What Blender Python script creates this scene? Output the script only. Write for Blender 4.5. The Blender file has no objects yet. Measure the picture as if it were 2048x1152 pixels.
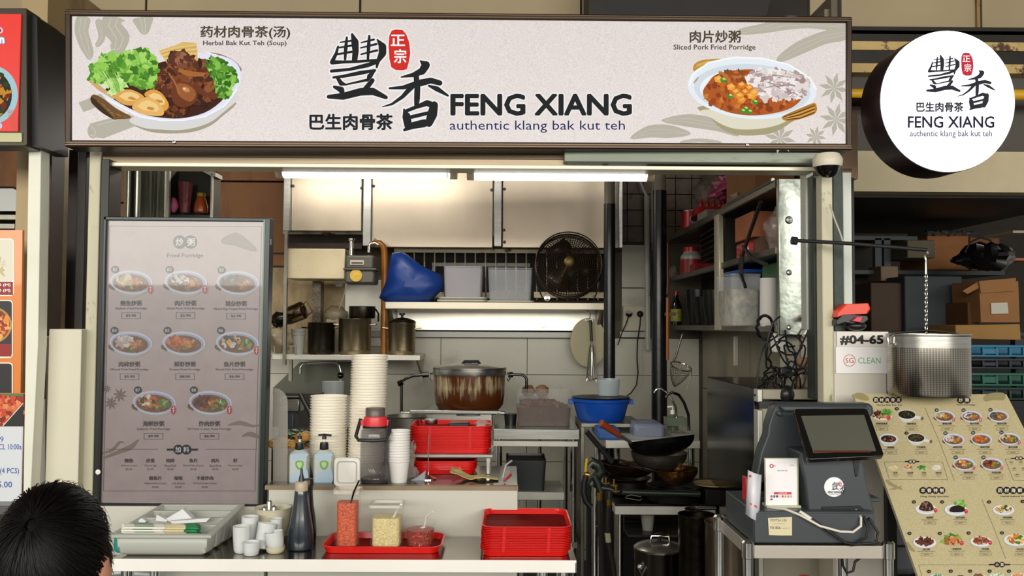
import bpy, math, random
from mathutils import Vector, Matrix, noise
from mathutils.geometry import tessellate_polygon
R = random.Random(7)
PI = math.pi
SC = bpy.context.scene
COL = SC.collection
F = 1800.0
CAMZ = 1.55

# ---------------------------------------------------------------- camera
cam_d = bpy.data.cameras.new('camera')
cam = bpy.data.objects.new('camera', cam_d)
COL.objects.link(cam)
cam_d.sensor_width = 36.0
cam_d.lens = 36.0 * F / 2048.0
cam_d.clip_start = 0.05
CR = Matrix.Rotation(-math.atan(14 / F), 3, 'Z') @ Matrix.Rotation(PI / 2 + math.atan(74 / F), 3, 'X') @ Matrix.Rotation(0.0055, 3, 'Z')
cam.matrix_world = Matrix.Translation((0, 0, CAMZ)) @ CR.to_4x4()
SC.camera = cam
CO = Vector((0, 0, CAMZ))

# ---------------------------------------------------------------- view, world, light
SC.view_settings.view_transform = 'Standard'
SC.view_settings.look = 'None'
SC.view_settings.gamma = 1.0
SC.view_settings.exposure = 0.0
SC.view_settings.use_curve_mapping = False
w = bpy.data.worlds.new('world')
SC.world = w
w.use_nodes = True
w.node_tree.nodes['Background'].inputs[0].default_value = (1.0, 0.97, 0.9, 1)
w.node_tree.nodes['Background'].inputs[1].default_value = 0.5


def area_light(name, loc, rot, sx, sy, power, color=(1, 1, 1)):
    d = bpy.data.lights.new(name, 'AREA')
    d.shape = 'RECTANGLE'; d.size = sx; d.size_y = sy; d.energy = power; d.color = color
    o = bpy.data.objects.new(name, d); COL.objects.link(o)
    o.location = loc; o.rotation_euler = rot
    return o


# daylight from the open side of the food hall behind the camera
area_light('daylight_opening', (-0.5, -4.5, 2.75), (math.radians(86), 0, 0), 14.0, 1.5, 740, (1.0, 0.965, 0.88))
# unseen fill light added inside the kitchen to brighten the hood panels
area_light('hood_fill', (-0.95, 4.75, 2.6), (0, 0, 0), 1.2, 0.15, 18, (1.0, 0.95, 0.86))


# ---------------------------------------------------------------- colour and materials
def lin(c):
    return c / 12.92 if c <= 0.04045 else ((c + 0.055) / 1.055) ** 2.4


def hexc(h):
    return tuple(lin(int(h[i:i + 2], 16) / 255) for i in (0, 2, 4))


def c4(h):
    return hexc(h) + (1.0,)


MC = {}


def M(name, col, rough=0.5, metal=0.0, var=0.0, scale=8.0, stain=None, sscale=3.0, sthr=0.55, swid=0.12, bump=0.0,
      stretch=(1, 1, 1), alpha=1.0, emit=0.0, coat=0.0, trans=0.0, bscale=None, samt=1.0, ior=None):
    if name in MC:
        return MC[name]
    m = bpy.data.materials.new(name); m.use_nodes = True
    nt = m.node_tree; N = nt.nodes; Lk = nt.links
    b = N['Principled BSDF']
    b.inputs['Roughness'].default_value = rough
    b.inputs['Metallic'].default_value = metal
    if ior: b.inputs['IOR'].default_value = ior
    if coat: b.inputs['Coat Weight'].default_value = coat; b.inputs['Coat Roughness'].default_value = 0.04
    if trans: b.inputs['Transmission Weight'].default_value = trans
    if alpha < 1: b.inputs['Alpha'].default_value = alpha
    base = c4(col)
    b.inputs['Base Color'].default_value = base
    if var or stain or bump:
        tc = N.new('ShaderNodeTexCoord'); mp = N.new('ShaderNodeMapping')
        Lk.new(tc.outputs['Object'], mp.inputs['Vector'])
        mp.inputs['Scale'].default_value = stretch
        out = None
        if var:
            n = N.new('ShaderNodeTexNoise'); n.inputs['Scale'].default_value = scale; n.inputs['Detail'].default_value = 5
            Lk.new(mp.outputs[0], n.inputs['Vector'])
            r = N.new('ShaderNodeValToRGB')
            r.color_ramp.elements[0].position = 0.3; r.color_ramp.elements[1].position = 0.72
            r.color_ramp.elements[0].color = tuple(x * (1 - var) for x in base[:3]) + (1,)
            r.color_ramp.elements[1].color = tuple(min(1, x * (1 + var * 0.6)) for x in base[:3]) + (1,)
            Lk.new(n.outputs['Fac'], r.inputs[0]); out = r.outputs[0]
        if stain:
            n2 = N.new('ShaderNodeTexNoise'); n2.inputs['Scale'].default_value = sscale; n2.inputs['Detail'].default_value = 8
            n2.inputs['Roughness'].default_value = 0.65
            Lk.new(mp.outputs[0], n2.inputs['Vector'])
            mr = N.new('ShaderNodeMapRange'); mr.inputs[1].default_value = sthr; mr.inputs[2].default_value = sthr + swid
            mr.inputs[4].default_value = samt
            Lk.new(n2.outputs['Fac'], mr.inputs[0])
            mx = N.new('ShaderNodeMix'); mx.data_type = 'RGBA'
            Lk.new(mr.outputs[0], mx.inputs[0])
            if out: Lk.new(out, mx.inputs[6])
            else: mx.inputs[6].default_value = base
            mx.inputs[7].default_value = c4(stain)
            out = mx.outputs[2]
        if out: Lk.new(out, b.inputs['Base Color'])
        if bump:
            n3 = N.new('ShaderNodeTexNoise'); n3.inputs['Scale'].default_value = bscale or scale; n3.inputs['Detail'].default_value = 4
            Lk.new(mp.outputs[0], n3.inputs['Vector'])
            bp = N.new('ShaderNodeBump'); bp.inputs['Strength'].default_value = bump; bp.inputs['Distance'].default_value = 0.01
            Lk.new(n3.outputs['Fac'], bp.inputs['Height']); Lk.new(bp.outputs[0], b.inputs['Normal'])
        if emit and out:
            Lk.new(out, b.inputs['Emission Color'])
    if emit:
        b.inputs['Emission Color'].default_value = base
        b.inputs['Emission Strength'].default_value = emit
    MC[name] = m
    return m


def print_mat(name, emit=0.0, rough=0.5, coat=0.0, basef=1.0):
    m = bpy.data.materials.new(name); m.use_nodes = True
    N = m.node_tree.nodes; Lk = m.node_tree.links; b = N['Principled BSDF']
    a = N.new('ShaderNodeVertexColor'); a.layer_name = 'Col'
    b.inputs['Roughness'].default_value = rough
    if coat: b.inputs['Coat Weight'].default_value = coat; b.inputs['Coat Roughness'].default_value = 0.03
    if basef != 1.0:
        mx = N.new('ShaderNodeVectorMath'); mx.operation = 'SCALE'; mx.inputs[3].default_value = basef
        Lk.new(a.outputs[0], mx.inputs[0]); Lk.new(mx.outputs[0], b.inputs['Base Color'])
    else: Lk.new(a.outputs[0], b.inputs['Base Color'])
    if emit > .5: b.inputs['Specular IOR Level'].default_value = .15
    if emit:
        Lk.new(a.outputs[0], b.inputs['Emission Color']); b.inputs['Emission Strength'].default_value = emit
    return m


# ---------------------------------------------------------------- pixel rays to real points at a real depth
def ray(px, py):
    return CR @ Vector(((px - 1024) / F, (576 - py) / F, -1.0))


def pt(px, py, Y):
    d = ray(px, py)
    return CO + d * (Y / d.y)


def X(px, Y, py=650):
    return pt(px, py, Y).x


def Z(py, Y, px=1024):
    return pt(px, py, Y).z


def mkplane(a, b, c):
    n = (b - a).cross(c - a).normalized()
    if n.y > 0: n = -n

    def f(px, py):
        d = ray(px, py)
        return CO + d * ((a - CO).dot(n) / d.dot(n))
    return f, n


# ---------------------------------------------------------------- mesh builder
class MB:
    def __init__(s):
        s.v = []; s.f = []; s.mi = []; s.m = 0

    def add(s, vs, fs):
        o = len(s.v)
        s.v += [Vector(p) for p in vs]
        s.f += [tuple(i + o for i in f) for f in fs]
        s.mi += [s.m] * len(fs)
        return s

    def box(s, x0, x1, y0, y1, z0, z1):
        if x0 > x1: x0, x1 = x1, x0
        if y0 > y1: y0, y1 = y1, y0
        if z0 > z1: z0, z1 = z1, z0
        return s.add([(x0, y0, z0), (x1, y0, z0), (x1, y1, z0), (x0, y1, z0), (x0, y0, z1), (x1, y0, z1), (x1, y1, z1), (x0, y1, z1)],
                     [(3, 2, 1, 0), (4, 5, 6, 7), (0, 1, 5, 4), (1, 2, 6, 5), (2, 3, 7, 6), (3, 0, 4, 7)])

    def pbox(s, px0, py0, px1, py1, Y, d):
        mx = (px0 + px1) / 2; my = (py0 + py1) / 2
        return s.box(X(px0, Y, my), X(px1, Y, my), Y, Y + d, Z(py1, Y, mx), Z(py0, Y, mx))

    def obox(s, c, sx, sy, sz, rot=None):
        """box of given size about centre c, rotated by a 3x3 matrix"""
        c = Vector(c); vs = []
        for z in (-.5, .5):
            for x, y in ((-.5, -.5), (.5, -.5), (.5, .5), (-.5, .5)):
                p = Vector((x * sx, y * sy, z * sz))
                if rot: p = rot @ p
                vs.append(c + p)
        return s.add(vs, [(3, 2, 1, 0), (4, 5, 6, 7), (0, 1, 5, 4), (1, 2, 6, 5), (2, 3, 7, 6), (3, 0, 4, 7)])

    def prism(s, pts, vec):
        """closed polygon in 3d pushed along vec"""
        pts = [Vector(p) for p in pts]; vec = Vector(vec); n = len(pts)
        tr = tessellate_polygon([pts])
        nrm = Vector((0, 0, 0))
        for i in range(n): nrm += pts[i].cross(pts[(i + 1) % n])
        flip = nrm.dot(vec) > 0
        vs = pts + [p + vec for p in pts]; fs = []
        tn = Vector((0, 0, 0))
        for t in tr: tn += (pts[t[1]] - pts[t[0]]).cross(pts[t[2]] - pts[t[0]])
        tf = tn.dot(vec) > 0
        for t in tr:
            a, b, c = t
            fs.append((c, b, a) if tf else (a, b, c))
            fs.append((a + n, b + n, c + n) if tf else (c + n, b + n, a + n))
        for i in range(n):
            j = (i + 1) % n
            fs.append((i, j, j + n, i + n) if flip else (j, i, i + n, j + n))
        return s.add(vs, fs)

    def ext(s, pl, Y, d):
        return s.prism([pt(a, b, Y) for a, b in pl], (0, d, 0))

    def lathe(s, c, prof, n=32, axis='Z', cap0=True, cap1=True):
        c = Vector(c); vs = []; fs = []
        for r, h in prof:
            for k in range(n):
                a = 2 * PI * k / n
                if axis == 'Z': p = Vector((r * math.cos(a), r * math.sin(a), h))
                elif axis == 'Y': p = Vector((r * math.cos(a), -h, r * math.sin(a)))
                else: p = Vector((h, r * math.cos(a), r * math.sin(a)))
                vs.append(c + p)
        for i in range(len(prof) - 1):
            for k in range(n):
                k2 = (k + 1) % n
                fs.append((i * n + k, i * n + k2, (i + 1) * n + k2, (i + 1) * n + k))
        if cap0 and prof[0][0] > 1e-4: fs.append(tuple(range(n - 1, -1, -1)))
        if cap1 and prof[-1][0] > 1e-4: fs.append(tuple((len(prof) - 1) * n + k for k in range(n)))
        return s.add(vs, fs)

    def tube(s, pts, r, n=8, closed=False, r1=None):
        P = [Vector(p) for p in pts]
        P = [p for i, p in enumerate(P) if i == 0 or (p - P[i - 1]).length > 1e-6]
        m = len(P)
        if m < 2: return s
        up = None; vs = []; fs = []
        for i, p in enumerate(P):
            if closed: t = P[(i + 1) % m] - P[(i - 1) % m]
            else: t = P[min(i + 1, m - 1)] - P[max(i - 1, 0)]
            t.normalize()
            if up is None: up = Vector((0, 0, 1)) if abs(t.z) < 0.9 else Vector((1, 0, 0))
            a = t.cross(up)
            if a.length < 1e-4: a = t.orthogonal()
            a.normalize(); b = t.cross(a).normalized(); up = -b if False else (a.cross(t)).normalized()
            rr = r if r1 is None else r + (r1 - r) * i / (m - 1)
            for k in range(n):
                q = 2 * PI * k / n
                vs.append(p + a * (rr * math.cos(q)) + up * (rr * math.sin(q)))
        rng = m if closed else m - 1
        for i in range(rng):
            j = (i + 1) % m
            for k in range(n):
                k2 = (k + 1) % n
                fs.append((i * n + k, j * n + k, j * n + k2, i * n + k2))
        if not closed:
            fs.append(tuple(range(n))); fs.append(tuple((m - 1) * n + k for k in range(n - 1, -1, -1)))
        return s.add(vs, fs)

    def ptube(s, pl, Y, r, n=8, **k):
        return s.tube([pt(p[0], p[1], p[2] if len(p) > 2 else Y) for p in pl], r, n, **k)

    def blob(s, c, sx, sy, sz, amp=0.15, n=10, m=7, seed=0.0, fr=2.5):
        """uneven closed lump"""
        c = Vector(c); vs = []; fs = []
        for i in range(m + 1):
            th = PI * i / m
            for k in range(n):
                a = 2 * PI * k / n
                d = Vector((math.sin(th) * math.cos(a), math.sin(th) * math.sin(a), math.cos(th)))
                f = 1 + amp * noise.noise(d * fr + Vector((seed, seed * 1.7, 0)))* 2
                vs.append(c + Vector((d.x * sx * f, d.y * sy * f, d.z * sz * f)))
        for i in range(m):
            for k in range(n):
                k2 = (k + 1) % n
                fs.append((i * n + k, (i + 1) * n + k, (i + 1) * n + k2, i * n + k2))
        return s.add(vs, fs)

    def build(s, name, mat, parent=None, smooth=True, bevel=0.0, solid=0.0, angle=38, subd=0, keep=False, seg=2):
        me = bpy.data.meshes.new(name)
        if keep: off = Vector((0, 0, 0))
        elif parent is not None: off = parent['_w'] if False else wloc(parent)
        else:
            xs = [p.x for p in s.v]; ys = [p.y for p in s.v]; zs = [p.z for p in s.v]
            off = Vector(((min(xs) + max(xs)) / 2, (min(ys) + max(ys)) / 2, min(zs)))
        me.from_pydata([tuple(p - off) for p in s.v], [], s.f)
        me.validate()
        mats = mat if isinstance(mat, (list, tuple)) else [mat]
        for q in mats: me.materials.append(q)
        if len(mats) > 1:
            for p, i in zip(me.polygons, s.mi): p.material_index = i
        if smooth:
            me.shade_smooth()
            me.set_sharp_from_angle(angle=math.radians(angle))
        o = bpy.data.objects.new(name, me); COL.objects.link(o)
        if parent is not None: o.parent = parent
        else: o.location = off
        if solid:
            q = o.modifiers.new('s', 'SOLIDIFY'); q.thickness = solid; q.offset = 0
        if bevel:
            q = o.modifiers.new('b', 'BEVEL'); q.width = bevel; q.segments = seg; q.limit_method = 'ANGLE'; q.angle_limit = math.radians(35)
            if smooth: q.harden_normals = False
        if subd:
            q = o.modifiers.new('u', 'SUBSURF'); q.levels = subd; q.render_levels = subd
        return o


def wloc(o):
    v = Vector(o.location)
    while o.parent is not None:
        o = o.parent; v = v + Vector(o.location)
    return v


def tag(o, label, cat, group=None, kind=None):
    o['label'] = label; o['category'] = cat
    if group: o['group'] = group
    if kind: o['kind'] = kind
    return o


def thing(name, label, cat, loc, group=None):
    o = bpy.data.objects.new(name, None); COL.objects.link(o)
    o.location = loc; o.empty_display_size = 0.05
    return tag(o, label, cat, group)


def struct(name, mb, mat, **k):
    o = mb.build(name, mat, **k); o['kind'] = 'structure'
    return o


def nth(k): return 'topmost' if k < 1 else str(k + 1) + {1: 'nd', 2: 'rd'}.get(k if k < 10 else k % 10, 'st' if k % 10 == 0 and k > 10 else 'th') + ' from the top'


def dup(o, loc, label=None, group=None, rz=None):
    c = o.copy(); COL.objects.link(c); c.location = loc
    if label: c['label'] = label
    if group: c['group'] = group
    if rz is not None: c.rotation_euler = (0, 0, rz)
    for ch in list(o.children):
        d = ch.copy(); COL.objects.link(d); d.parent = c
        for g in list(ch.children):
            e = g.copy(); COL.objects.link(e); e.parent = d
    return c


# ---------------------------------------------------------------- flat print: coloured polygons on a real plane
TXT = {}


def glyphs(s, off):
    k = (s, off)
    if k not in TXT:
        c = bpy.data.curves.new('t', 'FONT'); c.body = s; c.offset = off; c.resolution_u = 2
        c.fill_mode = 'FRONT'
        o = bpy.data.objects.new('t', c)
        m = bpy.data.meshes.new_from_object(o)
        TXT[k] = ([(v.co.x, v.co.y) for v in m.vertices], [tuple(p.vertices) for p in m.polygons])
        bpy.data.objects.remove(o); bpy.data.curves.remove(c); bpy.data.meshes.remove(m)
    return TXT[k]


class Art:
    def __init__(s, fn, n, ox=0, oy=0, sc=1.0, start=2e-4, step=1e-5):
        s.fn = fn; s.n = n; s.o = (ox, oy, sc); s.v = []; s.f = []; s.c = []; s.lay = start; s.step = step

    def P(s, x, y):
        ox, oy, sc = s.o
        return s.fn(ox + x / sc, oy + y / sc) + s.n * s.lay

    def raw(s, pts, fs, col):
        o = len(s.v); s.v += [s.P(x, y) for x, y in pts]
        s.f += [tuple(i + o for i in f) for f in fs]
        s.c += [hexc(col) if isinstance(col, str) else col] * len(fs)
        s.lay += s.step

    def poly(s, pts, col):
        tr = tessellate_polygon([[Vector((a, b, 0)) for a, b in pts]])
        s.raw(pts, tr, col)

    def sp(s, pts, col, k=4):
        """polygon with rounded corners"""
        n = len(pts); out = []
        for i in range(n):
            p0, p1, p2, p3 = pts[i - 1], pts[i], pts[(i + 1) % n], pts[(i + 2) % n]
            for j in range(k):
                t = j / k
                out.append(tuple(.5 * (2 * p1[a] + (p2[a] - p0[a]) * t + (2 * p0[a] - 5 * p1[a] + 4 * p2[a] - p3[a]) * t * t + (3 * p1[a] - p0[a] - 3 * p2[a] + p3[a]) * t ** 3) for a in (0, 1)))
        s.poly(out, col)

    def ell(s, cx, cy, rx, ry, col, rot=0.0, n=22, wob=0.0):
        pts = []
        for k in range(n):
            a = 2 * PI * k / n; f = 1 + (R.uniform(-wob, wob) if wob else 0)
            x = rx * f * math.cos(a); y = ry * f * math.sin(a)
            pts.append((cx + x * math.cos(rot) - y * math.sin(rot), cy + x * math.sin(rot) + y * math.cos(rot)))
        s.raw(pts, [tuple(range(n))], col)

    def rect(s, x0, y0, x1, y1, col):
        s.raw([(x0, y0), (x1, y0), (x1, y1), (x0, y1)], [(0, 1, 2, 3)], col)

    def frame(s, x0, y0, x1, y1, w, col):
        for q in ((x0, y0, x1, y0 + w), (x0, y1 - w, x1, y1), (x0, y0, x0 + w, y1), (x1 - w, y0, x1, y1)): s.rect(*q, col)

    def line(s, pts, w, col):
        s.stroke([(x, y, w) for x, y in pts], col, caps=False)

    def stroke(s, pts, col, grow=0.0, caps=True):
        P = [(x, y, w + grow * 2) for x, y, w in pts]
        vs = []; fs = []; n = len(P)
        for i in range(n - 1):
            (x0, y0, w0), (x1, y1, w1) = P[i], P[i + 1]
            dx, dy = x1 - x0, y1 - y0; l = math.hypot(dx, dy) or 1
            nx, ny = -dy / l / 2, dx / l / 2
            o = len(vs)
            vs += [(x0 + nx * w0, y0 + ny * w0), (x1 + nx * w1, y1 + ny * w1), (x1 - nx * w1, y1 - ny * w1), (x0 - nx * w0, y0 - ny * w0)]
            fs.append((o, o + 1, o + 2, o + 3))
        s.raw(vs, fs, col)
        if caps:
            for x, y, w in P: s.ell(x, y, w / 2, w / 2, col, n=9)

    def text(s, t, x0, y0, x1, y1, col, bold=0.0, halo=None, hw=0.04):
        vs, _ = glyphs(t, 0.0)
        if not vs: return
        a0 = min(v[0] for v in vs); a1 = max(v[0] for v in vs); b0 = min(v[1] for v in vs); b1 = max(v[1] for v in vs)
        sx = (x1 - x0) / max(1e-6, a1 - a0); sy = (y1 - y0) / max(1e-6, b1 - b0)
        vs, fs = glyphs(t, 0.0)
        for off, c in (((bold + hw, halo),) if halo else ()) + ((bold, col),):
            nn = 1 if off < 0.003 else (6 if off < .05 else 10)
            for q in range(nn):
                dx = off * math.cos(2 * PI * q / nn) if nn > 1 else 0; dy = off * math.sin(2 * PI * q / nn) if nn > 1 else 0
                s.raw([(x0 + (v[0] - a0 + dx) * sx, y1 - (v[1] - b0 + dy) * sy) for v in vs], fs, c)

    def tc(s, t, cx, cy, h, col, bold=0.0, halo=None, hw=0.04, asp=1.0, shear=0.0):
        """centred text of cap height h"""
        vs, _ = glyphs(t, 0.0)
        if not vs: return
        a0 = min(v[0] for v in vs); a1 = max(v[0] for v in vs); b0 = min(v[1] for v in vs); b1 = max(v[1] for v in vs)
        k = h / max(1e-6, b1 - b0); wd = (a1 - a0) * k * asp
        s.text(t, cx - wd / 2, cy - h / 2, cx + wd / 2, cy + h / 2, col, bold, halo, hw)

    def blobs(s, cx, cy, rx, ry, n, size, cols, wob=0.3, rot=None):
        for _ in range(n):
            a = R.uniform(0, 2 * PI); q = math.sqrt(R.random())
            s.ell(cx + rx * q * math.cos(a), cy + ry * q * math.sin(a), size * R.uniform(.5, 1.2), size * R.uniform(.35, .8), R.choice(cols),
                  rot=R.uniform(0, PI) if rot is None else rot, n=9, wob=wob)

    def build(s, name, mat, parent):
        me = bpy.data.meshes.new(name); off = wloc(parent)
        me.from_pydata([tuple(p - off) for p in s.v], [], s.f)
        at = me.color_attributes.new('Col', 'FLOAT_COLOR', 'CORNER')
        buf = []
        for p, c in zip(me.polygons, s.c):
            for _ in range(p.loop_total): buf += [c[0], c[1], c[2], 1.0]
        at.data.foreach_set('color', buf)
        me.materials.append(mat)
        o = bpy.data.objects.new(name, me); COL.objects.link(o); o.parent = parent
        return o


# ---------------------------------------------------------------- shared materials
STEEL = M('steel', 'b9b8b2', 0.28, 1.0, var=0.12, scale=5, stretch=(1, 1, 14), bump=0.03, bscale=30)
STEELH = M('steel_horizontal_grain', 'b4b4ae', 0.3, 1.0, var=0.12, scale=5, stretch=(1, 6, 20), bump=0.03)
STEEL_D = M('dull_steel', '8d8a80', 0.42, 0.9, var=0.3, scale=7, stain='4a4032', sscale=4, sthr=0.55, swid=0.2, bump=0.05)
STEEL_W = M('worn_pale_steel', 'cfcdc2', 0.45, 0.55, var=0.15, scale=6, stain='7a6a50', sscale=5, sthr=0.62, swid=0.15)
CHROME = M('chrome', 'd5d5d2', 0.12, 1.0)
PAINTW = M('cream_paint', 'dcd8c4', 0.5, 0, var=0.1, scale=4, stain='8a6f4a', sscale=7, sthr=0.64, swid=0.1)
BLACKP = M('black_plastic', '17181a', 0.35)
BLACKM = M('matt_black', '0e0f10', 0.6)
DARKF = M('dark_bronze_frame', '3b2e25', 0.38, 0.6, var=0.12, scale=12)
DARKM = M('dark_painted_metal', '221c18', 0.5, 0.3, var=0.3, scale=8)
WHITEP = M('white_plastic', 'e9e7e0', 0.35)
RUBBER = M('black_rubber', '0c0c0d', 0.55)
CLEAR = M('clear_plastic', 'dfe3e6', 0.12, alpha=0.15)
MILKY = M('milky_plastic', 'c3c3c8', 0.3, alpha=0.4)
CARD = M('cardboard', '8f6237', 0.8, var=0.15, scale=5)
P_LIT = print_mat('backlit_print', 0.93, 0.6, basef=0.04)
P_DIM = print_mat('screen_print', 0.11, 0.3, coat=.45, basef=0.36)
P_PAP = print_mat('paper_print', 0.0, 0.5)
# ================================================================ THE SETTING
YB = 6.0
FLOORM = M('floor_tile_dark', '35302a', 0.35, var=0.25, scale=3, stain='241f1a', sscale=2.5, sthr=0.5)
b = MB(); b.box(-6, 6, -7, 8.5, -0.1, 0.0); struct('floor', b, FLOORM, smooth=False)
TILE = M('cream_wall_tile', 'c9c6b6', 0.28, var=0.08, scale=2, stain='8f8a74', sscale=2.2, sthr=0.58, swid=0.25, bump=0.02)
TILE_SHADED = M('shaded_side_wall_tile', '7c745f', 0.35, var=0.2, scale=2, stain='443d30', sscale=1.5, sthr=0.5, swid=0.25)  # darker wall tile: shade on the side wall is put into its colours
TILEB = M('brown_mosaic_tile', '6e5d4a', 0.45, var=0.25, scale=6, stain='3a2a1c', sscale=5, sthr=0.55)
GROUT = M('grimy_grout', '5a5244', 0.8, var=0.2)
BROWN = M('rusty_brown_panel', '8a5a30', 0.6, 0.1, var=0.3, scale=2.5, stretch=(1, 1, 0.35), stain='4a2a14', sscale=2.2, sthr=0.52, swid=0.25)
BEIGE = M('beige_painted_panel', 'a39272', 0.6, var=0.12, scale=1.5, stain='5d452a', sscale=6, sthr=0.68, swid=0.06)

wb = MB(); wb.box(-4.6, 1.33, YB + 0.012, YB + 0.15, 0, 2.25)
WB = struct('wall_back', wb, GROUT, smooth=False)
s = 172 / F * YB
x_seam = X(881, YB, 800); z_seam = Z(749, YB, 950)
ztop = Z(675, YB, 950)
for i in range(-4, 5):
    for j in range(-3, 2):
        x0 = x_seam + i * s; z1 = z_seam + s * (j + 1); z0 = z1 - s
        z1 = min(z1, ztop); z0 = max(z0, 0)
        if x0 > 1.28 or z1 - z0 < 0.02: continue
        dz = R.uniform(-0.0015, 0.0015)
        t = MB().box(x0 + .002, min(1.3, x0 + s - .002), YB + dz, YB + .03, z0 + .002, z1 - .002)
        t.build('tile', TILE, WB, smooth=False)
# small brown tiles, upper right of the back wall
sb = 32.5 / F * YB
for i in range(-1, 5):
    for j in range(8):
        x0 = X(1254, YB, 400) + i * sb; z0 = Z(485, YB, 1280) + j * sb
        MB().box(x0 + .003, x0 + sb - .003, YB - .006 + R.uniform(-.002, .002), YB + .02, z0 + .003, z0 + sb - .003).build('small_tile', TILEB, WB, smooth=False)
# beige tiles between the brown ones and the socket plate
for (a, c, e, d) in ((1244, 490, 1298, 575), (1244, 577, 1298, 660)):
    MB().pbox(a, c, e, d, YB - .004, .02).build('tile', TILE, WB, smooth=False)
# brown metal-clad wall, left and above
for (a, c, e, d) in ((-60, 300, 72, 520), (78, 300, 200, 408), (78, 412, 200, 545), (206, 300, 430, 404), (206, 408, 430, 505), (434, 300, 575, 361), (434, 365, 575, 505), (434, 509, 575, 531),
                     (206, 509, 430, 531)):
    MB().pbox(a, c, e, d, YB - .01, .03).build('panel', BROWN, WB, smooth=False)
GRIME = M('grease_stained_panel', 'a9926a', 0.45, 0.2, var=0.2, scale=3, stain='4e3a1e', sscale=3, sthr=0.5, swid=0.22, stretch=(1, 1, .5))
for (a, c, e, d) in ((206, 535, 434, 712), (438, 535, 636, 712), (640, 560, 690, 690)):
    MB().pbox(a, c, e, d, YB - .012, .03).build('panel', GRIME, WB, smooth=False)
MB().pbox(690, 560, 762, 692, YB - .03, .03).build('panel', STEEL_W, WB, smooth=False)
MB().prism([pt(x_, y_, YB - .02) for x_, y_ in ((600, 724), (700, 724), (700, 790), (546, 790), (546, 776))], (0, .015, 0)).build('panel', M('shelf_shade_sheet', '5c5d50', .4, .3, var=.1), WB, smooth=False)  # dark sheet added to paint the shade of left shelf and menu screen
# wall above
b = MB(); b.box(-6, 1.33, YB + .16, YB + .25, 2.0, 3.9); struct('wall_back_upper', b, BROWN, smooth=False)
# side wall right, with tiles
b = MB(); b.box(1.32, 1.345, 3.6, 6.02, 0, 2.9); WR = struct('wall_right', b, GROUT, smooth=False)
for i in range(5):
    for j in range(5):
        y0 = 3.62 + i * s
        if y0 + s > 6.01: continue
        MB().box(1.30, 1.33, y0 + .002, y0 + s - .002, j * s + .002, min(2.85, (j + 1) * s) - .002).build('tile', TILE_SHADED, WR, smooth=False)
b = MB(); b.box(-1.85, -1.75, 3.4, 3.9, 0, 2.9); struct('wall_left', b, GRIME, smooth=False)
# stall ceiling, hall ceiling
b = MB(); b.box(-1.75, 1.33, 4.36, 6.2, 2.92, 3.0); struct('ceiling', b, M('stained_ceiling', '6b5a40', 0.7, var=0.2, scale=3), smooth=False)
b = MB(); b.box(-6, 6, -1.5, 8.5, 3.9, 4.0); struct('ceiling_hall', b, M('hall_ceiling', '8d8470', 0.7, var=0.1), smooth=False)
# bulkhead panels above the signs
YP = 4.6
b = MB(); b.box(-6, 6, YP + .02, YP + .12, 2.9, 3.9); BH = struct('wall_bulkhead', b, DARKM, smooth=False)
for (a, c, e, d) in ((-70, -60, 74, 46), (76, -60, 290, 46), (295, -60, 718, 40), (723, -60, 1160, 40), (1165, -60, 1178, 40), (1620, -60, 1956, 59), (1964, -60, 2120, 60)):
    MB().pbox(a, c, e, d, YP, .02).build('panel', BEIGE, BH, smooth=False)
b = MB(); b.ext([(1178, -60), (1560, -60), (1532, 32), (1178, 32)], YP - .35, .3); struct('beam_dark', b, M('dark_beam', '15110e', 0.6, var=.3), smooth=False)
b = MB(); b.pbox(1954, -60, 1960, 86, YP - .02, .05); b.m = 0; struct('trim_1', b, M('rusty_conduit', '8f7547', .6, stain='3c2615', sscale=9, sthr=.5))
# rails running behind the signs
RUSTC = M('rusty_cream_beam', 'c2a468', 0.55, var=0.1, stain='4a2f15', sscale=9, sthr=0.56, swid=0.05)
GREYW = M('dim_grey_wall', '4d4a42', 0.6, var=0.08)
b = MB(); b.pbox(-80, 47, 2150, 62, 4.5, .1); b.pbox(1690, 62, 2150, 84, 4.5, .1); struct('beam_1', b, DARKM)
b = MB(); b.pbox(60, 62, 160, 78, 4.49, .1); b.pbox(1690, 84, 2150, 101, 4.49, .1); struct('beam_2', b, RUSTC)
b = MB(); b.pbox(60, 78, 160, 145, 4.5, .1); b.pbox(1690, 101, 2150, 128, 4.5, .1); struct('beam_3', b, DARKM)
b = MB(); b.pbox(1690, 128, 2150, 146, 4.47, .1); struct('beam_4', b, RUSTC)
b = MB(); b.pbox(1690, 146, 2150, 306, 4.55, .1); struct('wall_grey', b, GREYW, smooth=False)
b = MB(); b.pbox(1700, 303, 2150, 384, 4.5, .15); struct('beam_5', b, M('cream_beam', 'c9bb98', .55, var=.06), smooth=False)
b = MB(); b.ptube([(1690, 188), (2150, 190)], 4.3, .026, 12); tag(b.build('gas_pipe', M('yellow_pipe', 'd9a520', .4)), 'yellow horizontal pipe behind the round sign', 'pipe')
b = MB(); b.ptube([(1695, 204), (1775, 206)], 3.35, .017, 10); tag(b.build('sign_bracket', DARKF), 'dark bronze arm holding the round sign to the frame', 'bracket')
# the neighbour's dark room on the right
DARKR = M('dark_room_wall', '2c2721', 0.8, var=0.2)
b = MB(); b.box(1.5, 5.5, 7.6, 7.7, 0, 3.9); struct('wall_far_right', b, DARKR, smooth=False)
b = MB(); b.box(1.35, 1.37, 3.62, 7.6, 0, 2.9); struct('wall_partition', b, DARKR, smooth=False)
b = MB(); b.pbox(1700, 384, 2200, 396, 4.62, 3.0); struct('ceiling_right', b, DARKM, smooth=False)
b = MB(); b.pbox(1705, 440, 1815, 480, 6.4, .06); struct('trim_2', b, M('olive_wall', '5c5340', .7), smooth=False)

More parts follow.
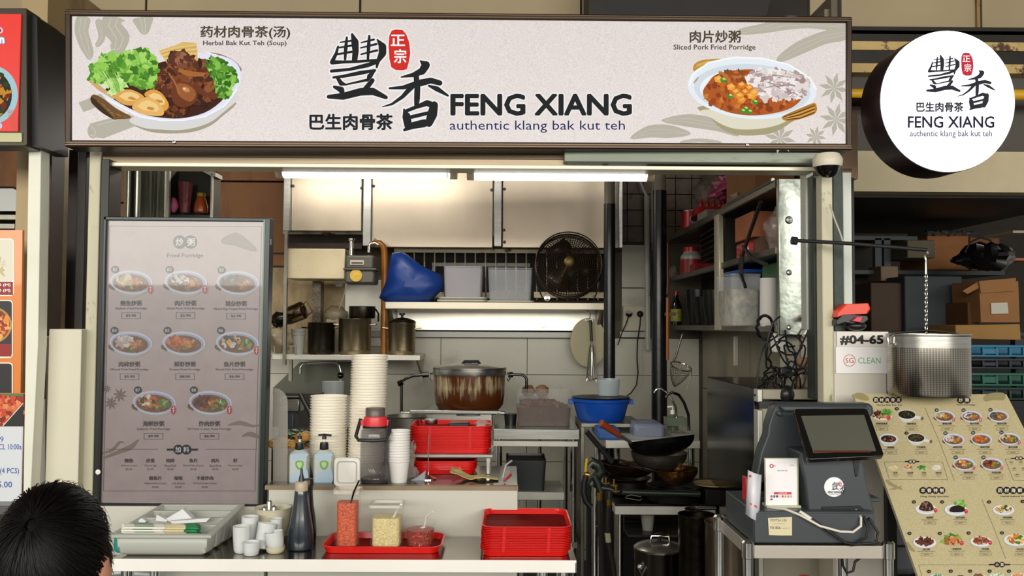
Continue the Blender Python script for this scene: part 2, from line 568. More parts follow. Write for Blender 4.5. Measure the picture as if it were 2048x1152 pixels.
# ---------------------------------------------------------------- front frame: posts, header
POSTC = M('grimy_cream_post', 'cac5aa', 0.5, var=0.1, scale=6, stain='6d5a34', sscale=12, sthr=0.6, swid=0.08, stretch=(1, 1, .4))
b = MB(); b.pbox(170, 296, 193, 1030, 3.16, .06); tag(b.build('frame_post', POSTC, bevel=.003), 'grimy cream upright post just left of the big menu screen', 'post')
b = MB(); b.pbox(152, 296, 169, 665, 3.2, .08); tag(b.build('frame_post', DARKM, bevel=.002), 'dark narrow upright left of the grimy cream post', 'post')
b = MB(); b.pbox(193, 318, 210, 1120, 3.13, .1); b.pbox(186, 296, 194, 1120, 3.17, .04)
tag(b.build('frame_post', M('black_frame', '1c1b19', .4, .3), bevel=.002), 'black upright frame at the left edge of the menu screen', 'post')
b = MB(); b.pbox(83, 300, 99, 680, 3.3, .1); b.pbox(76, 70, 92, 300, 3.3, .1)
tag(b.build('frame_post', M('brown_post', '3d2c1d', .5, var=.3), bevel=.002), 'dark brown steel upright beside the white corner post', 'post')
b = MB(); b.ext([(57, 300), (82, 300), (76, 690), (60, 1012), (46, 1012)], 3.05, .06)
tag(b.build('corner_post', M('white_post', 'e6e6d6', .45, var=.05, stain='9a9078', sscale=4, sthr=.66), bevel=.002), 'bright white corner post right of the orange menu board', 'post')
b = MB(); b.ext([(66, 676), (90, 672), (90, 1012), (56, 1012)], 3.15, .05)
cp = tag(b.build('steel_column', STEEL_W, bevel=.002), 'low brushed steel column with a food sticker', 'column')
b = MB(); b.pbox(92, 658, 158, 1100, 3.12, .12)
PL = M('cream_panel', 'd9d4c0', .5, var=.04, scale=1.5)
tag(b.build('low_partition', PL, bevel=.003), 'low cream partition block left of the menu screen', 'partition')
b = MB(); b.pbox(158, 660, 172, 1100, 3.22, .06); tag(b.build('side_strip', M('taupe_strip', 'a39a80', .5), bevel=.002), 'taupe vertical strip between cream partition and cream post', 'trim')
b = MB(); b.pbox(134, 300, 152, 660, 3.5, .08); tag(b.build('frame_post', DARKM), 'black upright deep behind the left opening', 'post')
b = MB(); b.lathe(pt(106, 660, 3.9), [(.035, 0), (.037, .5), (.045, .52), (.045, .56), (.02, .62), (.018, .68), (0, .68)], 16)
tag(b.build('tall_bottle', M('green_grey_plastic', '3a3b30', .4)), 'tall dark grey capped cylinder in the gap left of the stall', 'bottle')
# right side posts
b = MB(); b.pbox(1645, 350, 1667, 806, 3.14, .06); tag(b.build('frame_post', POSTC, bevel=.003), 'grimy cream upright post right of the kitchen opening', 'post')
b = MB(); b.pbox(1628, 350, 1644, 800, 3.2, .08); tag(b.build('frame_post', M('dark_green_frame', '2a302d', .4, .4), bevel=.002), 'dark green upright inside the cream post on the right', 'post')
b = MB(); b.pbox(1667, 330, 1686, 662, 3.15, .1); tag(b.build('frame_post', M('speckled_green_frame', '2f3a35', .5, .3, var=.3, scale=40), bevel=.002), 'dark speckled upright between cream post and white strip', 'post')
b = MB(); b.pbox(1687, 345, 1704, 625, 3.3, .12); tag(b.build('white_strip', M('white_strip', 'dfe6dc', .45, var=.08, scale=6, stain='93a090', sscale=6, sthr=.62), bevel=.002), 'white vertical strip next to the dark room on the right', 'trim')
b = MB(); b.pbox(1705, 355, 1709, 640, 3.34, .06); tag(b.build('edge_strip', DARKM), 'thin dark edge beside the white strip', 'trim')
COLM = M('cream_column', 'd6d0c4', .5, var=.04, scale=1.5)
b = MB(); b.pbox(1671, 663, 1776, 1240, 3.13, .14); UC = tag(b.build('unit_column', COLM, bevel=.004), 'cream column carrying the unit number and clean stickers', 'column')
b = MB(); b.pbox(1664, 662, 1671, 1240, 3.16, .14); tag(b.build('edge_strip', M('column_edge', 'a89f8c', .5)), 'brownish edge strip on the left of the cream unit column', 'trim')
# header rails under the sign
b = MB(); b.pbox(150, 302, 1625, 306, 3.18, .1); tag(b.build('header_rail', DARKM, bevel=.002), 'dark uppermost rail right under the big sign', 'rail')
b = MB(); b.pbox(205, 306, 1130, 317, 3.17, .1); tag(b.build('header_rail', M('bronze_rail', '5e503c', .35, .5, var=.15, stretch=(.4, 1, 4)), bevel=.002), 'bronze rail under the big sign, left part', 'rail')
b = MB(); b.pbox(205, 316, 1135, 331, 3.16, .1); tag(b.build('header_rail', M('taupe_rail', '86765f', .3, .45, var=.12, stretch=(.4, 1, 4)), bevel=.002), 'wide taupe rail under the bronze rail', 'rail')
b = MB(); b.pbox(1128, 302, 1640, 326, 3.12, .12); tag(b.build('header_rail', M('green_grey_rail', '727a6c', .4, .3, var=.15, stain='4c4a38', sscale=10, sthr=.6, stretch=(.5, 1, 3)), bevel=.004), 'green grey rail under the right part of the big sign', 'rail')
b = MB(); b.pbox(213, 329, 1632, 337, 3.15, .1); tag(b.build('header_rail', M('pale_rail', 'd8cfb8', .35, .2), bevel=.002), 'pale lowest rail above the lit tube lamps', 'rail')
b = MB(); b.pbox(217, 337, 228, 436, 3.2, .05); tag(b.build('side_rail', M('pale_side_rail', 'b4bab0', .4, .3), bevel=.002), 'pale short upright above the left edge of the menu screen', 'rail')
b = MB(); b.pbox(1612, 336, 1628, 660, 3.26, .06); tag(b.build('side_rail', M('pale_side_rail', 'b4bab0', .4, .3), bevel=.002), 'pale upright beside the steel end of the right shelf', 'rail')

# ================================================================ BIG SIGN
pf, pn = mkplane(pt(130, 18, 3.0), pt(1705, 33, 3.09), pt(130, 300, 3.0))
base = pf(918, 300)
SG = thing('signboard', 'long backlit shop signboard with two dishes and black brush lettering', 'sign', (base.x, base.y, base.z))
back = -pn * 0.1


def slab(mb, pl, fn, vec): mb.prism([fn(a, b2) for a, b2 in pl], vec)


fr = MB()
for pl in (((129, 18), (1705, 33), (1705, 45), (129, 31)), ((129, 280), (1705, 287), (1705, 300), (129, 293)),
           ((129, 18), (142, 18), (142, 292), (129, 292)), ((1693, 33), (1705, 33), (1705, 299), (1693, 299))):
    slab(fr, pl, pf, back)
fr.build('frame', DARKF, SG, bevel=.004)
g = MB()
for dy in (3.5, 8):
    slab(g, ((131, 18 + dy), (1703, 33 + dy), (1703, 34.2 + dy), (131, 19.2 + dy)), lambda a, c: pf(a, c) + pn * .003, -pn * .01)
    slab(g, ((131, 281 + dy), (1703, 288 + dy), (1703, 289.2 + dy), (131, 282.2 + dy)), lambda a, c: pf(a, c) + pn * .003, -pn * .01)
g.build('frame_groove', M('bronze_edge', '77604a', .35, .6), SG)
for px_, py_ in ((349, 284.5), (1494, 290)):
    q = MB(); p = pf(px_, py_) + pn * .004; q.lathe(p, [(.0, .004), (.005, .003), (.006, 0)], 10, axis='Y'); q.build('screw', CHROME, SG)


def speckle(name, col, c2, emit, scale=260, rough=.4, coat=0.0, basef=0.1):
    m = bpy.data.materials.new(name); m.use_nodes = True; N = m.node_tree.nodes; Lk = m.node_tree.links; bs = N['Principled BSDF']
    tc = N.new('ShaderNodeTexCoord'); n = N.new('ShaderNodeTexNoise'); n.inputs['Scale'].default_value = scale; n.inputs['Detail'].default_value = 3
    Lk.new(tc.outputs['Object'], n.inputs['Vector']); r = N.new('ShaderNodeValToRGB')
    r.color_ramp.elements[0].position = .3; r.color_ramp.elements[1].position = .62
    r.color_ramp.elements[0].color = c4(c2); r.color_ramp.elements[1].color = c4(col)
    Lk.new(n.outputs['Fac'], r.inputs[0])
    v = N.new('ShaderNodeVectorMath'); v.operation = 'SCALE'; v.inputs[3].default_value = basef; Lk.new(r.outputs[0], v.inputs[0]); Lk.new(v.outputs[0], bs.inputs['Base Color'])
    Lk.new(r.outputs[0], bs.inputs['Emission Color']); bs.inputs['Emission Strength'].default_value = emit
    bs.inputs['Roughness'].default_value = rough
    if coat: bs.inputs['Coat Weight'].default_value = coat; bs.inputs['Coat Roughness'].default_value = .03
    return m


fc = MB(); slab(fc, ((141, 30), (1694, 44), (1694, 289), (141, 282)), lambda a, c: pf(a, c) - pn * .008, -pn * .01)
fc.build('lit_face', speckle('sign_paper', 'dfd6d3', 'c9c0bc', .93), SG, smooth=False)


def pff(a, c): return pf(a, c) - pn * .008


WATER = 'b9b3a4'
WATL = 'd6cfc6'


def star_anise(A, cx, cy, r, col):
    for k in range(8):
        a = PI * k / 4 + .2
        ca, sa = math.cos(a), math.sin(a)
        A.poly([(cx, cy), (cx + r * .5 * ca - r * .16 * sa, cy + r * .5 * sa + r * .16 * ca), (cx + r * ca, cy + r * sa), (cx + r * .5 * ca + r * .16 * sa, cy + r * .5 * sa - r * .16 * ca)], col)


def wavy(A, pts, col, colin, lines=2):
    """root or bark shape: a wobbly ribbon with light veins"""
    up = []; dn = []
    n = len(pts)
    for i, (x, y, w) in enumerate(pts):
        x1, y1, _ = pts[min(i + 1, n - 1)]; x0, y0, _ = pts[max(0, i - 1)]
        dx, dy = x1 - x0, y1 - y0; l = math.hypot(dx, dy) or 1
        up.append((x - dy / l * w / 2 * R.uniform(.85, 1.15), y + dx / l * w / 2)); dn.append((x + dy / l * w / 2 * R.uniform(.85, 1.15), y - dx / l * w / 2))
    A.sp(up + dn[::-1], col, 3)
    for k in range(lines):
        f = (k + 1) / (lines + 1) - .5
        A.line([(x + R.uniform(-2, 2), y + w * f * .9 + R.uniform(-1.5, 1.5)) if abs(pts[-1][0] - pts[0][0]) > abs(pts[-1][1] - pts[0][1]) else (x + w * f * .9 + R.uniform(-2, 2), y) for x, y, w in pts], max(.5, pts[0][2] * .03), colin)


# faint herb drawings
A = Art(pff, pn)
for pts in ([(165, 33, 26), (160, 60, 30), (168, 85, 28), (175, 105, 20), (178, 117, 8)], [(228, 33, 38), (222, 50, 42), (238, 75, 44), (232, 96, 30), (222, 99, 26)], [(284, 34, 34), (286, 50, 28), (288, 66, 12)], [(195, 40, 14), (202, 72, 16), (192, 90, 10)],
            [(1482, 62, 12), (1530, 55, 20), (1570, 45, 28), (1620, 44, 22), (1690, 50, 22)], [(1560, 118, 12), (1600, 95, 26), (1650, 74, 26), (1693, 66, 24)],
            [(1266, 274, 8), (1300, 262, 24), (1340, 262, 26), (1378, 266, 8)], [(1330, 240, 8), (1380, 240, 26), (1440, 250, 24), (1480, 262, 20)], [(1365, 284, 6), (1400, 280, 8), (1440, 284, 6)]):
    wavy(A, pts, WATER, WATL)
for cx, cy, r in ((1670, 175, 32), (1674, 238, 34), (1562, 276, 32), (1633, 272, 22)): star_anise(A, cx, cy, r, WATER)
A.poly([(155, 204), (200, 186), (215, 205), (165, 223)], WATER)
A.poly([(178, 246), (255, 226), (290, 243), (205, 276), (180, 272)], WATER); A.ell(184, 261, 11, 15, WATER)
A.line([(180, 250), (190, 262), (186, 272), (178, 268)], 1, WATL); A.line([(190, 250), (255, 232)], 1, WATL)
A.build('herb_drawing', P_LIT, SG)


def scal(A, cx, cy, rx, ry, n, cols, size):
    for _ in range(n):
        a = R.uniform(0, 2 * PI); q = math.sqrt(R.random())
        x = cx + rx * q * math.cos(a); y = cy + ry * q * math.sin(a)
        A.ell(x, y, size * R.uniform(.5, 1), size * R.uniform(.4, .8), R.choice(cols), rot=R.uniform(0, PI), n=12, wob=.42)


# dish one, coordinates of a 3.292 times enlarged crop
A = Art(pff, pn, 0, 0, 3.292, start=8e-4)
A.sp([(850, 790), (900, 835), (1000, 868), (1130, 876), (1260, 866), (1370, 830), (1450, 770), (1540, 660), (1100, 700)], 'a9a08a')
A.sp([(850, 780), (930, 835), (1050, 850), (1200, 852), (1350, 815), (1450, 750), (1560, 620), (1100, 700)], 'dcdad8')
A.sp([(1360, 345), (1440, 350), (1530, 390), (1585, 445), (1575, 472), (1545, 455), (1480, 400)], '9a7468')
A.sp([(630, 600), (700, 640), (800, 700), (900, 760), (1060, 790), (1200, 790), (1350, 765), (1480, 690), (1560, 590), (1585, 500), (1560, 420), (1480, 370), (1330, 345), (1240, 350), (1100, 420), (800, 500), (640, 590)], 'e4e6f4')
A.sp([(590, 640), (615, 618), (680, 650), (760, 710), (860, 770), (770, 782), (740, 782), (660, 735), (598, 675)], '70502a')
for k in range(5): A.line([(606 + k * 14, 640 + k * 9), (680 + k * 10, 690 + k * 11), (750 + k * 20, 765 + k * 1)], 4, ('9b7640', '4a3015')[k % 2])
A.poly([(590, 640), (600, 632), (740, 770), (740, 782), (660, 735), (598, 675)], '3c2712')
A.sp([(700, 620), (900, 735), (1060, 772), (1220, 772), (1380, 720), (1500, 600), (1500, 450), (1300, 380), (1000, 420), (720, 560)], '3b1a0e')
A.poly([(560, 515), (600, 520), (760, 640), (740, 650), (640, 590)], 'd0ab72')
A.poly([(1040, 330), (1160, 290), (1200, 270), (1290, 280), (1300, 400), (1100, 420)], 'ddb96a')
for k in range(7): A.line([(1050 + k * 8, 340 + k * 11), (1150, 310 + k * 12), (1290, 290 + k * 14)], 3, ('f1d89a', 'b98d40')[k % 2])
GR = ['5f9c2e', '79b63e', '93cc52', '4c8a26', 'a7d868', '3d761d', '86c24a']
scal(A, 780, 440, 150, 90, 90, GR, 46); scal(A, 900, 400, 120, 70, 60, GR, 40); scal(A, 670, 480, 90, 60, 50, GR, 34); scal(A, 950, 500, 90, 80, 60, GR, 34)
scal(A, 760, 570, 60, 50, 30, ['b4df80', 'd0eca2', '9bd064'], 30)
for k in range(9): A.line([(640 + k * 16, 470 + R.uniform(-20, 10)), (700 + k * 12, 540), (740 + k * 8, 610)], 5, R.choice(['c4e796', 'a3d36a', '72a83a']))
scal(A, 1390, 440, 90, 60, 60, GR[:2] + ['3d761d', '2f6416'], 30); scal(A, 1460, 500, 90, 70, 90, GR + ['2f6416'], 32); scal(A, 1470, 590, 50, 55, 50, GR + ['2f6416'], 28)
BR = ['4a2110', '6b3317', '7f4421', '35160b', '92552c', '5a2a14']
scal(A, 1200, 480, 150, 110, 90, BR, 42); scal(A, 1190, 390, 70, 40, 40, ['7b4a33', '5a2c1c', '9a6447', '452013'], 34)
scal(A, 1330, 600, 80, 90, 60, BR, 32); scal(A, 1100, 560, 70, 60, 40, BR + ['8a4a50'], 32); scal(A, 1160, 730, 70, 30, 30, BR, 26)
A.poly([(1180, 450), (1260, 470), (1360, 480), (1340, 505), (1230, 500), (1170, 470)], 'a8662f')
A.sp([(1110, 480), (1150, 530), (1230, 540), (1290, 580), (1300, 640), (1260, 695), (1190, 705), (1140, 670), (1125, 600), (1140, 550)], '6e3517')
A.sp([(1170, 550), (1240, 560), (1285, 600), (1285, 640), (1250, 670), (1190, 640), (1165, 600)], '9c5a2d'); A.ell(1225, 590, 26, 16, 'c98a55', .4); A.ell(1215, 585, 10, 6, 'f0cfa8', .4)
A.line([(1112, 482), (1150, 540), (1185, 620)], 10, 'a7683a')
for pl, c1 in (([(750, 640), (800, 600), (860, 590), (930, 620), (950, 650), (900, 690), (820, 690)], 'dfa552'), ([(950, 620), (1000, 590), (1060, 610), (1110, 680), (1100, 720), (1060, 730), (990, 660)], 'e0a045'),
               ([(870, 710), (910, 660), (980, 640), (1050, 680), (1080, 740), (1050, 765), (930, 750)], 'e8b565')):
    A.sp(pl, c1); mx = sum(p[0] for p in pl) / 7; my = sum(p[1] for p in pl) / 7
    A.poly([(mx + (p[0] - mx) * .7, my - 6 + (p[1] - my) * .6) for p in pl], 'f2cf88'); A.ell(mx + 10, my + 8, 26, 10, 'c98c3c', .2, wob=.2)
A.line([(700, 650), (820, 715), (930, 770), (1060, 792), (1200, 792), (1350, 768), (1480, 695), (1560, 590)], 12, 'f4f5ff')
A.line([(1360, 345), (1430, 365), (1500, 400), (1560, 460), (1582, 530)], 9, 'eceefc')
A.build('dish_print', P_LIT, SG)

# dish two, coordinates of a 2.566 times enlarged crop starting at x 1250
A = Art(pff, pn, 1250, 0, 2.566, start=8e-4)
A.sp([(352, 350), (360, 325), (400, 305), (490, 298), (470, 310), (400, 340), (360, 362)], 'c08f3a'); A.poly([(360, 345), (375, 325), (440, 305), (420, 322)], 'dcae5c')
A.sp([(400, 540), (440, 600), (500, 660), (580, 690), (680, 692), (760, 680), (850, 630), (900, 560)], 'a8a07a')
A.sp([(410, 560), (450, 605), (520, 645), (600, 662), (720, 655), (820, 625), (900, 560)], 'e2ddc8')
A.ell(655, 450, 332, 158, 'e9f0f6', .07, 40); A.ell(655, 458, 300, 132, 'd3dfe6', .07, 40); A.ell(648, 466, 262, 112, 'f0f4f6', .07, 40)
A.sp([(402, 470), (430, 420), (470, 380), (560, 358), (680, 355), (800, 390), (900, 440), (920, 490), (860, 550), (760, 580), (640, 590), (520, 570), (430, 520)], 'b0581f')
scal(A, 650, 475, 235, 95, 170, ['c2661f', '9c4416', 'd07a2c', '8b3a12', 'b9551c'], 20)
scal(A, 560, 390, 90, 30, 40, ['7a4a20', 'c07030', '9c4416'], 18)
PK = ['e6dcd8', 'cfc0be', 'b39c9c', 'f2ecea', 'd8ccc4', 'a58c8a']
scal(A, 740, 400, 110, 40, 60, PK, 30); scal(A, 850, 440, 90, 60, 80, PK, 32); scal(A, 770, 470, 80, 45, 50, PK, 28)
for _ in range(26):
    x = R.uniform(640, 900); y = R.uniform(370, 500); A.line([(x, y), (x + R.uniform(20, 50), y + R.uniform(-14, 10)), (x + R.uniform(50, 80), y + R.uniform(-4, 22))], R.uniform(4, 9), R.choice(PK))
for x, y in ((545, 445), (600, 435), (570, 470), (620, 470), (650, 490), (600, 510), (640, 450), (480, 405), (590, 490), (665, 475)):
    A.poly([(x - 22, y - 8), (x + 4, y - 20), (x + 24, y - 2), (x + 10, y + 20), (x - 16, y + 14)], R.choice(['e8902c', 'f0a63c', 'da7c20'])); A.poly([(x - 16, y - 6), (x + 4, y - 15), (x + 14, y - 2), (x - 4, y + 6)], 'f6bd5c')
for x, y in ((505, 412), (540, 495), (620, 560), (605, 572), (668, 525), (640, 575)):
    A.ell(x, y, 17, 11, '3f8f2c', .5, 9, .2); A.ell(x + 4, y - 8, 9, 5, 'bfe07c', .3, 9)
A.sp([(806, 605), (820, 590), (900, 555), (970, 528), (985, 545), (984, 570), (960, 590), (880, 615), (830, 620)], 'b87a26')
for k in range(5): A.line([(815 + k * 4, 600 + k * 3), (900, 570 + k * 9), (975, 540 + k * 9)], 4, ('2e1a0a', 'e2b25c')[k % 2])
A.line([(330, 440), (350, 380), (430, 320), (560, 293), (700, 298), (840, 330), (950, 400), (985, 460)], 8, 'fbfdff')
A.ell(366, 410, 22, 5, 'b9a68c', -.9)
A.build('dish_print', P_LIT, SG)

# lettering
INK = '15191b'; NAVY = '2e2b58'; OLIVE = '4b4132'


def logo_chars(A, ox, oy, k, halo, ink, hc='f4f0f0', red='d5281e'):
    """the two large brush characters and the red seal, in units of a 2.844 times enlarged crop"""
    feng = [[(272, 262, 12), (262, 300, 18), (240, 345, 24)], [(238, 352, 26), (300, 350, 18), (380, 348, 16), (500, 338, 14)], [(495, 222, 8), (525, 262, 44), (525, 300, 44), (500, 345, 22), (492, 380, 12)],
            [(352, 192, 14), (368, 235, 42), (372, 290, 36), (366, 340, 32)], [(322, 210, 12), (316, 270, 22), (312, 335, 14)], [(285, 238, 8), (352, 228, 12)], [(280, 268, 10), (352, 256, 13)], [(268, 306, 12), (350, 292, 14)],
            [(450, 202, 14), (446, 262, 22), (442, 335, 14)], [(404, 240, 8), (476, 222, 13)], [(400, 270, 8), (490, 248, 14)], [(404, 306, 10), (494, 284, 14)],
            [(234, 402, 18), (340, 392, 18), (440, 368, 26), (498, 348, 22)], [(246, 438, 14), (300, 432, 18), (400, 412, 24), (482, 398, 16)], [(268, 440, 18), (290, 472, 28), (318, 480, 10)], [(478, 400, 16), (452, 432, 30), (440, 456, 14)], [(320, 478, 10), (440, 452, 16)],
            [(250, 492, 16), (290, 508, 36), (300, 540, 22)], [(468, 455, 26), (440, 490, 30), (408, 528, 30)], [(218, 548, 22), (300, 546, 40), (400, 520, 44), (470, 518, 42), (545, 552, 22)]]
    xiang = [[(742, 345, 10), (772, 368, 48), (752, 402, 42), (700, 424, 26), (632, 436, 8)], [(716, 418, 30), (724, 500, 34), (722, 560, 34), (718, 600, 24)], [(566, 500, 12), (640, 496, 22), (740, 470, 40), (800, 456, 34), (852, 470, 30)],
             [(700, 482, 34), (640, 548, 22), (580, 590, 14), (524, 606, 5)], [(790, 486, 12), (836, 504, 30), (898, 542, 12)], [(648, 620, 10), (662, 660, 48), (672, 715, 44)], [(664, 628, 20), (720, 606, 22), (780, 584, 34), (822, 602, 38)],
             [(820, 596, 44), (808, 650, 58), (790, 700, 42)], [(650, 738, 16), (700, 712, 40), (760, 700, 46), (800, 690, 30)], [(690, 664, 22), (740, 652, 22), (790, 640, 20)]]
    for passes in (((halo, hc),) if halo else ()) + ((0, ink),):
        g, c = passes
        for st in feng + xiang:
            A.stroke([(ox + x * k, oy + y * k, w_ * k) for x, y, w_ in st], c, grow=g * k)
    seal = [(600, 165), (640, 168), (662, 195), (678, 240), (684, 300), (676, 350), (664, 392), (640, 398), (600, 396), (575, 380), (564, 330), (560, 260), (564, 200), (578, 172)]
    cx, cy = 622, 280
    if halo: A.poly([(ox + (cx + (x - cx) * 1.1) * k, oy + (cy + (y - cy) * 1.05) * k) for x, y in seal], hc)
    A.poly([(ox + x * k, oy + y * k) for x, y in seal], red)
    A.text('正', ox + 574 * k, oy + 196 * k, ox + 652 * k, oy + 258 * k, 'ffffff', .02)
    A.text('宗', ox + 592 * k, oy + 278 * k, ox + 660 * k, oy + 356 * k, 'ffffff', .02)


A = Art(pff, pn, 580, 0, 2.844, start=1.2e-3)
logo_chars(A, 0, 0, 1, 9, INK)
A.text('巴生肉骨茶', 112, 648, 582, 736, INK, .035, 'f4f0f0', .035)
A.text('FENG XIANG', 918, 536, 1940, 652, INK, .035, 'f4f0f0', .04)
A.text('authentic klang bak kut teh', 908, 684, 1906, 754, NAVY, .004, 'f4f0f0', .04)
A.build('shop_name_lettering', P_LIT, SG)
A = Art(pff, pn, start=1.2e-3)
A.text('药材肉骨茶(汤)', 400, 51, 579, 77, OLIVE, .025); A.text('Herbal Bak Kut Teh (Soup)', 405, 80, 572, 92, OLIVE, .018)
A.text('肉片炒粥', 1381, 60, 1482, 84, OLIVE, .025); A.text('Sliced Pork Fried Porridge', 1348, 88, 1512, 101, OLIVE, .015)
A.build('dish_name_lettering', P_LIT, SG)

# ================================================================ ROUND SIGN
cf, cn = mkplane(pt(1764, 205, 3.0), pt(2032, 205, 3.05), pt(1764, 300, 3.0))
cc = cf(1895, 203)
RS = thing('round_sign', 'round white backlit sign with black brush characters at the upper right', 'sign', (cc.x, cc.y + .02, cc.z - .22))
ux = (cf(1995, 203) - cf(1795, 203)).normalized(); uz = Vector((0, 0, 1)); rr = (cf(2032, 205) - cf(1763, 205)).length / 2


def disc(mb, r0, d0, r1, d1, n=64, c=cc):
    ring = lambda r, d: [c + ux * (r * math.cos(2 * PI * k / n)) + uz * (r * math.sin(2 * PI * k / n)) - cn * d for k in range(n)]
    a = ring(r0, d0); e = ring(r1, d1)
    mb.add(a + e, [tuple(range(n)), tuple(range(2 * n - 1, n - 1, -1))] + [(k, (k + 1) % n, n + (k + 1) % n, n + k) for k in range(n)])


b = MB(); disc(b, rr, 0, rr, .13); b.build('casing', M('dark_plum_casing', '2a1a1c', .35, .3), RS)
b = MB(); disc(b, rr - .002, -.006, rr - .002, -.0005)
b.build('lit_face', M('round_sign_face', 'fbfaff', .4, emit=1.05), RS)
LA = Art(lambda a, c: cf(a, c) + cn * .0065, cn, 1250, 0, 2.566, start=3e-4)
# character block of the round sign spans x 1543..1890, y 285..580 of the crop; the source block 215..900, 185..745
logo_chars(LA, 1434, 190, .507, 0, '2a2b33', red='c92a3a')
LA.text('巴生肉骨茶', 1490, 528, 1728, 576, '2a2b33', .03)
LA.text('FENG XIANG', 1446, 600, 1886, 658, '26263a', .02)
LA.text('authentic klang bak kut teh', 1456, 672, 1876, 712, '2c2c4c', .008)
LA.build('lettering', P_LIT, RS)

# ================================================================ NEIGHBOUR'S RED LIGHTBOX (left edge)
LY = 2.95
LB = thing('red_lightbox', 'red backlit sign box with a food bowl cut by the left frame edge', 'sign', tuple(pt(-60, 290, LY)))
b = MB(); b.ext([(-240, 16), (52, 16), (54, 18), (54, 288), (52, 292), (-240, 292)], LY, .09); b.build('casing', M('lightbox_casing', '3c352c', .4, .5), LB, bevel=.003)
b = MB(); b.ext([(52, 18), (74, 36), (78, 292), (52, 292)], LY + .03, .2); b.build('side_casing', M('lightbox_side', '120f0d', .5), LB)
b = MB(); b.pbox(-236, 27, 39, 262, LY - .006, .01); b.build('lit_face', M('red_face', 'c01808', .4, emit=.5, var=.12, scale=1.5), LB, smooth=False)
b = MB(); b.pbox(-236, 264, 44, 284, LY - .005, .012); b.build('lower_rail', M('olive_rail', '8f8c6c', .35, .5), LB, bevel=.002)
fl = lambda a, c: pt(a, c, LY - .0065)
NV = Vector((0, -1, 0))
A = Art(fl, NV)
A.ell(-14, 190, 50, 58, 'a9ccd6', 0, 36); A.ell(-22, 190, 46, 50, '27302c', 0, 30)
scal(A, -5, 190, 22, 40, 40, ['7a2a12', 'b5581c', '34401c', '8f3a18', 'c98a2c'], 9)
for k in range(16): A.rect(14 + k * .6, 220 + k * 2.6, 36, 221 + k * 2.6, 'd8675a')
A.ell(0, 61, 6, 6, 'e8e8ff'); A.ell(-3, 61, 6, 5, 'b02010')
A.text('n', 0, 76, 8, 86, 'ffffff', .05, '8e90b8', .09)
A.ell(0, 252, 5, 6, 'cfcfe6')
A.build('print', P_LIT, LB)

# ================================================================ NEIGHBOUR'S ORANGE MENU + NOTE
OY = 3.1
OM = thing('orange_menu_board', 'orange framed menu board with food photos at the left edge', 'menu board', tuple(pt(-40, 786, OY)))
b = MB(); b.ext([(-150, 460), (45, 460), (41, 786), (-150, 786)], OY, .012); b.build('board', M('orange_print', 'e07f22', .35, coat=.3), OM, smooth=False)
fo = lambda a, c: pt(a, c, OY - .0005)
A = Art(fo, NV)


def rbox(A, x0, y0, x1, y1, r, col):
    pts = []
    for cx, cy, a0 in ((x1 - r, y0 + r, -PI / 2), (x1 - r, y1 - r, 0), (x0 + r, y1 - r, PI / 2), (x0 + r, y0 + r, PI)):
        for k in range(4): pts.append((cx + r * math.cos(a0 + k * PI / 6), cy + r * math.sin(a0 + k * PI / 6)))
    A.raw(pts, [tuple(range(16))], col)


rbox(A, -80, 477, 28, 592, 7, 'fbf6ea'); rbox(A, -82, 479, 26, 564, 6, 'e4dfd0'); A.rect(-80, 564, 26, 590, '96201c')
scal(A, -4, 530, 14, 18, 14, ['d9d2bd', 'c9b98c', 'ece4d2'], 8)
A.text('00 (M)', -8, 567, 21, 574, 'ffffff', .02); A.text('00 (M)', -8, 578, 21, 585, 'ffffff', .02)
rbox(A, -80, 600, 26, 716, 7, 'fbf6ea'); rbox(A, -82, 602, 24, 713, 6, '2a2a2e'); A.ell(-20, 650, 44, 38, 'b98a3c', 0, 30); A.ell(-20, 650, 40, 34, 'a83012', 0, 30)
scal(A, -10, 650, 26, 28, 50, ['c8541a', 'e2903a', '8c1c0c', 'e8b060', '3f5a20'], 8); A.rect(-80, 688, 23, 713, '96201c')
rbox(A, -80, 725, 26, 800, 7, 'fbf6ea'); rbox(A, -82, 727, 24, 800, 6, '1b1c1e'); A.rect(-90, 786, 60, 801, 'e07f22')
A.build('print', P_PAP, OM)
RP = thing('red_food_photo', 'glossy photo strip of chilli dish below the orange menu board', 'poster', tuple(pt(-20, 852, OY - .02)))
b = MB(); b.pbox(-150, 787, 47, 852, OY - .02, .01); b.build('board', M('photo_red', '9a2a14', .3), RP, smooth=False)
A = Art(lambda a, c: pt(a, c, OY - .0205), NV)
A.rect(-120, 787, 47, 792, '4b7a4a'); scal(A, 10, 820, 34, 26, 90, ['c8421a', 'd86a34', 'a02410', 'e28a54', '7c1608'], 9); A.poly([(6, 852), (47, 806), (47, 852)], '17191a'); A.line([(6, 852), (47, 806)], 1.5, 'e8e0d8')
A.build('print', P_PAP, RP)
NT = thing('handwritten_note', 'white sheet with blue handwriting at the left edge', 'notice', tuple(pt(-20, 1012, OY - .02)))
b = MB(); b.ext([(-150, 853), (46, 853), (42, 1012), (-150, 1012)], OY - .02, .004); b.build('sheet', M('note_paper', 'd8dce2', .6), NT, smooth=False)
A = Art(lambda a, c: pt(a, c, OY - .0205), NV)
BL = '2f57a8'
A.text('9', 0, 873, 7, 884, BL, 0); A.text('CL 10:00a', -2, 888, 43, 899, BL, .005); A.text('(4 PCS)', 0, 936, 38, 950, BL, .005); A.text('5.00', -4, 963, 24, 975, BL, .01)
A.build('writing', P_PAP, NT)
b = MB(); b.pbox(64, 745, 91, 798, 3.14, .003); o = b.build('food_sticker', M('brown_sticker', '7b5a34', .4, var=.5, scale=40, stain='3f8f86', sscale=14, sthr=.62), cp)
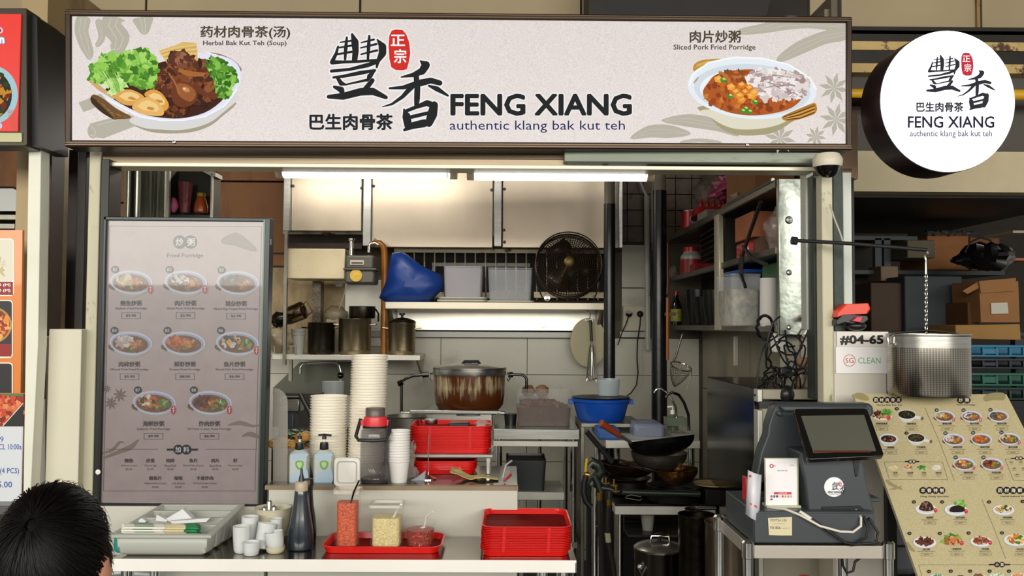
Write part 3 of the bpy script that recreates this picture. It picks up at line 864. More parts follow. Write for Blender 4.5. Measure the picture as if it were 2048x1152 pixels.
# their steel hood and shelf
b = MB(); b.ext([(-120, 372), (22, 372), (38, 380), (44, 396), (44, 424), (-120, 424)], 3.6, .5); tag(b.build('steel_hood', M('brushed_grey', '7e7e7c', .4, 1.0), bevel=.01), 'rounded polished steel cover above the orange menu board', 'hood')
b = MB(); b.pbox(-120, 428, 52, 440, 3.55, .5); b.pbox(-120, 446, 30, 458, 3.5, .4); b.pbox(30, 444, 50, 458, 3.49, .4); tag(b.build('steel_shelf', STEEL_D, bevel=.003), 'dull steel ledge between the rounded hood and orange menu board', 'shelf')
b = MB(); b.pbox(-200, 1012, 160, 1030, 3.0, .5); tag(b.build('neighbour_counter', M('grey_top', '5a5a58', .3), bevel=.004), 'grey counter edge behind the head of black hair', 'counter')

# ================================================================ CORNER STICKERS: unit number, clean sign
NP = thing('unit_number_plate', 'cream plate with black unit number #04-65', 'sign', tuple(pt(1725, 694, 3.12)))
b = MB(); b.pbox(1674, 663, 1777, 694, 3.12, .008); b.build('plate', M('plate_cream', 'e4ddd6', .5), NP, bevel=.001)
A = Art(lambda a, c: pt(a, c, 3.1195), NV); A.text('#04-65', 1681, 671, 1766, 689, '121212', .045); A.build('lettering', P_PAP, NP)
CS = thing('clean_sticker', 'white sticker with red ringed SG and green CLEAN', 'sign', tuple(pt(1725, 746, 3.115)))
b = MB(); b.pbox(1672, 694, 1775, 747, 3.12, .006); b.build('sheet', M('sticker_white', 'f2f0ef', .5), CS, smooth=False)
A = Art(lambda a, c: pt(a, c, 3.1195), NV)
A.ell(1699, 721, 12, 12, 'c8404c', 0, 32); A.ell(1699, 721, 10.8, 10.8, 'f2f0ef', 0, 32); A.text('SG', 1691, 716, 1707, 726, 'c8404c', .01); A.text('CLEAN', 1716, 715, 1761, 727, '6fb07c', .0)
A.build('lettering', P_PAP, CS)
# ================================================================ INSIDE THE STALL: hood, tube lamps
HOODM = M('hood_steel', 'cbbda8', 0.3, 0.8, var=0.16, scale=2.2, stain='7d5a34', sscale=40, sthr=0.72, swid=0.03, bump=0.35, bscale=2.0)
YH = 5.72
HD = thing('exhaust_hood', 'long steel kitchen exhaust hood with riveted panels behind the tube lamps', 'hood', tuple(pt(905, 496, YH)))
for (a, c, e, d) in ((583, 300, 724, 462), (744, 300, 986, 495), (1005, 300, 1213, 496)):
    MB().pbox(a, c, e, d, YH, .03).build('hood_panel', HOODM, HD, bevel=.004)
for (a, c, e, d) in ((567, 300, 581, 462), (726, 300, 743, 492), (988, 300, 1004, 493), (1238, 300, 1246, 496)):
    MB().pbox(a, c, e, d, YH - .03, .05).build('hood_strut', STEEL, HD, bevel=.004)
MB().pbox(567, 300, 1246, 470, YH + .04, .2).build('hood_body', STEEL_D, HD)
MB().pbox(1214, 300, 1237, 496, YH + .01, .03).build('hood_panel', STEEL_D, HD, bevel=.002)
b = MB()
for x_, y_ in ((586, 372), (723, 376), (747, 372), (983, 380), (1009, 378), (1008, 460), (750, 480), (1009, 484)):
    p = pt(x_, y_, YH - .004); b.lathe(p, [(0, .008), (.006, .006), (.01, 0)], 8, axis='Y')
b.build('rivet', STEEL_D, HD)

LAMPM = M('tube_lens', 'fffcf4', .4, emit=9.0)
for (x0, x1, y0, y1, nm) in ((548, 918, 338, 355, 'left lit tube lamp under the sign, next to the menu screen'), (930, 1312, 341, 361, 'right lit tube lamp under the sign, above the fan')):
    YL = 3.31
    c = pt((x0 + x1) / 2, (y0 + y1) / 2, YL)
    xa, xb = X(x0, YL, y0), X(x1, YL, y0)
    L_ = thing('tube_lamp', nm, 'lamp', (c.x, c.y, c.z), 'tube lamps under the sign')
    b = MB(); b.box(xa, xb, YL - .03, YL + .05, c.z + .012, c.z + .03); b.build('housing', M('lamp_housing', '9c9a8c', .4, .3), L_, bevel=.006)
    b = MB(); nseg = 10
    prof = [(.036 * math.cos(PI + PI * k / nseg), .03 * math.sin(PI + PI * k / nseg)) for k in range(nseg + 1)]
    xe = .035
    b.prism([(xa + xe, YL + .01 + p, c.z + .012 + q) for p, q in prof], (xb - xa - 2 * xe, 0, 0)); b.build('lens', LAMPM, L_)
    for xx_, sg in ((xa, 1), (xb, -1)):
        b = MB(); b.prism([(xx_ + sg * (xe - .001 if False else xe), YL + .01 + p * 1.02, c.z + .012 + q * 1.02) for p, q in prof], (-sg * xe * .8, 0, 0)); b.build('end_cap', M('lamp_cap', '9b8f7c', .35, alpha=.85), L_, bevel=.004)
    for k in range(5):
        xk = xa + (xb - xa) * (.04 + .23 * k)
        b = MB(); b.box(xk - .009, xk + .009, YL - .034, YL - .026, c.z + .002, c.z + .026); b.build('clip', STEEL_D, L_, bevel=.002)
    b = MB(); b.box(xb - xe - .008, xb - xe - .005, YL - .03, YL - .025, c.z - .02, c.z + .012); b.build('lens_seam', BLACKM, L_)

# ---------------------------------------------------------------- upper left: duct, cabinet, bottles
b = MB(); n_ = 28; prof = []
ductY = 4.4
for k in range(n_ + 1):
    x_ = 248 + (332 - 248) * k / n_
    prof.append((x_, ductY - .035 * math.sin(k * .75) - .02 * math.sin(k * 1.9) - .06 * math.sin(PI * k / n_)))
b.prism([Vector((X(x_, y_, 390), y_, Z(470, 4.4))) for x_, y_ in prof] + [Vector((X(332, 4.55, 390), 4.6, Z(470, 4.4))), Vector((X(248, 4.6, 390), 4.6, Z(470, 4.4)))], (0, 0, 2.92 - Z(470, 4.4)))
tag(b.build('steel_duct', M('dented_duct', 'b4b6a8', .25, .55, var=.1, bump=.1, scale=4)), 'dented shiny steel duct rising behind the menu screen', 'duct')
CB = thing('wall_cabinet', 'open steel wall cabinet holding a juice cup and sauce bottle', 'cabinet', tuple(pt(380, 440, 4.3)))
b = MB(); b.pbox(334, 332, 338, 452, 4.1, .12); b.pbox(421, 348, 424, 452, 4.1, .12); b.pbox(338, 340, 421, 452, 4.21, .01); b.pbox(334, 430, 424, 436, 4.1, .12); b.build('body', M('dark_steel_inner', '3c3d38', .4, .8), CB)
b = MB(); b.ext([(395, 330), (431, 345), (431, 353), (424, 353), (388, 334)], 4.1, .1); b.pbox(333, 330, 338, 440, 4.09, .02); b.pbox(421, 350, 424, 440, 4.09, .02); b.build('rim', STEEL_W, CB)
zc = Z(430, 4.15)
b = MB(); c = Vector((X(365, 4.15), 4.15, zc)); b.lathe(c, [(.022, 0), (.034, .14), (.036, .14), (.037, .142)], 20); b.lathe(c + Vector((0, 0, .001)), [(.0, .002), (.021, .002), (.026, .045), (0, .045)], 20)
tag(b.build('juice_cup', M('pink_drink', '9a4a50', .2, alpha=.55)), 'tapered cup with pink juice in the wall cabinet', 'cup')
BT = thing('sauce_bottle', 'orange sauce bottle with yellow cap in the wall cabinet', 'bottle', (X(397, 4.15), 4.15, zc))
c = Vector(BT.location)
b = MB(); b.lathe(c, [(.03, 0), (.032, .01), (.031, .03), (.024, .06), (.017, .075)], 20); b.build('bottle_body', M('orange_sauce', 'b8521a', .25, coat=.5), BT)
b = MB(); b.lathe(c, [(.019, .075), (.019, .092), (0, .093)], 16); b.build('cap', M('yellow_cap', 'b99a1e', .4), BT)
b = MB(); c = Vector((X(342, 4.15), 4.15, zc)); b.blob(c + Vector((0, 0, .035)), .022, .02, .036, .1); tag(b.build('pink_tub', M('pink_pack', 'd06a8c', .4)), 'small pink packet left of the juice cup in the wall cabinet', 'packet')

# ---------------------------------------------------------------- strip below the hood: control box, ledge, gas meter
b = MB(); b.pbox(575, 497, 690, 558, 5.45, .25); tag(b.build('duct_box', M('cream_duct', 'c9bb9a', .4, .25, var=.08, stain='6d4c28', sscale=14, sthr=.66), bevel=.006), 'cream metal duct box left of the gas meter', 'box')
b = MB(); b.pbox(567, 462, 573, 730, 5.38, .03); tag(b.build('wall_conduit', STEEL_D), 'vertical steel conduit left of the cream duct box', 'pipe')
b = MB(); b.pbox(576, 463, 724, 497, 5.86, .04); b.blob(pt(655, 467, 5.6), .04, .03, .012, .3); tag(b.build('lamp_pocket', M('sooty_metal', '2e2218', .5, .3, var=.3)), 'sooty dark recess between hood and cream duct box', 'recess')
GM = thing('gas_meter', 'grey gas meter with a round yellow label', 'gas meter', tuple(pt(720, 568, 5.4)))
GMM = M('meter_grey', '55524a', .45, .3, var=.1)
b = MB(); b.pbox(691, 510, 747, 538, 5.35, .16); b.build('upper_body', GMM, GM, bevel=.012)
b = MB(); b.pbox(689, 538, 749, 568, 5.34, .18); b.build('lower_body', GMM, GM, bevel=.014)
b = MB(); b.pbox(686, 536, 752, 540, 5.33, .2); b.build('flange', GMM, GM, bevel=.003)
b = MB(); b.pbox(700, 520, 728, 530, 5.345, .01); b.build('dial', M('dial', 'a8a090', .3), GM, bevel=.001)
b = MB(); b.pbox(703, 524, 725, 527, 5.342, .01); b.build('counter', M('dial_red', '3c1a14', .3), GM)
b = MB(); b.lathe(pt(712, 551, 5.335), [(.0, .002), (.036, .002), (.036, 0)], 28, axis='Y'); b.build('round_label', M('yellow_label', 'c9a63a', .5, var=.2, scale=60), GM)
b = MB(); b.lathe(pt(703, 497, 5.42), [(.014, -.05), (.014, .045), (.02, .05), (.02, .06)], 12); b.ptube([(738, 505), (738, 494), (742, 487), (750, 486), (757, 490)], 5.42, .012, 10)
b.build('connector', CHROME, GM)
b = MB(); b.ptube([(742, 490), (750, 486), (760, 487), (767, 494), (769, 505), (769, 560, 5.62), (768, 640, 5.62), (768, 708, 5.62)], 5.6, .021, 14)
tag(b.build('gas_riser', M('ochre_pipe', '965c18', .35, .1, var=.2, stain='5a3310', sscale=8, sthr=.6)), 'ochre vertical gas pipe beside the blue bag', 'pipe')
b = MB(); b.ptube([(693, 563), (690, 585), (684, 603), (678, 618)], 5.35, .004, 6); tag(b.build('thin_cable', M('grey_cable', '7a7a66', .5)), 'thin grey cable hanging below the gas meter', 'cable')
b = MB(); b.pbox(672, 560, 683, 573, 5.9, .02); tag(b.build('wall_tag', WHITEP), 'tiny white tag on the stained wall left of the gas meter', 'tag')
b = MB(); b.pbox(624, 562, 641, 700, 5.8, .1); tag(b.build('foil_pipe', M('foil_pipe', '6b6153', .35, .7, bump=.5, bscale=40, var=.3, scale=12)), 'foil wrapped vertical pipe behind the left cooking pots', 'pipe')

# ---------------------------------------------------------------- window grille, upper shelf
b = MB(); b.pbox(788, 497, 1215, 506, 5.86, .04)
WF = thing('window_frame', 'chipped cream steel window frame behind the upper shelf', 'window frame', tuple(pt(1000, 612, 5.9)))
CHIP = M('chipped_cream_paint', 'e2d6b4', .5, 0, stain='54341c', sscale=16, sthr=.6, swid=.04)
b.build('top_rail', CHIP, WF, bevel=.003)
MB().pbox(1068, 584, 1212, 596, 5.84, .04).build('bottom_rail', CHIP, WF, bevel=.003)
MB().pbox(760, 584, 985, 596, 5.88, .04).build('bottom_rail', CHIP, WF, bevel=.003)
MB().pbox(788, 506, 1215, 600, 5.985, .005).build('dark_opening', M('dark_window', '1c120b', .7, var=.3), WF, smooth=False)
MB().pbox(864, 526, 1060, 533, 5.95, .02).build('inner_frame', M('greenish_white', '9fa79a', .4), WF)
MB().pbox(864, 533, 868, 590, 5.95, .02).build('inner_frame', M('greenish_white', '9fa79a', .4), WF)
for k in range(22):
    x_ = 808 + k * 20.4
    if x_ > 1206: break
    b = MB(); b.ptube([(x_, 505), (x_ + .5, 600)], 5.87, .0055, 8); b.build('bar', M('grille_bar', 'b0a894', .35, .6), WF)

US = thing('upper_shelf', 'white wall shelf carrying the blue bag, tubs and fan', 'shelf', tuple(pt(990, 618, 5.6)))
zs = Z(605, 5.5)
b = MB(); b.box(X(770, 5.5), X(1212, 5.5), 5.5, 5.86, zs - .042, zs); b.build('board', M('shelf_white', 'd9d0ba', .4, .2, stain='8a7a5c', sscale=8, sthr=.66), US, bevel=.003)
for px_ in (783, 1200):
    b = MB(); x_ = X(px_, 5.7); b.box(x_ - .012, x_ + .012, 5.86, 5.9, zs - .2, zs - .042); b.prism([(x_ - .008, 5.62, zs - .043), (x_ - .008, 5.87, zs - .043), (x_ - .008, 5.87, zs - .17)], (.016, 0, 0)); b.build('bracket', STEEL_D, US)
b = MB(); b.pbox(782, 619, 1198, 661, 5.93, .03); tag(b.build('metal_backsplash', M('bright_splash_panel', 'f8f4e6', .38, 1.0, var=.06, stain='6e5a34', sscale=5, sthr=.63, swid=.16, stretch=(1, 1, 2.5)), bevel=.002), 'bright greasy steel splash panel under the upper shelf', 'panel')
b = MB(); b.pbox(640, 663, 1212, 675, 5.93, .06); tag(b.build('grey_rail', M('pale_grey_rail', 'a8aaa2', .4, .2), bevel=.003), 'pale grey rail across the wall above the tiles', 'rail')

# blue bag
b = MB()
bagp = [(784, 506), (800, 503), (812, 507), (830, 520), (842, 530), (862, 540), (880, 548), (887, 562), (886, 578), (872, 592), (858, 604), (820, 607), (790, 607), (768, 604), (758, 596), (764, 580), (772, 560), (776, 535)]
cx = sum(p[0] for p in bagp) / len(bagp); cy = 566
rings = []
for (f, dy) in ((1.0, 5.62), (.97, 5.58), (.82, 5.54), (.5, 5.52), (.2, 5.51)):
    rings.append([pt(cx + (x_ - cx) * f, cy + (y_ - cy) * f + 0, dy + .012 * noise.noise(Vector((x_ * .06, y_ * .06, f * 3)))) for x_, y_ in bagp])
ringsb = [[Vector((p.x, 5.62 + (5.62 - p.y) * 1.0, p.z)) for p in r_] for r_ in rings]
n_ = len(bagp); vs = []; fs = []
seq = ringsb[::-1] + rings[1:]
for r_ in seq: vs += r_
for i in range(len(seq) - 1):
    for k in range(n_): fs.append((i * n_ + k, i * n_ + (k + 1) % n_, (i + 1) * n_ + (k + 1) % n_, (i + 1) * n_ + k))
fs.append(tuple(range(n_))); fs.append(tuple((len(seq) - 1) * n_ + k for k in range(n_ - 1, -1, -1)))
b.add(vs, fs)
tag(b.build('plastic_bag', M('blue_bag', '0a3580', .42, bump=.35, bscale=9, scale=9, var=.15), angle=50), 'crumpled bright blue plastic bag on the upper shelf', 'bag')


def tub(name, label, cat, px0, px1, py0, py1, Y, dep, mat, rim=.006, taper=.92, zb=None, contents=None, group=None, r=.015, rimmat=None):
    """open rounded rectangular tub, standing on zb"""
    xa, xb = X(px0, Y, py0), X(px1, Y, py0); zt = Z(py0, Y, (px0 + px1) / 2)
    zb = Z(py1, Y, (px0 + px1) / 2) if zb is None else zb
    cx, cyy = (xa + xb) / 2, Y + dep / 2
    t = thing(name, label, cat, (cx, cyy, zb), group)
    b = MB()

    def ring(hx, hy, z, rr=r, n=5):
        out = []
        for sx, sy, a0 in ((1, 1, 0), (-1, 1, PI / 2), (-1, -1, PI), (1, -1, 1.5 * PI)):
            for k in range(n):
                a = a0 + PI / 2 * k / (n - 1)
                out.append(Vector((cx + sx * (hx - rr) + rr * math.cos(a), cyy + sy * (hy - rr) + rr * math.sin(a), z)))
        return out
    hx, hy = (xb - xa) / 2, dep / 2
    th = .003
    rs = [ring(hx * taper, hy * taper, zb), ring(hx * .985, hy * .985, zt - rim), ring(hx, hy, zt - rim), ring(hx, hy, zt), ring(hx * .97, hy * .97, zt), ring(hx * taper - th, hy * taper - th, zb + th)]
    n = len(rs[0]); vs = []; fs = []
    for q in rs: vs += q
    for i in range(len(rs) - 1):
        for k in range(n): fs.append((i * n + k, i * n + (k + 1) % n, (i + 1) * n + (k + 1) % n, (i + 1) * n + k))
    fs.append(tuple(range(n - 1, -1, -1))); fs.append(tuple(5 * n + k for k in range(n)))
    b.add(vs, fs); b.build('tub_body', mat, t)
    if contents:
        cm, f = contents
        b = MB(); zf = zb + (zt - zb) * f; t2 = taper + (1 - taper) * f
        rs = [ring(hx * taper - 2 * th, hy * taper - 2 * th, zb + th * 1.5), ring(hx * t2 - 2.5 * th, hy * t2 - 2.5 * th, zf)]
        vs = rs[0] + rs[1]; fs = [(k, (k + 1) % n, n + (k + 1) % n, n + k) for k in range(n)] + [tuple(range(n - 1, -1, -1)), tuple(n + k for k in range(n))]
        b.add(vs, fs); b.build('contents', cm, t)
    return t


def flatlid(cx, cyy, zb, hx, hy, h, mat, name, label, cat='lid', group=None, r=.03):
    b = MB(); vs = []; n = 6
    for z, f in ((zb, .94), (zb + h * .4, 1), (zb + h, 1), (zb + h, .9), (zb + h * .6, .88)):
        for sx, sy, a0 in ((1, 1, 0), (-1, 1, PI / 2), (-1, -1, PI), (1, -1, 1.5 * PI)):
            for k in range(n):
                a = a0 + PI / 2 * k / (n - 1)
                vs.append(Vector((cx + (sx * (hx - r) + r * math.cos(a)) * f, cyy + (sy * (hy - r) + r * math.sin(a)) * f, z)))
    m = 4 * n; fs = []
    for i in range(4):
        for k in range(m): fs.append((i * m + k, i * m + (k + 1) % m, (i + 1) * m + (k + 1) % m, (i + 1) * m + k))
    fs.append(tuple(range(m - 1, -1, -1))); fs.append(tuple(4 * m + k for k in range(m)))
    b.add(vs, fs)
    return tag(b.build(name, mat), label, cat, group)


# lids under the lilac tub, then the tubs
LIDM = M('lid_grey_plastic', 'aaa99a', .3, alpha=.9)
lc = X(924, 5.55)
flatlid(lc, 5.66, zs + .001, .155, .14, .016, LIDM, 'container_lid', 'lowest grey plastic lid under the lilac tub on the upper shelf')
flatlid(lc + .005, 5.66, zs + .018, .15, .135, .014, LIDM, 'container_lid', 'upper grey plastic lid carrying the lilac tub')
tub('storage_tub', 'lilac grey plastic tub standing on lids on the upper shelf', 'tub', 887, 966, 532, 586, 5.53, .26, M('lilac_plastic', 'a8a4ac', .32, alpha=.66), zb=zs + .033)
flatlid(X(1020, 5.55), 5.66, zs + .001, .15, .13, .012, LIDM, 'container_lid', 'grey lid under the clear tub on the upper shelf')
tub('storage_tub', 'clear plastic tub with a few packets, beside the fan', 'tub', 975, 1066, 535, 601, 5.53, .26, CLEAR, zb=zs + .014, contents=(M('clear_packets', 'a8a89a', .4, alpha=.3, bump=.6, bscale=30), .3))
# fan
FN = thing('fan', 'black round wire cage fan on the upper shelf', 'fan', (X(1140, 5.6), 5.62, zs))
FB = M('fan_black', '3a2f22', .4, .6)
fc_ = pt(1137, 531, 5.6); fr_ = 66 / F * 5.6
tilt = Matrix.Rotation(math.radians(-14), 3, 'X')


def fring(r, d, n=40): return [fc_ + tilt @ Vector((r * math.cos(2 * PI * k / n), -d, r * math.sin(2 * PI * k / n))) for k in range(n)]


b = MB(); b.tube(fring(fr_, .0), .006, 6, closed=True); b.tube(fring(fr_, .045), .004, 6, closed=True); b.tube(fring(fr_, -.04), .004, 6, closed=True); b.build('outer_ring', FB, FN)
b = MB()
for k in range(72):
    a = 2 * PI * k / 72
    p = lambda r, d: fc_ + tilt @ Vector((r * math.cos(a), -d, r * math.sin(a)))
    b.tube([p(.03, .075), p(fr_ * .5, .07), p(fr_ * .85, .055), p(fr_, .02), p(fr_ * .95, -.04), p(.06, -.06)], .0018, 4)
for q in range(1, 12): b.tube(fring(.035 + (fr_ - .04) * q / 12, .074 - .03 * (q / 12) ** 3, 32), .0019, 4, closed=True)
o = b.build('wire_cage', FB, FN); o['kind'] = 'stuff'
for k in range(3):
    a0 = 2 * PI * k / 3; vs = []; 
    for i in range(7):
        for j in range(2):
            r_ = .03 + (fr_ * .85 - .03) * i / 6; w_ = (.35 + .35 * math.sin(PI * i / 6)) * (j - .5) * 2
            vs.append(fc_ + tilt @ Vector((r_ * math.cos(a0 + w_), .02 * (j - .5) * 2, r_ * math.sin(a0 + w_))))
    b = MB(); b.add(vs, [(2 * i, 2 * i + 1, 2 * i + 3, 2 * i + 2) for i in range(6)]); b.build('blade', M('fan_blade', '33261a', .35), FN, solid=.003)
b = MB(); b.blob(fc_ + tilt @ Vector((0, -.078, 0)), .034, .01, .034, 0, 16, 8); b.build('hub_badge', M('fan_badge', '6e5c30', .35, .5), FN)
b = MB(); b.lathe(fc_ + tilt @ Vector((0, .06, 0)), [(.05, -.06), (.055, 0), (.05, .05)], 16, axis='Y'); b.build('motor', FB, FN)
b = MB(); x_ = fc_.x
b.tube([fc_ + Vector((fr_ + .004, 0, 0)), fc_ + Vector((fr_ * .95, 0, -.12)), Vector((x_ + fr_ * .75, 5.6, zs + .012)), Vector((x_ - fr_ * .75, 5.6, zs + .012)), fc_ + Vector((-fr_ * .95, 0, -.12)), fc_ + Vector((-fr_ - .004, 0, 0))], .006, 8)
b.tube([Vector((x_ - fr_ * .75, 5.6, zs + .012)), Vector((x_ - fr_ * .75, 5.8, zs + .012)), Vector((x_ + fr_ * .75, 5.8, zs + .012)), Vector((x_ + fr_ * .75, 5.6, zs + .012))], .006, 8)
b.build('stand', FB, FN)
b = MB(); b.lathe(pt(1094, 597, 5.52), [(.0, .02), (.018, .018), (.018, 0)], 16, axis='Y'); b.build('knob', CHROME, FN)

# ---------------------------------------------------------------- black pipes
for (x0, yt, hw, Yp, nm) in ((1219, 408, 11.5, 5.15, 'left black wrapped drain pipe with grey upper end beside the fan'), (1318, 382, 15, 5.2, 'right thick black wrapped drain pipe in front of the sockets')):
    c = pt(x0, yt, Yp); r_ = hw / F * Yp
    P_ = thing('drain_pipe', nm, 'pipe', (c.x, c.y, 0), 'drain pipes on the back wall')
    b = MB(); b.lathe((c.x, c.y, 0), [(r_, 0), (r_ * 1.05, 1.1), (r_, 1.5), (r_ * 1.02, c.z)], 20); b.build('black_wrap', M('black_wrap', '0d0e12', .3, bump=.15, bscale=12), P_)
    b = MB(); b.lathe((c.x, c.y, c.z), [(r_ * .93, 0), (r_ * .93, .75)], 20); b.build('grey_pipe', M('grey_pipe', '8a8272', .5, var=.15), P_)
b = MB(); b.ptube([(1293, 392), (1294, 480), (1296, 700)], 5.9, .018, 8); b.ptube([(1280, 360), (1286, 378), (1293, 392)], 5.9, .01, 8); tag(b.build('cable_duct', M('pale_duct', 'b9bbb0', .5)), 'pale vertical cable duct left of the thick black pipe', 'duct')
b = MB(); b.pbox(1240, 663, 1297, 675, 5.93, .05); tag(b.build('grey_rail', M('pale_grey_rail', 'a8aaa2', .4, .2), bevel=.003), 'short pale grey rail below the double socket', 'rail')
# double socket
SK = thing('double_socket', 'double wall socket with two black plugs', 'socket', tuple(pt(1269, 662, 5.96)))
b = MB(); b.pbox(1246, 612, 1291, 662, 5.96, .03); b.build('plate', M('socket_plate', 'c4bfa8', .45), SK, bevel=.004)
for x_ in (1258, 1280):
    b = MB(); b.blob(pt(x_, 628, 5.95), .022, .025, .022, 0, 12, 8); b.build('plug', BLACKP, SK, bevel=.002)
b = MB(); b.pbox(1252, 622, 1263, 627, 5.92, .004); b.build('plug_label', M('plug_label', 'b09a98', .5), SK)
b = MB(); b.ptube([(1257, 633), (1252, 648), (1243, 668), (1236, 690)], 5.93, .004, 6); tag(b.build('plug_cable', RUBBER), 'black cord from the left plug running behind the left pipe', 'cord')
b = MB(); b.ptube([(1281, 633), (1280, 650), (1275, 680), (1274, 715), (1276, 745), (1273, 770), (1262, 786), (1245, 798)], 5.9, .0045, 6); tag(b.build('plug_cable', RUBBER), 'black cord from the right plug curving down to the blue basin', 'cord')
b = MB(); b.ptube([(1306, 548), (1301, 565), (1300, 590), (1304, 612)], 5.3, .004, 6); tag(b.build('hook_cable', RUBBER), 'dark loop of cable beside the thick black pipe', 'cable')
# chopping board + whisk
c = pt(1177, 685, 5.8)
b = MB(); n_ = 40; b.prism([(c.x + 36.5 / F * 5.8 * math.cos(2 * PI * k / n_), 5.8, c.z + 49 / F * 5.8 * math.sin(2 * PI * k / n_)) for k in range(n_)], (0, .02, 0))
CBD = thing('chopping_board', 'round cream chopping board hanging under the upper shelf', 'board', (c.x, 5.8, c.z - .16)); b.build('board', M('board_cream', 'bdb491', .5, var=.06, stain='7a5c30', sscale=7, sthr=.7), CBD, bevel=.004)
b = MB(); b.ptube([(1172, 619), (1181, 630), (1179, 637)], 5.79, .003, 6); b.pbox(1170, 638, 1186, 643, 5.785, .012); b.build('hook', CHROME, CBD)
WK = thing('whisk', 'steel balloon whisk with black handle in front of the round board', 'whisk', tuple(pt(1186, 762, 5.72)))
b = MB(); b.ptube([(1181, 640), (1183, 682)], 5.74, .009, 10); b.build('handle', M('whisk_handle', '24221e', .3), WK)
b = MB()
for k in range(7):
    a = PI * k / 7
    pts = []
    for i in range(17):
        t = -1 + 2 * i / 16; w_ = math.sin(PI * (i / 16)) ** .8
        hw = 12 / F * 5.74
        x_ = (1 if t > 0 else -1) * hw * (1 - abs(t)) ** .55 * (1 if abs(t) < 1 else 0)
        yy = 762 - 80 * abs(t) ** 1.3
        base_ = pt(1184 + (762 - yy) * -.01, yy, 5.74)
        pts.append(base_ + Vector((x_ * math.cos(a), x_ * math.sin(a), 0)))
    b.tube(pts, .0016, 4)
o = b.build('wires', CHROME, WK)

# ================================================================ LEFT SHELF WITH POTS
LS = thing('left_shelf', 'steel wall shelf carrying the row of cooking pots on the left', 'shelf', tuple(pt(690, 722, 5.4)))
zl = Z(712, 5.4)
b = MB(); b.box(X(545, 5.4), X(841, 5.4), 5.4, 5.78, zl - .03, zl); b.build('board', STEEL_W, LS, bevel=.003)
b = MB(); x_ = X(836, 5.5); b.box(x_ - .01, x_ + .01, 5.78, 5.81, zl - .18, zl - .03); b.prism([(x_ - .006, 5.45, zl - .031), (x_ - .006, 5.79, zl - .031), (x_ - .006, 5.79, zl - .15)], (.012, 0, 0)); b.build('bracket', STEEL_D, LS)
b = MB(); x_ = X(560, 5.5); b.box(x_ - .01, x_ + .01, 5.78, 5.81, zl - .18, zl - .03); b.build('bracket', STEEL_D, LS)
POTM = M('burnt_pot_steel', '94866a', .28, .95, var=.3, scale=6, stain='1c140c', sscale=9, sthr=.6, swid=.15)
POTD = M('dark_pot_steel', '3a352c', .3, .95, var=.3, scale=6, stain='15110c', sscale=7, sthr=.55, swid=.15)


def pot(name, label, cx, Y, zb, hw, h, mat, lid=None, handles=True, cat='pot', group=None, belly=1.0, hm=None):
    r_ = hw / F * Y; x_ = X(cx, Y)
    t = thing(name, label, cat, (x_, Y, zb), group)
    c = Vector((x_, Y, zb))
    b = MB(); b.lathe(c, [(r_ * .9 * belly, 0), (r_ * .98 * belly, .01), (r_, .03), (r_, h - .008), (r_ * 1.03, h - .004), (r_ * 1.03, h), (r_ * .985, h), (r_ * .97, h - .01), (r_ * .97, .02), (0, .012)], 36, cap1=False)
    b.build('pot_body', mat, t)
    if handles:
        for sg in (-1, 1):
            b = MB(); b.tube([c + Vector((sg * r_ * .98, -.03, h * .82)), c + Vector((sg * (r_ + .03), -.03, h * .84)), c + Vector((sg * (r_ + .03), .03, h * .84)), c + Vector((sg * r_ * .98, .03, h * .82))], .004, 6)
            b.build('handle', hm or mat, t)
    if lid:
        b = MB(); b.lathe(c, [(r_ * 1.02, h), (r_ * 1.03, h + .006), (r_ * .9, h + .016), (r_ * .4, h + .03), (0, h + .034)], 36)
        l_ = b.build('lid', lid, t)
        b = MB(); b.lathe(c, [(.008, h + .03), (.008, h + .045), (.018, h + .05), (.018, h + .06), (0, h + .062)], 14); b.build('knob', M('knob_black', '1a1814', .4), l_)
    return t


pot('cooking_pot', 'dark stained cooking pot, first of the three on the left shelf', 643, 5.55, zl, 27, .195, POTD)
pot('cooking_pot', 'largest burnt steel pot in the middle of the left shelf', 710, 5.55, zl, 32, .22, POTM)
pot('cooking_pot', 'burnt steel pot at the right end of the left shelf', 804, 5.55, zl, 27, .195, POTM, lid=POTD)
c = Vector((X(724, 5.55), 5.55, zl + .221))
b = MB(); r_ = 26 / F * 5.55; b.lathe(c, [(r_ * .95, 0), (r_, .01), (r_, .07), (r_ * 1.04, .074), (r_ * .97, .074), (r_ * .95, .012), (0, .012)], 30, cap1=False); b.tube([c + Vector((r_, 0, .06)), c + Vector((r_ + .02, 0, .03)), c + Vector((r_ + .02, 0, -.02))], .006, 6)
tag(b.build('small_pot', POTD), 'shallow dark pan resting on the largest pot', 'pan')
b = MB(); b.blob(pt(672, 628, 5.7), .075, .06, .05, .1, 16, 10); b.box(X(655, 5.7), X(690, 5.7), 5.66, 5.74, zl, Z(640, 5.7)); tag(b.build('rice_sack', M('cloudy_bag', 'a59a80', .4, alpha=.75)), 'cloudy plastic bag bundle between the two left pots', 'bag')
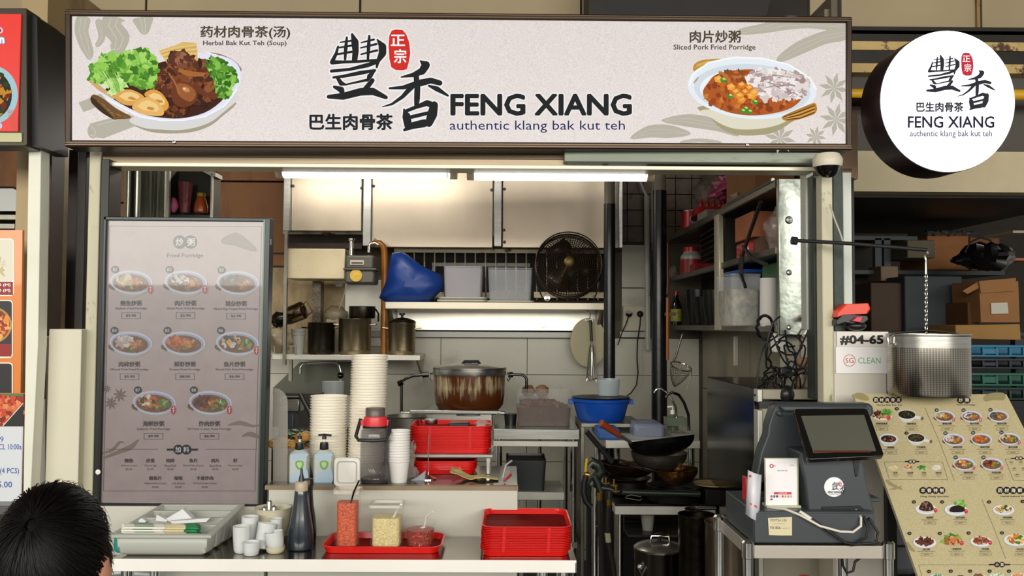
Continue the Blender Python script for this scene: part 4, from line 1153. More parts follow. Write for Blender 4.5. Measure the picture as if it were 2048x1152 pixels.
# tilted kettle and handles on the far left
b = MB(); rt = Matrix.Rotation(math.radians(68), 3, 'Y') @ Matrix.Rotation(math.radians(10), 3, 'X')
cc_ = pt(592, 626, 5.5)
kt = MB(); kt.lathe((0, 0, 0), [(0, -.06), (.052, -.06), (.055, -.055), (.055, .05), (.05, .055), (.02, .065), (.0, .07)], 28)
for i, p in enumerate(kt.v): kt.v[i] = cc_ + rt @ p
kt.tube([cc_ + rt @ Vector((-.03, .0, .062)), cc_ + rt @ Vector((-.045, 0, .09)), cc_ + rt @ Vector((0.03, 0, .1)), cc_ + rt @ Vector((.04, 0, .062))], .005, 8)
tag(kt.build('steel_jug', M('jug_steel', '84715a', .22, 1.0, var=.2, stain='2a1c12', sscale=10, sthr=.62)), 'tilted steel jug with a wire handle on the left shelf', 'jug')
b = MB(); b.blob(pt(560, 640, 5.45), .06, .05, .045, .2, 14, 9); tag(b.build('pan_heap', M('dark_pan', '2a2620', .3, .8)), 'dark round pan behind the plastic bag on the left shelf', 'pan')
b = MB(); b.blob(pt(560, 680, 5.45) + Vector((0, 0, .0)), .062, .06, .085, .22, 16, 12, 3.1); tag(b.build('food_bag', M('hazy_bag', '9c8d70', .35, alpha=.8, var=.3, scale=10)), 'hazy plastic bag at the left end of the left shelf', 'bag')
b = MB(); b.lathe((X(597, 5.5), 5.5, zl), [(.03, 0), (.042, .12), (.045, .12), (.045, .127), (.038, .127)], 20); b.lathe((X(597, 5.5), 5.5, zl + .128), [(.042, 0), (.045, .012), (.04, .012)], 20); b.lathe((X(597, 5.5), 5.5, zl + .141), [(.042, 0), (.045, .012), (.04, .012)], 20)
tag(b.build('foam_cups', M('grey_cup', '8e9088', .4)), 'short stack of grey plastic cups left of the dark pot', 'cups')
b = MB(); b.ptube([(549, 706), (549, 692), (566, 692), (566, 706)], 5.42, .003, 5); b.ptube([(575, 706), (575, 692), (592, 692), (592, 706)], 5.42, .003, 5); b.box(X(547, 5.45), X(594, 5.45), 5.41, 5.55, zl, zl + .006); tag(b.build('wire_rack', STEEL), 'small wire rack at the left end of the left shelf', 'rack')

# wall tap
TP = thing('wall_tap', 'long swan neck wall tap above the bowl stacks', 'tap', tuple(pt(682, 770, 5.75)))
b = MB(); b.ptube([(601, 748), (601, 735), (606, 728), (620, 726), (650, 725), (670, 724), (678, 730), (682, 745), (682, 778)], 5.7, .0085, 10); b.build('spout', CHROME, TP)
b = MB(); b.blob(pt(681, 751, 5.7), .022, .022, .022, 0, 12, 8); b.build('valve', M('dark_chrome', '4a4a48', .2, 1.0), TP)

# ---------------------------------------------------------------- rice cooker
RCY = 5.1
zr = Z(816, RCY)
c = Vector((X(940, RCY), RCY, 0)); px = RCY / F
RC = thing('rice_cooker', 'large browned gas rice cooker with black lid handle', 'rice cooker', (c.x, c.y, zr))
z_ = lambda y_: Z(y_, RCY, 940)
b = MB(); b.lathe(c, [(62 * px, zr), (64 * px, z_(812)), (67 * px, z_(808)), (69.5 * px, z_(790)), (71 * px, z_(750)), (71 * px, z_(746)), (69 * px, z_(746))], 44)
m = M('browned_enamel', 'b9ab86', .3, .2, var=.25, scale=20, stain='5a2c0c', sscale=34, sthr=.5, swid=.16, stretch=(1, 1, .12))
N = m.node_tree.nodes; Lk = m.node_tree.links      # browning runs up from the base and down from the rim
tc = next(n for n in N if n.type == 'TEX_COORD'); mr = next(n for n in N if n.type == 'MAP_RANGE'); sx_ = N.new('ShaderNodeSeparateXYZ'); Lk.new(tc.outputs['Object'], sx_.inputs[0])
h_ = z_(746) - zr; pr_ = N.new('ShaderNodeMapRange'); pr_.inputs[2].default_value = h_; Lk.new(sx_.outputs[2], pr_.inputs[0])
cr_ = N.new('ShaderNodeValToRGB'); e_ = cr_.color_ramp.elements; e_[0].position = 0; e_[0].color = (.42, .42, .42, 1); e_[1].position = 1; e_[1].color = (.22, .22, .22, 1)
q_ = e_.new(.3); q_.color = (.2, .2, .2, 1); q_ = e_.new(.62); q_.color = (.04, .04, .04, 1); q_ = e_.new(.86); q_.color = (.1, .1, .1, 1); Lk.new(pr_.outputs[0], cr_.inputs[0])
ad_ = N.new('ShaderNodeMath'); ad_.operation = 'ADD'; Lk.new(cr_.outputs[0], ad_.inputs[0]); Lk.new(mr.inputs[0].links[0].from_socket, ad_.inputs[1]); Lk.new(ad_.outputs[0], mr.inputs[0])
b.build('body', m, RC)
b = MB(); b.lathe(c, [(72 * px, z_(749)), (73 * px, z_(745)), (73 * px, z_(736)), (71 * px, z_(735))], 44); b.build('steel_band', STEEL, RC)
b = MB(); b.lathe(c, [(73 * px, z_(738)), (73 * px, z_(734)), (62 * px, z_(731)), (35 * px, z_(727)), (0, z_(726))], 44); LD = b.build('lid', M('lid_steel', '8f8b84', .3, .9), RC)
b = MB(); b.ptube([(923, 731), (929, 723), (956, 723), (962, 731)], RCY - .02, .009, 8); b.build('lid_handle', BLACKP, LD)
b = MB(); b.lathe(c, [(58 * px, zr - .03), (58 * px, zr + .012)], 36); b.build('burner_base', M('grey_base', '6f7270', .4, .3), RC)
b = MB(); b.ext([(936, 800), (939, 788), (942, 800), (939, 803)], RCY - 71 * px - .003, .01); b.build('pilot_slot', BLACKM, RC)
for sg, xx_ in ((-1, 866), (1, 1014)):
    b = MB(); b.ptube([(xx_, 745), (xx_ + sg * 6, 748), (xx_ + sg * 6, 757), (xx_ + sg * 3, 762), (xx_, 757)], RCY, .004, 6); b.build('latch', CHROME, RC)
for nm, pl, lab in (('gas_arm', [(858, 749), (845, 750), (828, 751), (812, 757), (803, 764), (803, 830)], 'jointed steel pipe arm left of the rice cooker'), ('gas_arm', [(1016, 750), (1026, 749), (1046, 750), (1053, 757), (1053, 790)], 'bent steel pipe arm right of the rice cooker')):
    b = MB(); b.ptube(pl, 5.2, .0085, 10); b.ptube([pl[0], pl[1]], 5.2, .016, 10)
    if pl[2][0] < 900: b.ptube([(796, 768), (806, 764)], 5.2, .016, 8)
    tag(b.build('gas_pipe', M('dark_chrome', '4a4a48', .2, 1.0)), lab, 'pipe')
# steel box stove under it
b = MB(); b.pbox(846, 822, 984, 862, 4.95, .5); b.pbox(800, 824, 850, 831, 4.94, .05); tag(b.build('cooker_stand', STEELH, bevel=.004), 'worn pale steel stand under the rice cooker', 'stand')
b = MB(); b.pbox(820, 821, 1000, 828, 4.9, .02); b.ptube([(996, 826), (1010, 826)], 4.9, .011, 10); tag(b.build('steel_tray_edge', STEEL, bevel=.003), 'bright steel tray edge with a black grip under the rice cooker', 'tray')
b = MB(); x_ = X(815, 4.7); b.lathe((x_, 4.7, Z(900, 4.7)), [(.09, 0), (.105, .17), (.11, .175), (.1, .175), (.085, .02), (0, .02)], 30, cap1=False); tag(b.build('steel_bin', STEEL_D), 'steel container behind the stack of white cups', 'container')

# ---------------------------------------------------------------- white cylinder tub, left things
b = MB(); b.lathe((X(668, 5.0), 5.0, Z(830, 5.0)), [(.055, 0), (.06, .17), (.06, .18), (.055, .18)], 26); tag(b.build('plastic_drum', M('frosted_plastic', 'aab2b0', .35, alpha=.8)), 'frosted ribbed plastic drum behind the two bowl stacks', 'container')

# ---------------------------------------------------------------- back table with meat tub
zt_ = Z(858, 4.75)
BTb = thing('prep_table', 'steel prep table carrying the tub of braised meat', 'table', (X(1070, 4.75), 5.0, 0))
xa, xb = X(988, 4.75), X(1160, 4.75)
b = MB(); b.box(xa, xb, 4.75, 5.5, zt_ - .055, zt_); b.build('top', STEELH, BTb, bevel=.003)
b = MB(); b.box(xa, xb - .01, 4.74, 4.78, zt_ - .09, zt_ - .062); b.build('apron', STEEL_W, BTb, bevel=.002)
b = MB(); b.box(xa, xb - .01, 4.78, 5.45, .38, .41); b.build('lower_shelf', STEEL_D, BTb)
zls = Z(992, 4.5)
for x_, y_ in ((xb - .03, 4.8), (xb - .03, 5.44), (X(1092, 4.8) - .01, 5.44), (xa + .03, 4.8)):
    b = MB(); b.lathe((x_, y_, 0), [(.017, 0), (.017, zt_ - .055)], 12); b.build('leg', CHROME, BTb)
b = MB(); b.box(X(1037, 4.6), X(1130, 4.6), 4.6, 4.95, zls - .04, zls); tag(b.build('low_shelf', STEEL_W, bevel=.003), 'low worn steel ledge holding the dark grey tub', 'shelf')
b = MB()
for x_ in (X(1045, 4.6), X(1125, 4.6)): b.box(x_ - .01, x_ + .01, 4.62, 4.64, 0, zls - .04)
tag(b.build('ledge_support', STEEL_D), 'pair of thin steel uprights below the low worn ledge', 'support')
MEAT = M('braised_meat', '55290f', .4, var=.5, scale=16, bump=.5, bscale=14)
mt = tub('meat_tub', 'clear plastic tub filled with brown braised meat chunks', 'tub', 1030, 1147, 786, 860, 4.85, .3, M('clear_tub', 'b9b3ae', .12, alpha=.13), zb=zt_, r=.03, contents=(M('meat_mass', '4a2610', .45, alpha=.8, bump=.4), .55))
c = Vector(mt.location)
for k in range(46):
    b = MB(); sx = R.uniform(.028, .042); b.obox(c + Vector((R.uniform(-.105, .105), R.uniform(-.105, -.05) if k < 34 else R.uniform(-.05, .09), .03 + .09 * R.random())), sx * 1.5, sx * 1.2, sx, Matrix.Rotation(R.uniform(0, 3), 3, 'Z') @ Matrix.Rotation(R.uniform(-.5, .5), 3, 'X'))
    b.build('meat_chunk', MEAT, mt, bevel=.004, seg=1)
for k, x_ in enumerate((1057, 1084)):
    p = pt(x_, 782, 5.25); b = MB(); b.blob(p, .04, .04, .035, .12, 14, 9, k); tag(b.build('round_sponge', M('brown_mesh', '7d5a38', .7, bump=.6, bscale=60)), ('left', 'right')[k] + ' brown mesh wrapped ball behind the meat tub', 'sponge')
b = MB(); b.box(X(1040, 5.2), X(1100, 5.2), 5.12, 5.4, zt_, Z(795, 5.25)); tag(b.build('dark_box', BLACKP, bevel=.006), 'dark box hidden behind the meat tub under the brown balls', 'box')
b = MB(); b.lathe((X(1022, 4.95), 4.95, zt_), [(.03, 0), (.035, .06), (.0, .065)], 16); tag(b.build('black_jar', BLACKP), 'small black pot left of the meat tub', 'pot')
# blue basin on its own stand, clear jug
zbz = Z(846, 4.7)
b = MB(); x_ = X(1208, 4.7); b.lathe((x_, 4.85, zbz), [(.115, 0), (.125, .01), (.148, .10), (.158, .105), (.16, .118), (.15, .12), (.145, .108), (.12, .015), (0, .012)], 44, cap1=False)
for sg in (-1, 1): b.obox((x_ + sg * .16, 4.85, zbz + .1), .025, .06, .025)
tag(b.build('basin', M('blue_plastic', '0e4aa8', .35)), 'round bright blue plastic basin beside the meat tub', 'basin')
b = MB(); b.lathe((x_, 4.85, zbz + .121), [(.0, 0), (.15, 0), (.155, .006), (0, .012)], 36); tag(b.build('basin_tray', M('black_tray', '1b1c1e', .4)), 'black round tray lying on the blue basin', 'tray')
b = MB(); b.lathe((X(1217, 4.85), 4.85, zbz + .134), [(.055, 0), (.062, .088), (.064, .088), (.058, .086), (.05, .004)], 26, cap1=False); tag(b.build('measuring_jug', M('frosted_jug', 'b6c2c8', .2, alpha=.55)), 'clear frosted jug standing on the blue basin', 'jug')
b = MB(); b.box(X(1163, 4.7), X(1285, 4.7), 4.7, 5.1, zbz - .02, zbz); b.box(X(1163, 4.7), X(1170, 4.7), 4.72, 5.1, 0, zbz - .02); tag(b.build('side_stand', STEEL_D, bevel=.002), 'low dull steel stand under the blue basin', 'stand')
# dark grey tub with black blob
tub('storage_tub', 'dark grey square tub on the low ledge', 'tub', 1012, 1093, 922, 992, 4.62, .28, M('dark_grey_tub', '33353a', .3, alpha=.93), zb=zls, contents=(M('dark_food', '101010', .5, bump=.5), .93), taper=.9)
# ================================================================ RIGHT SHELF UNIT (against the right wall)
SX0, SX1, SYN, SYF = 1.075, 1.285, 3.52, 5.85
RSU = thing('wall_shelf_unit', 'dark steel shelf unit with pale end panel on the right wall', 'shelf', (1.18, 4.6, 1.52))
DST = M('dark_shelf_steel', '4d4c46', .35, .85, var=.2, scale=5)
for (z0, z1, y1, nm) in ((2.10, 2.13, SYF, 'top_board'), (1.835, 1.86, SYF, 'middle_board'), (1.525, 1.55, SYF, 'bottom_board')):
    b = MB(); b.box(SX0, SX1, SYN + .03, y1, z0, z1); b.build(nm, DST, RSU, bevel=.002)
    b = MB(); b.box(SX0 - .004, SX0, SYN + .03, y1, z0 + .004, z1 + .004); b.build('edge_lip', M('lip_steel', '6f6b60' if nm != 'bottom_board' else '9b9686', .35, .7, var=.15), RSU)
b = MB(); b.box(SX0 - .012, SX0 + .012, 4.46, 4.49, 1.53, 2.11); b.box(SX0 - .012, SX0 - .006, 4.49, 4.56, 1.53, 2.11); b.build('upright', M('ribbed_upright', 'bcb69c', .4, .5), RSU, bevel=.002)
b = MB(); b.box(SX0 + .03, SX1, 4.5, 4.52, 1.55, 2.1); b.build('divider', DST, RSU)
b = MB(); b.box(SX0, SX1, SYN, SYN + .03, 1.515, 2.135); b.build('end_panel', M('dented_end_steel', '9ea49c', .3, 1.0, var=.25, bump=.4, scale=9), RSU, bevel=.004)
for y_, r_ in ((440, .016), (545, .012), (655, .01)):
    b = MB(); b.lathe(pt(1578, y_, SYN), [(0, .01), (r_ * .75, .008), (r_, 0)], 14, axis='Y'); b.build('bolt', STEEL, RSU)
b = MB(); b.tube([(SX0 - .006, SYN + .05, 2.136), (SX0 - .006, 4.4, 2.136)], .008, 8); b.build('top_tube', STEEL, RSU)
b = MB(); b.box(SX1 - .005, SX1, SYN + .03, SYF, 1.55, 2.1); b.build('back_sheet', M('black_back', '100e0c', .6), RSU)


def sy(p, x=1.17): return x * 1800 / (p - 1010)


ZT, ZM, ZBt = 2.13, 1.86, 1.55
RED = M('red_tin', 'a51c14', .3, .2)
# red tins and cartons on the top board
for k, (p, r_, h, lab) in enumerate(((1342, .052, .12, 'small red tin with a cream stripe, farthest on the top board'), (1385, .075, .14, 'large round red tin with a dark round mark on the top board'))):
    y_ = sy(p); t = thing('red_tin', lab, 'tin', (1.18, y_, ZT))
    b = MB(); b.lathe((1.18, y_, ZT), [(r_, 0), (r_, h), (r_ * .96, h), (r_ * .95, h - .005), (0, h - .005)], 28); b.build('tin_body', RED, t)
    b = MB(); b.lathe((1.18, y_, ZT), [(r_ + .002, h - .006), (r_ + .003, h), (r_ - .003, h + .001)], 28, cap0=False, cap1=False); b.build('rim', STEEL, t)
    if k == 0:
        b = MB(); b.box(1.18 + .015, 1.18 + .032, y_ - r_ - .001, y_ - r_ + .02, ZT + .005, ZT + h - .008); b.build('cream_stripe', M('cream_print', 'c8b27c', .5), t)
    else:
        b = MB(); b.lathe((1.18 - .012, y_ - r_ - .0005, ZT + .085), [(0, .003), (.026, .003), (.026, -.01)], 24, axis='Y'); b.build('round_mark', M('mark_ring', 'd8cfc4', .5), t)
        b = MB(); b.lathe((1.18 - .012, y_ - r_ - .0035, ZT + .085), [(0, .002), (.021, .002), (.021, -.001)], 24, axis='Y'); b.build('mark_centre', M('mark_black', '201a1a', .5), t)
b = MB(); y_ = sy(1430); b.box(1.1, 1.27, y_ - .12, y_ + .12, ZT, ZT + .06); tag(b.build('white_carton', M('dim_white_carton', '8d8a7c', .6), bevel=.003), 'grey white flat carton under the pink bags on the top board', 'box')
y_ = sy(1420, 1.18); b = MB(); b.box(1.1, 1.27, y_ - .1, y_ + .1, ZT + .061, ZT + .1); tag(b.build('red_tray_pack', M('red_pack', 'c01c18', .35)), 'bright red pack of small bottles under the pink bag', 'pack')
for k in range(4):
    b = MB(); b.lathe((1.115 + k * .035, y_ - .09, ZT + .101), [(.012, 0), (.012, .02), (.006, .03), (.006, .045), (0, .046)], 10); tag(b.build('small_bottle', M('red_glass', 'b5241c', .25)), 'tiny red bottle in the row on the red pack', 'bottle', 'tiny red bottles on the top board')
b = MB(); b.blob((1.17, sy(1405, 1.17) - .05, ZT + .2), .05, .1, .06, .3, 16, 12, 5); tag(b.build('clear_bag', M('clear_bag', 'b8a7a0', .2, alpha=.45, bump=.5, bscale=20)), 'clear crinkled bag left of the pink bag on the top board', 'bag')
b = MB(); b.blob((1.17, 4.6, ZT + .14), .075, .26, .065, .35, 20, 14, 9, 4); tag(b.build('pink_bag', M('pink_film', 'b23a6c', .2, alpha=.85, bump=.7, bscale=14, var=.4, scale=9)), 'shiny magenta plastic bag on top of the shelf unit', 'bag')
b = MB(); b.blob((1.15, 4.72, ZT + .27), .05, .1, .06, .4, 18, 12, 19, 4); tag(b.build('purple_bag', M('purple_film', '54407c', .2, alpha=.9, bump=.7, bscale=18, var=.5, scale=14)), 'purple and silver crinkled bag above the pink bag', 'bag')
b = MB(); b.box(1.1, 1.28, 3.95, 4.45, ZT + .004, ZT + .17); tag(b.build('carton', CARD, bevel=.004), 'brown cardboard box at the top of the shelf unit behind the header', 'box')
b = MB(); b.blob((1.1, 4.3, ZT + .03), .02, .12, .02, .4, 12, 8, 3); tag(b.build('pink_film', M('clear_bag', 'b8a7a0', .2, alpha=.45)), 'scrap of clear film hanging over the edge of the top board', 'film')
# right bay, upper
b = MB(); y_ = sy(1520, 1.17); b.box(1.09, 1.26, y_ - .18, y_ + .12, ZM + .085, ZM + .2); tag(b.build('orange_carton', M('orange_carton', '9c5a34', .6, var=.15), bevel=.004), 'brown and orange carton in the upper right bay', 'box')
b = MB(); b.box(1.1, 1.27, y_ - .2, y_ + .1, ZM + .0, ZM + .03); b.box(1.12, 1.27, y_ - .2, y_ + .1, ZM + .03, ZM + .084); tag(b.build('dark_carton', M('dark_carton', '5a3e2a', .6)), 'dark carton supporting the brown and orange carton', 'box')
b = MB(); b.box(1.085, 1.13, sy(1490, 1.1) - .09, sy(1490, 1.1) + .09, ZM, ZM + .075); tag(b.build('tissue_pack', M('red_tissue_pack', 'b8303a', .25, var=.6, scale=40, coat=.5), bevel=.012), 'red and white shiny wrapped pack in the upper right bay', 'packet')
b = MB(); b.blob((1.17, 3.78, ZM + .1), .07, .1, .09, .2, 14, 10, 6); tag(b.build('clear_bag', M('clear_bag', 'b8a7a0', .2, alpha=.45)), 'clear film bundle at the near end of the upper right bay', 'bag')
# right bay, lower
b = MB(); b.box(1.075, 1.25, 4.1, 4.42, ZBt + .245, ZBt + .262); tag(b.build('plastic_cover', M('blue_lid', '1a4c9c', .35), bevel=.004), 'flat blue plastic lid on the clear caddy in the lower right bay', 'lid')
tub('caddy_tub', 'clear plastic caddy of utensils in the lower right bay', 'tub', 1462, 1524, 547, 648, 3.98, .3, CLEAR, zb=ZBt, contents=(M('mixed_utensils', 'a29a84', .4, var=.6, scale=30, stain='b5601c', sscale=14, sthr=.6), .7))
b = MB(); b.box(1.13, 1.27, 3.72, 3.95, ZBt + .2, ZBt + .27); tag(b.build('green_pack', M('green_pack', '2c5a34', .4, var=.3), bevel=.01), 'green packet lying behind the paper roll in the lower right bay', 'packet')
b = MB(); x_ = X(1541, 3.7); b.lathe((x_, 3.72, ZBt), [(.034, 0), (.038, .02), (.036, .2), (.018, .201), (.016, .19), (0, .19)], 28); tag(b.build('paper_roll', M('roll_white', 'c9c4be', .6)), 'tall white paper roll at the near end of the lower bay', 'roll')
b = MB(); b.tube([(SX0 - .03, 3.66, 2.06), (SX0 - .02, 3.85, 1.96), (SX0 - .03, 3.95, 1.86), (SX0 - .035, 3.95, 1.78)], .009, 6); b.tube([(SX0 - .03, 3.93, 1.9), (SX0 - .03, 3.8, 1.84), (SX0 - .02, 3.62, 1.8)], .009, 6); b.tube([(SX0 - .03, 3.95, 1.87), (SX0 - .03, 4.0, 1.8), (SX0 - .03, 3.9, 1.72)], .008, 6)
tag(b.build('black_strap', M('strap', '14130f', .6)), 'black knotted strap hanging off the upper right bay', 'strap')
b = MB(); b.blob((1.1, 4.35, ZBt + .02), .02, .03, .02, .1); tag(b.build('pink_ball', M('magenta', 'c02074', .4)), 'small magenta object beside the clear caddy', 'ball')
# left (far) bay
y_ = sy(1390); t = thing('plastic_jar', 'white plastic jar with red lid and red label in the far bay', 'jar', (1.15, y_, ZM))
b = MB(); b.lathe((1.15, y_, ZM), [(.062, 0), (.065, .01), (.065, .12), (.045, .145), (.045, .15)], 26); b.build('jar_body', M('jar_white', 'a3a19c', .35), t)
b = MB(); b.lathe((1.15, y_, ZM), [(.05, .15), (.05, .175), (0, .176)], 24); b.build('lid', RED, t)
b = MB(); b.lathe((1.15, y_, ZM), [(.0665, .01), (.0665, .1)], 26, cap0=False, cap1=False); b.build('label', M('red_label', '9c2024', .4, var=.5, scale=20, stretch=(4, 4, .3)), t)
b = MB(); y_ = sy(1358); b.blob((1.13, y_, ZM + .05), .045, .07, .055, .15, 14, 10, 4); tag(b.build('clear_bag', M('clear_bag', 'b8a7a0', .2, alpha=.45)), 'clear rounded bag left of the red lidded jar', 'bag')
b = MB(); b.box(1.12, 1.24, sy(1408), sy(1408) + .15, ZM, ZM + .06); tag(b.build('foil_pack', M('red_foil', '8a1a1a', .25, var=.6, scale=30)), 'small red foil packets right of the red lidded jar', 'packet')
y_ = sy(1353, 1.12); t = thing('soy_bottle', 'dark bottle with red cap and yellow label in the far lower bay', 'bottle', (1.12, y_, ZBt))
b = MB(); b.lathe((1.12, y_, ZBt), [(.035, 0), (.036, .01), (.036, .13), (.02, .17), (.014, .2)], 22); b.build('bottle_body', M('dark_glass', '17100c', .15, coat=.5), t)
b = MB(); b.lathe((1.12, y_, ZBt), [(.0365, .03), (.0365, .11)], 22, cap0=False, cap1=False); b.build('label', M('yellow_green_label', '9c9a3c', .5, var=.5, scale=30), t)
b = MB(); b.lathe((1.12, y_, ZBt), [(.017, .2), (.017, .225), (0, .226)], 14); b.build('cap', RED, t)
for k in range(4):
    y0 = 4.65 + k * .24; h = (.14, .2, .17, .22)[k]
    b = MB(); b.lathe((1.18, y0 + .1, ZBt), [(.06, 0), (.075, h * .5), (.08, h), (.07, h), (.055, .01)], 18); tag(b.build('stacked_pots', M('black_enamel', '14120f', .3, .4)), ('nearest', 'second', 'third', 'farthest')[k] + ' of the dark pots in the far lower bay, counted from the upright', 'pot')
for k in range(6):
    b = MB(); b.tube([(SX0 + .01, 4.62, ZM + .05 + k * .03), (SX0 + .01, 5.0, ZM + .04 + k * .03)], .003, 5); tag(b.build('wire_divider', DST), 'dark wire bar in the far upper bay', 'wire', 'dark wires of the far upper bay')
# wooden handle utensil hanging on the pipe side + orange pole
b = MB(); b.ptube([(1335, 485), (1335, 560), (1334, 588)], 5.0, .003, 6); b.ptube([(1335, 595), (1335, 720)], 5.0, .008, 8); tag(b.build('wood_handle_ladle', M('orange_wood', '8e4a1c', .5)), 'long utensil with orange wooden handle hanging beside the thick pipe', 'ladle')
b = MB(); b.pbox(1331, 625, 1352, 632, 5.0, .03); tag(b.build('brush_head', M('brown_wood', '4a2210', .5)), 'small brown brush head beside the orange handle', 'brush')
# strainer hanging below shelf
ST = thing('strainer', 'conical wire strainer hanging upside down under the shelf unit', 'strainer', tuple(pt(1358, 778, 4.9)))
c = pt(1362, 733, 4.9)
rim = [c + Vector((.058 * math.cos(2 * PI * k / 32), .058 * math.sin(2 * PI * k / 32), 0)) for k in range(32)]
tl = Matrix.Rotation(math.radians(14), 3, 'Y') @ Matrix.Rotation(math.radians(20), 3, 'X')
rim = [c + tl @ (p - c) for p in rim]
b = MB(); b.tube(rim, .0035, 6, closed=True); b.build('rim', CHROME, ST)
b = MB(); tip = lambda a, t: c + tl @ Vector((.056 * math.cos(a) * math.cos(t * PI / 2) ** .8, .056 * math.sin(a) * math.cos(t * PI / 2) ** .8, -.125 * t))
for k in range(24): b.tube([tip(2 * PI * k / 24, t) for t in (0, .2, .45, .7, .9, 1)], .0009, 4)
for t in (.12, .24, .36, .48, .6, .72, .84): b.tube([tip(2 * PI * k / 24, t) for k in range(24)], .0009, 4, closed=True)
o = b.build('mesh_cone', M('mesh_wire', '8c8474', .35, .9), ST); o['kind'] = 'stuff'
b = MB(); b.ptube([(1365, 668), (1358, 690), (1352, 712), (1347, 722)], 4.9, .0055, 8); b.build('handle', M('dark_chrome', '4a4a48', .2, 1.0), ST)
b = MB(); b.tube([rim[0], rim[0] + Vector((.0, 0, -.05)), c + Vector((.03, 0, -.125))], .003, 6); b.build('loop', CHROME, ST)
# hanging white stick, taps by the thick pipe, soap
b = MB(); b.pbox(1468, 672, 1477, 732, 4.6, .02); tag(b.build('hanging_stick', M('pale_stick', 'a39e90', .5), bevel=.004), 'pale flat stick hanging below the shelf unit', 'stick')
zst = Z(866, 4.6)
b = MB(); b.ptube([(1308, 786), (1313, 779), (1322, 777), (1332, 783), (1343, 797), (1352, 815), (1354, 852)], 4.7, .0055, 8); tag(b.build('filter_tap', CHROME), 'bright thin chrome swan neck tap beside the thick black pipe', 'tap')
b = MB(); b.ptube([(1332, 795), (1336, 788), (1345, 785), (1358, 790), (1368, 805), (1377, 830), (1378, 862)], 4.6, .0075, 8); tag(b.build('sink_tap', M('dark_chrome2', '6a6a66', .15, 1.0)), 'darker thick swan neck tap right of the thin chrome tap', 'tap')
t = thing('soap_pump', 'soap pump bottle with white nozzle behind the black wok', 'bottle', (X(1345, 4.75), 4.75, zst))
c = Vector(t.location)
b = MB(); b.lathe(c, [(.03, 0), (.03, .07), (.012, .085)], 18); b.build('bottle_body', M('soap_green', '5e6e58', .2, alpha=.7), t)
b = MB(); b.lathe(c, [(.012, .085), (.012, .105), (.004, .107), (.004, .125)], 12); b.tube([c + Vector((0, 0, .125)), c + Vector((-.028, 0, .122))], .005, 6); b.build('nozzle', WHITEP, t)
b = MB(); b.pbox(1334, 836, 1374, 852, 4.68, .1); tag(b.build('glass_tank', M('greenish_glass', '6e7a6a', .2, alpha=.7)), 'small greenish clear box in front of the soap pump', 'box')
# sink table behind woks
SKT = thing('sink_table', 'low steel sink table behind the woks', 'table', (X(1310, 4.55), 4.6, 0))
b = MB(); b.box(X(1212, 4.4), X(1400, 4.4), 4.4, 5.1, Z(896, 4.4), Z(880, 4.4)); b.build('top', STEEL_W, SKT, bevel=.003)
for x_ in (1196, 1234, 1382):
    b = MB(); b.lathe((X(x_, 4.45), 4.45, 0), [(.016, 0), (.016, Z(896, 4.4))], 12); b.build('leg', CHROME, SKT)
b = MB(); b.pbox(1268, 848, 1330, 880, 4.55, .25); tag(b.build('blue_grey_tub', M('blue_grey_plastic', '7d849a', .35, alpha=.85), bevel=.02), 'pale blue grey plastic tub behind the black wok', 'tub')
b = MB(); b.pbox(1196, 858, 1240, 880, 4.42, .2); tag(b.build('blue_cloth', M('blue_cloth', '2a5aa0', .6, var=.3), bevel=.01), 'blue folded cloth at the left end of the sink table', 'cloth')

# ================================================================ STOVE AREA
ys = 4.05
zs2 = Z(1006, ys)
STV = thing('stove_table', 'steel framed wok stove table in front of the sink', 'stove', (X(1330, ys), ys + .3, 0))
b = MB(); b.box(X(1230, ys), X(1430, ys), ys, ys + .1, zs2 - .05, zs2 - .012); b.build('front_apron', STEEL_W, STV, bevel=.002)
b = MB(); b.box(X(1230, ys), X(1430, ys), ys - .01, ys + .33, zs2 - .01, zs2); b.build('top', M('black_greasy_top', '1a1712', .3, .5, var=.3), STV, bevel=.002)
for x_, y_ in ((1240, ys + .03), (1420, ys + .03), (1240, ys + .3)):
    b = MB(); b.lathe((X(x_, y_), y_, 0), [(.019, 0), (.019, zs2 - .012)], 14); b.build('leg', CHROME, STV)
BK = M('burner_iron', '16120f', .5, .6, var=.3)


def bowlwok(name, label, cat, c, r, depth, mat, tilt=0, tilty=0, rimh=0):
    b = MB(); pr = []
    for k in range(9):
        a = PI / 2 * k / 8; pr.append((r * math.sin(a) if k else 0.0, -depth * math.cos(a)))
    pr += [(r * 1.01, rimh + .002), (r * .985, rimh + .002)] + [(r * .985 * math.sin(PI / 2 * k / 8), -(depth - .004) * math.cos(PI / 2 * k / 8)) for k in range(7, -1, -1)]
    b.lathe((0, 0, 0), pr, 40)
    rt = Matrix.Rotation(math.radians(tilt), 3, 'X') @ Matrix.Rotation(math.radians(tilty), 3, 'Y')
    for i, p in enumerate(b.v): b.v[i] = Vector(c) + rt @ p
    t = thing(name, label, cat, (c[0], c[1], min(p.z for p in b.v)))
    b.build('bowl', mat, t)
    return t, rt


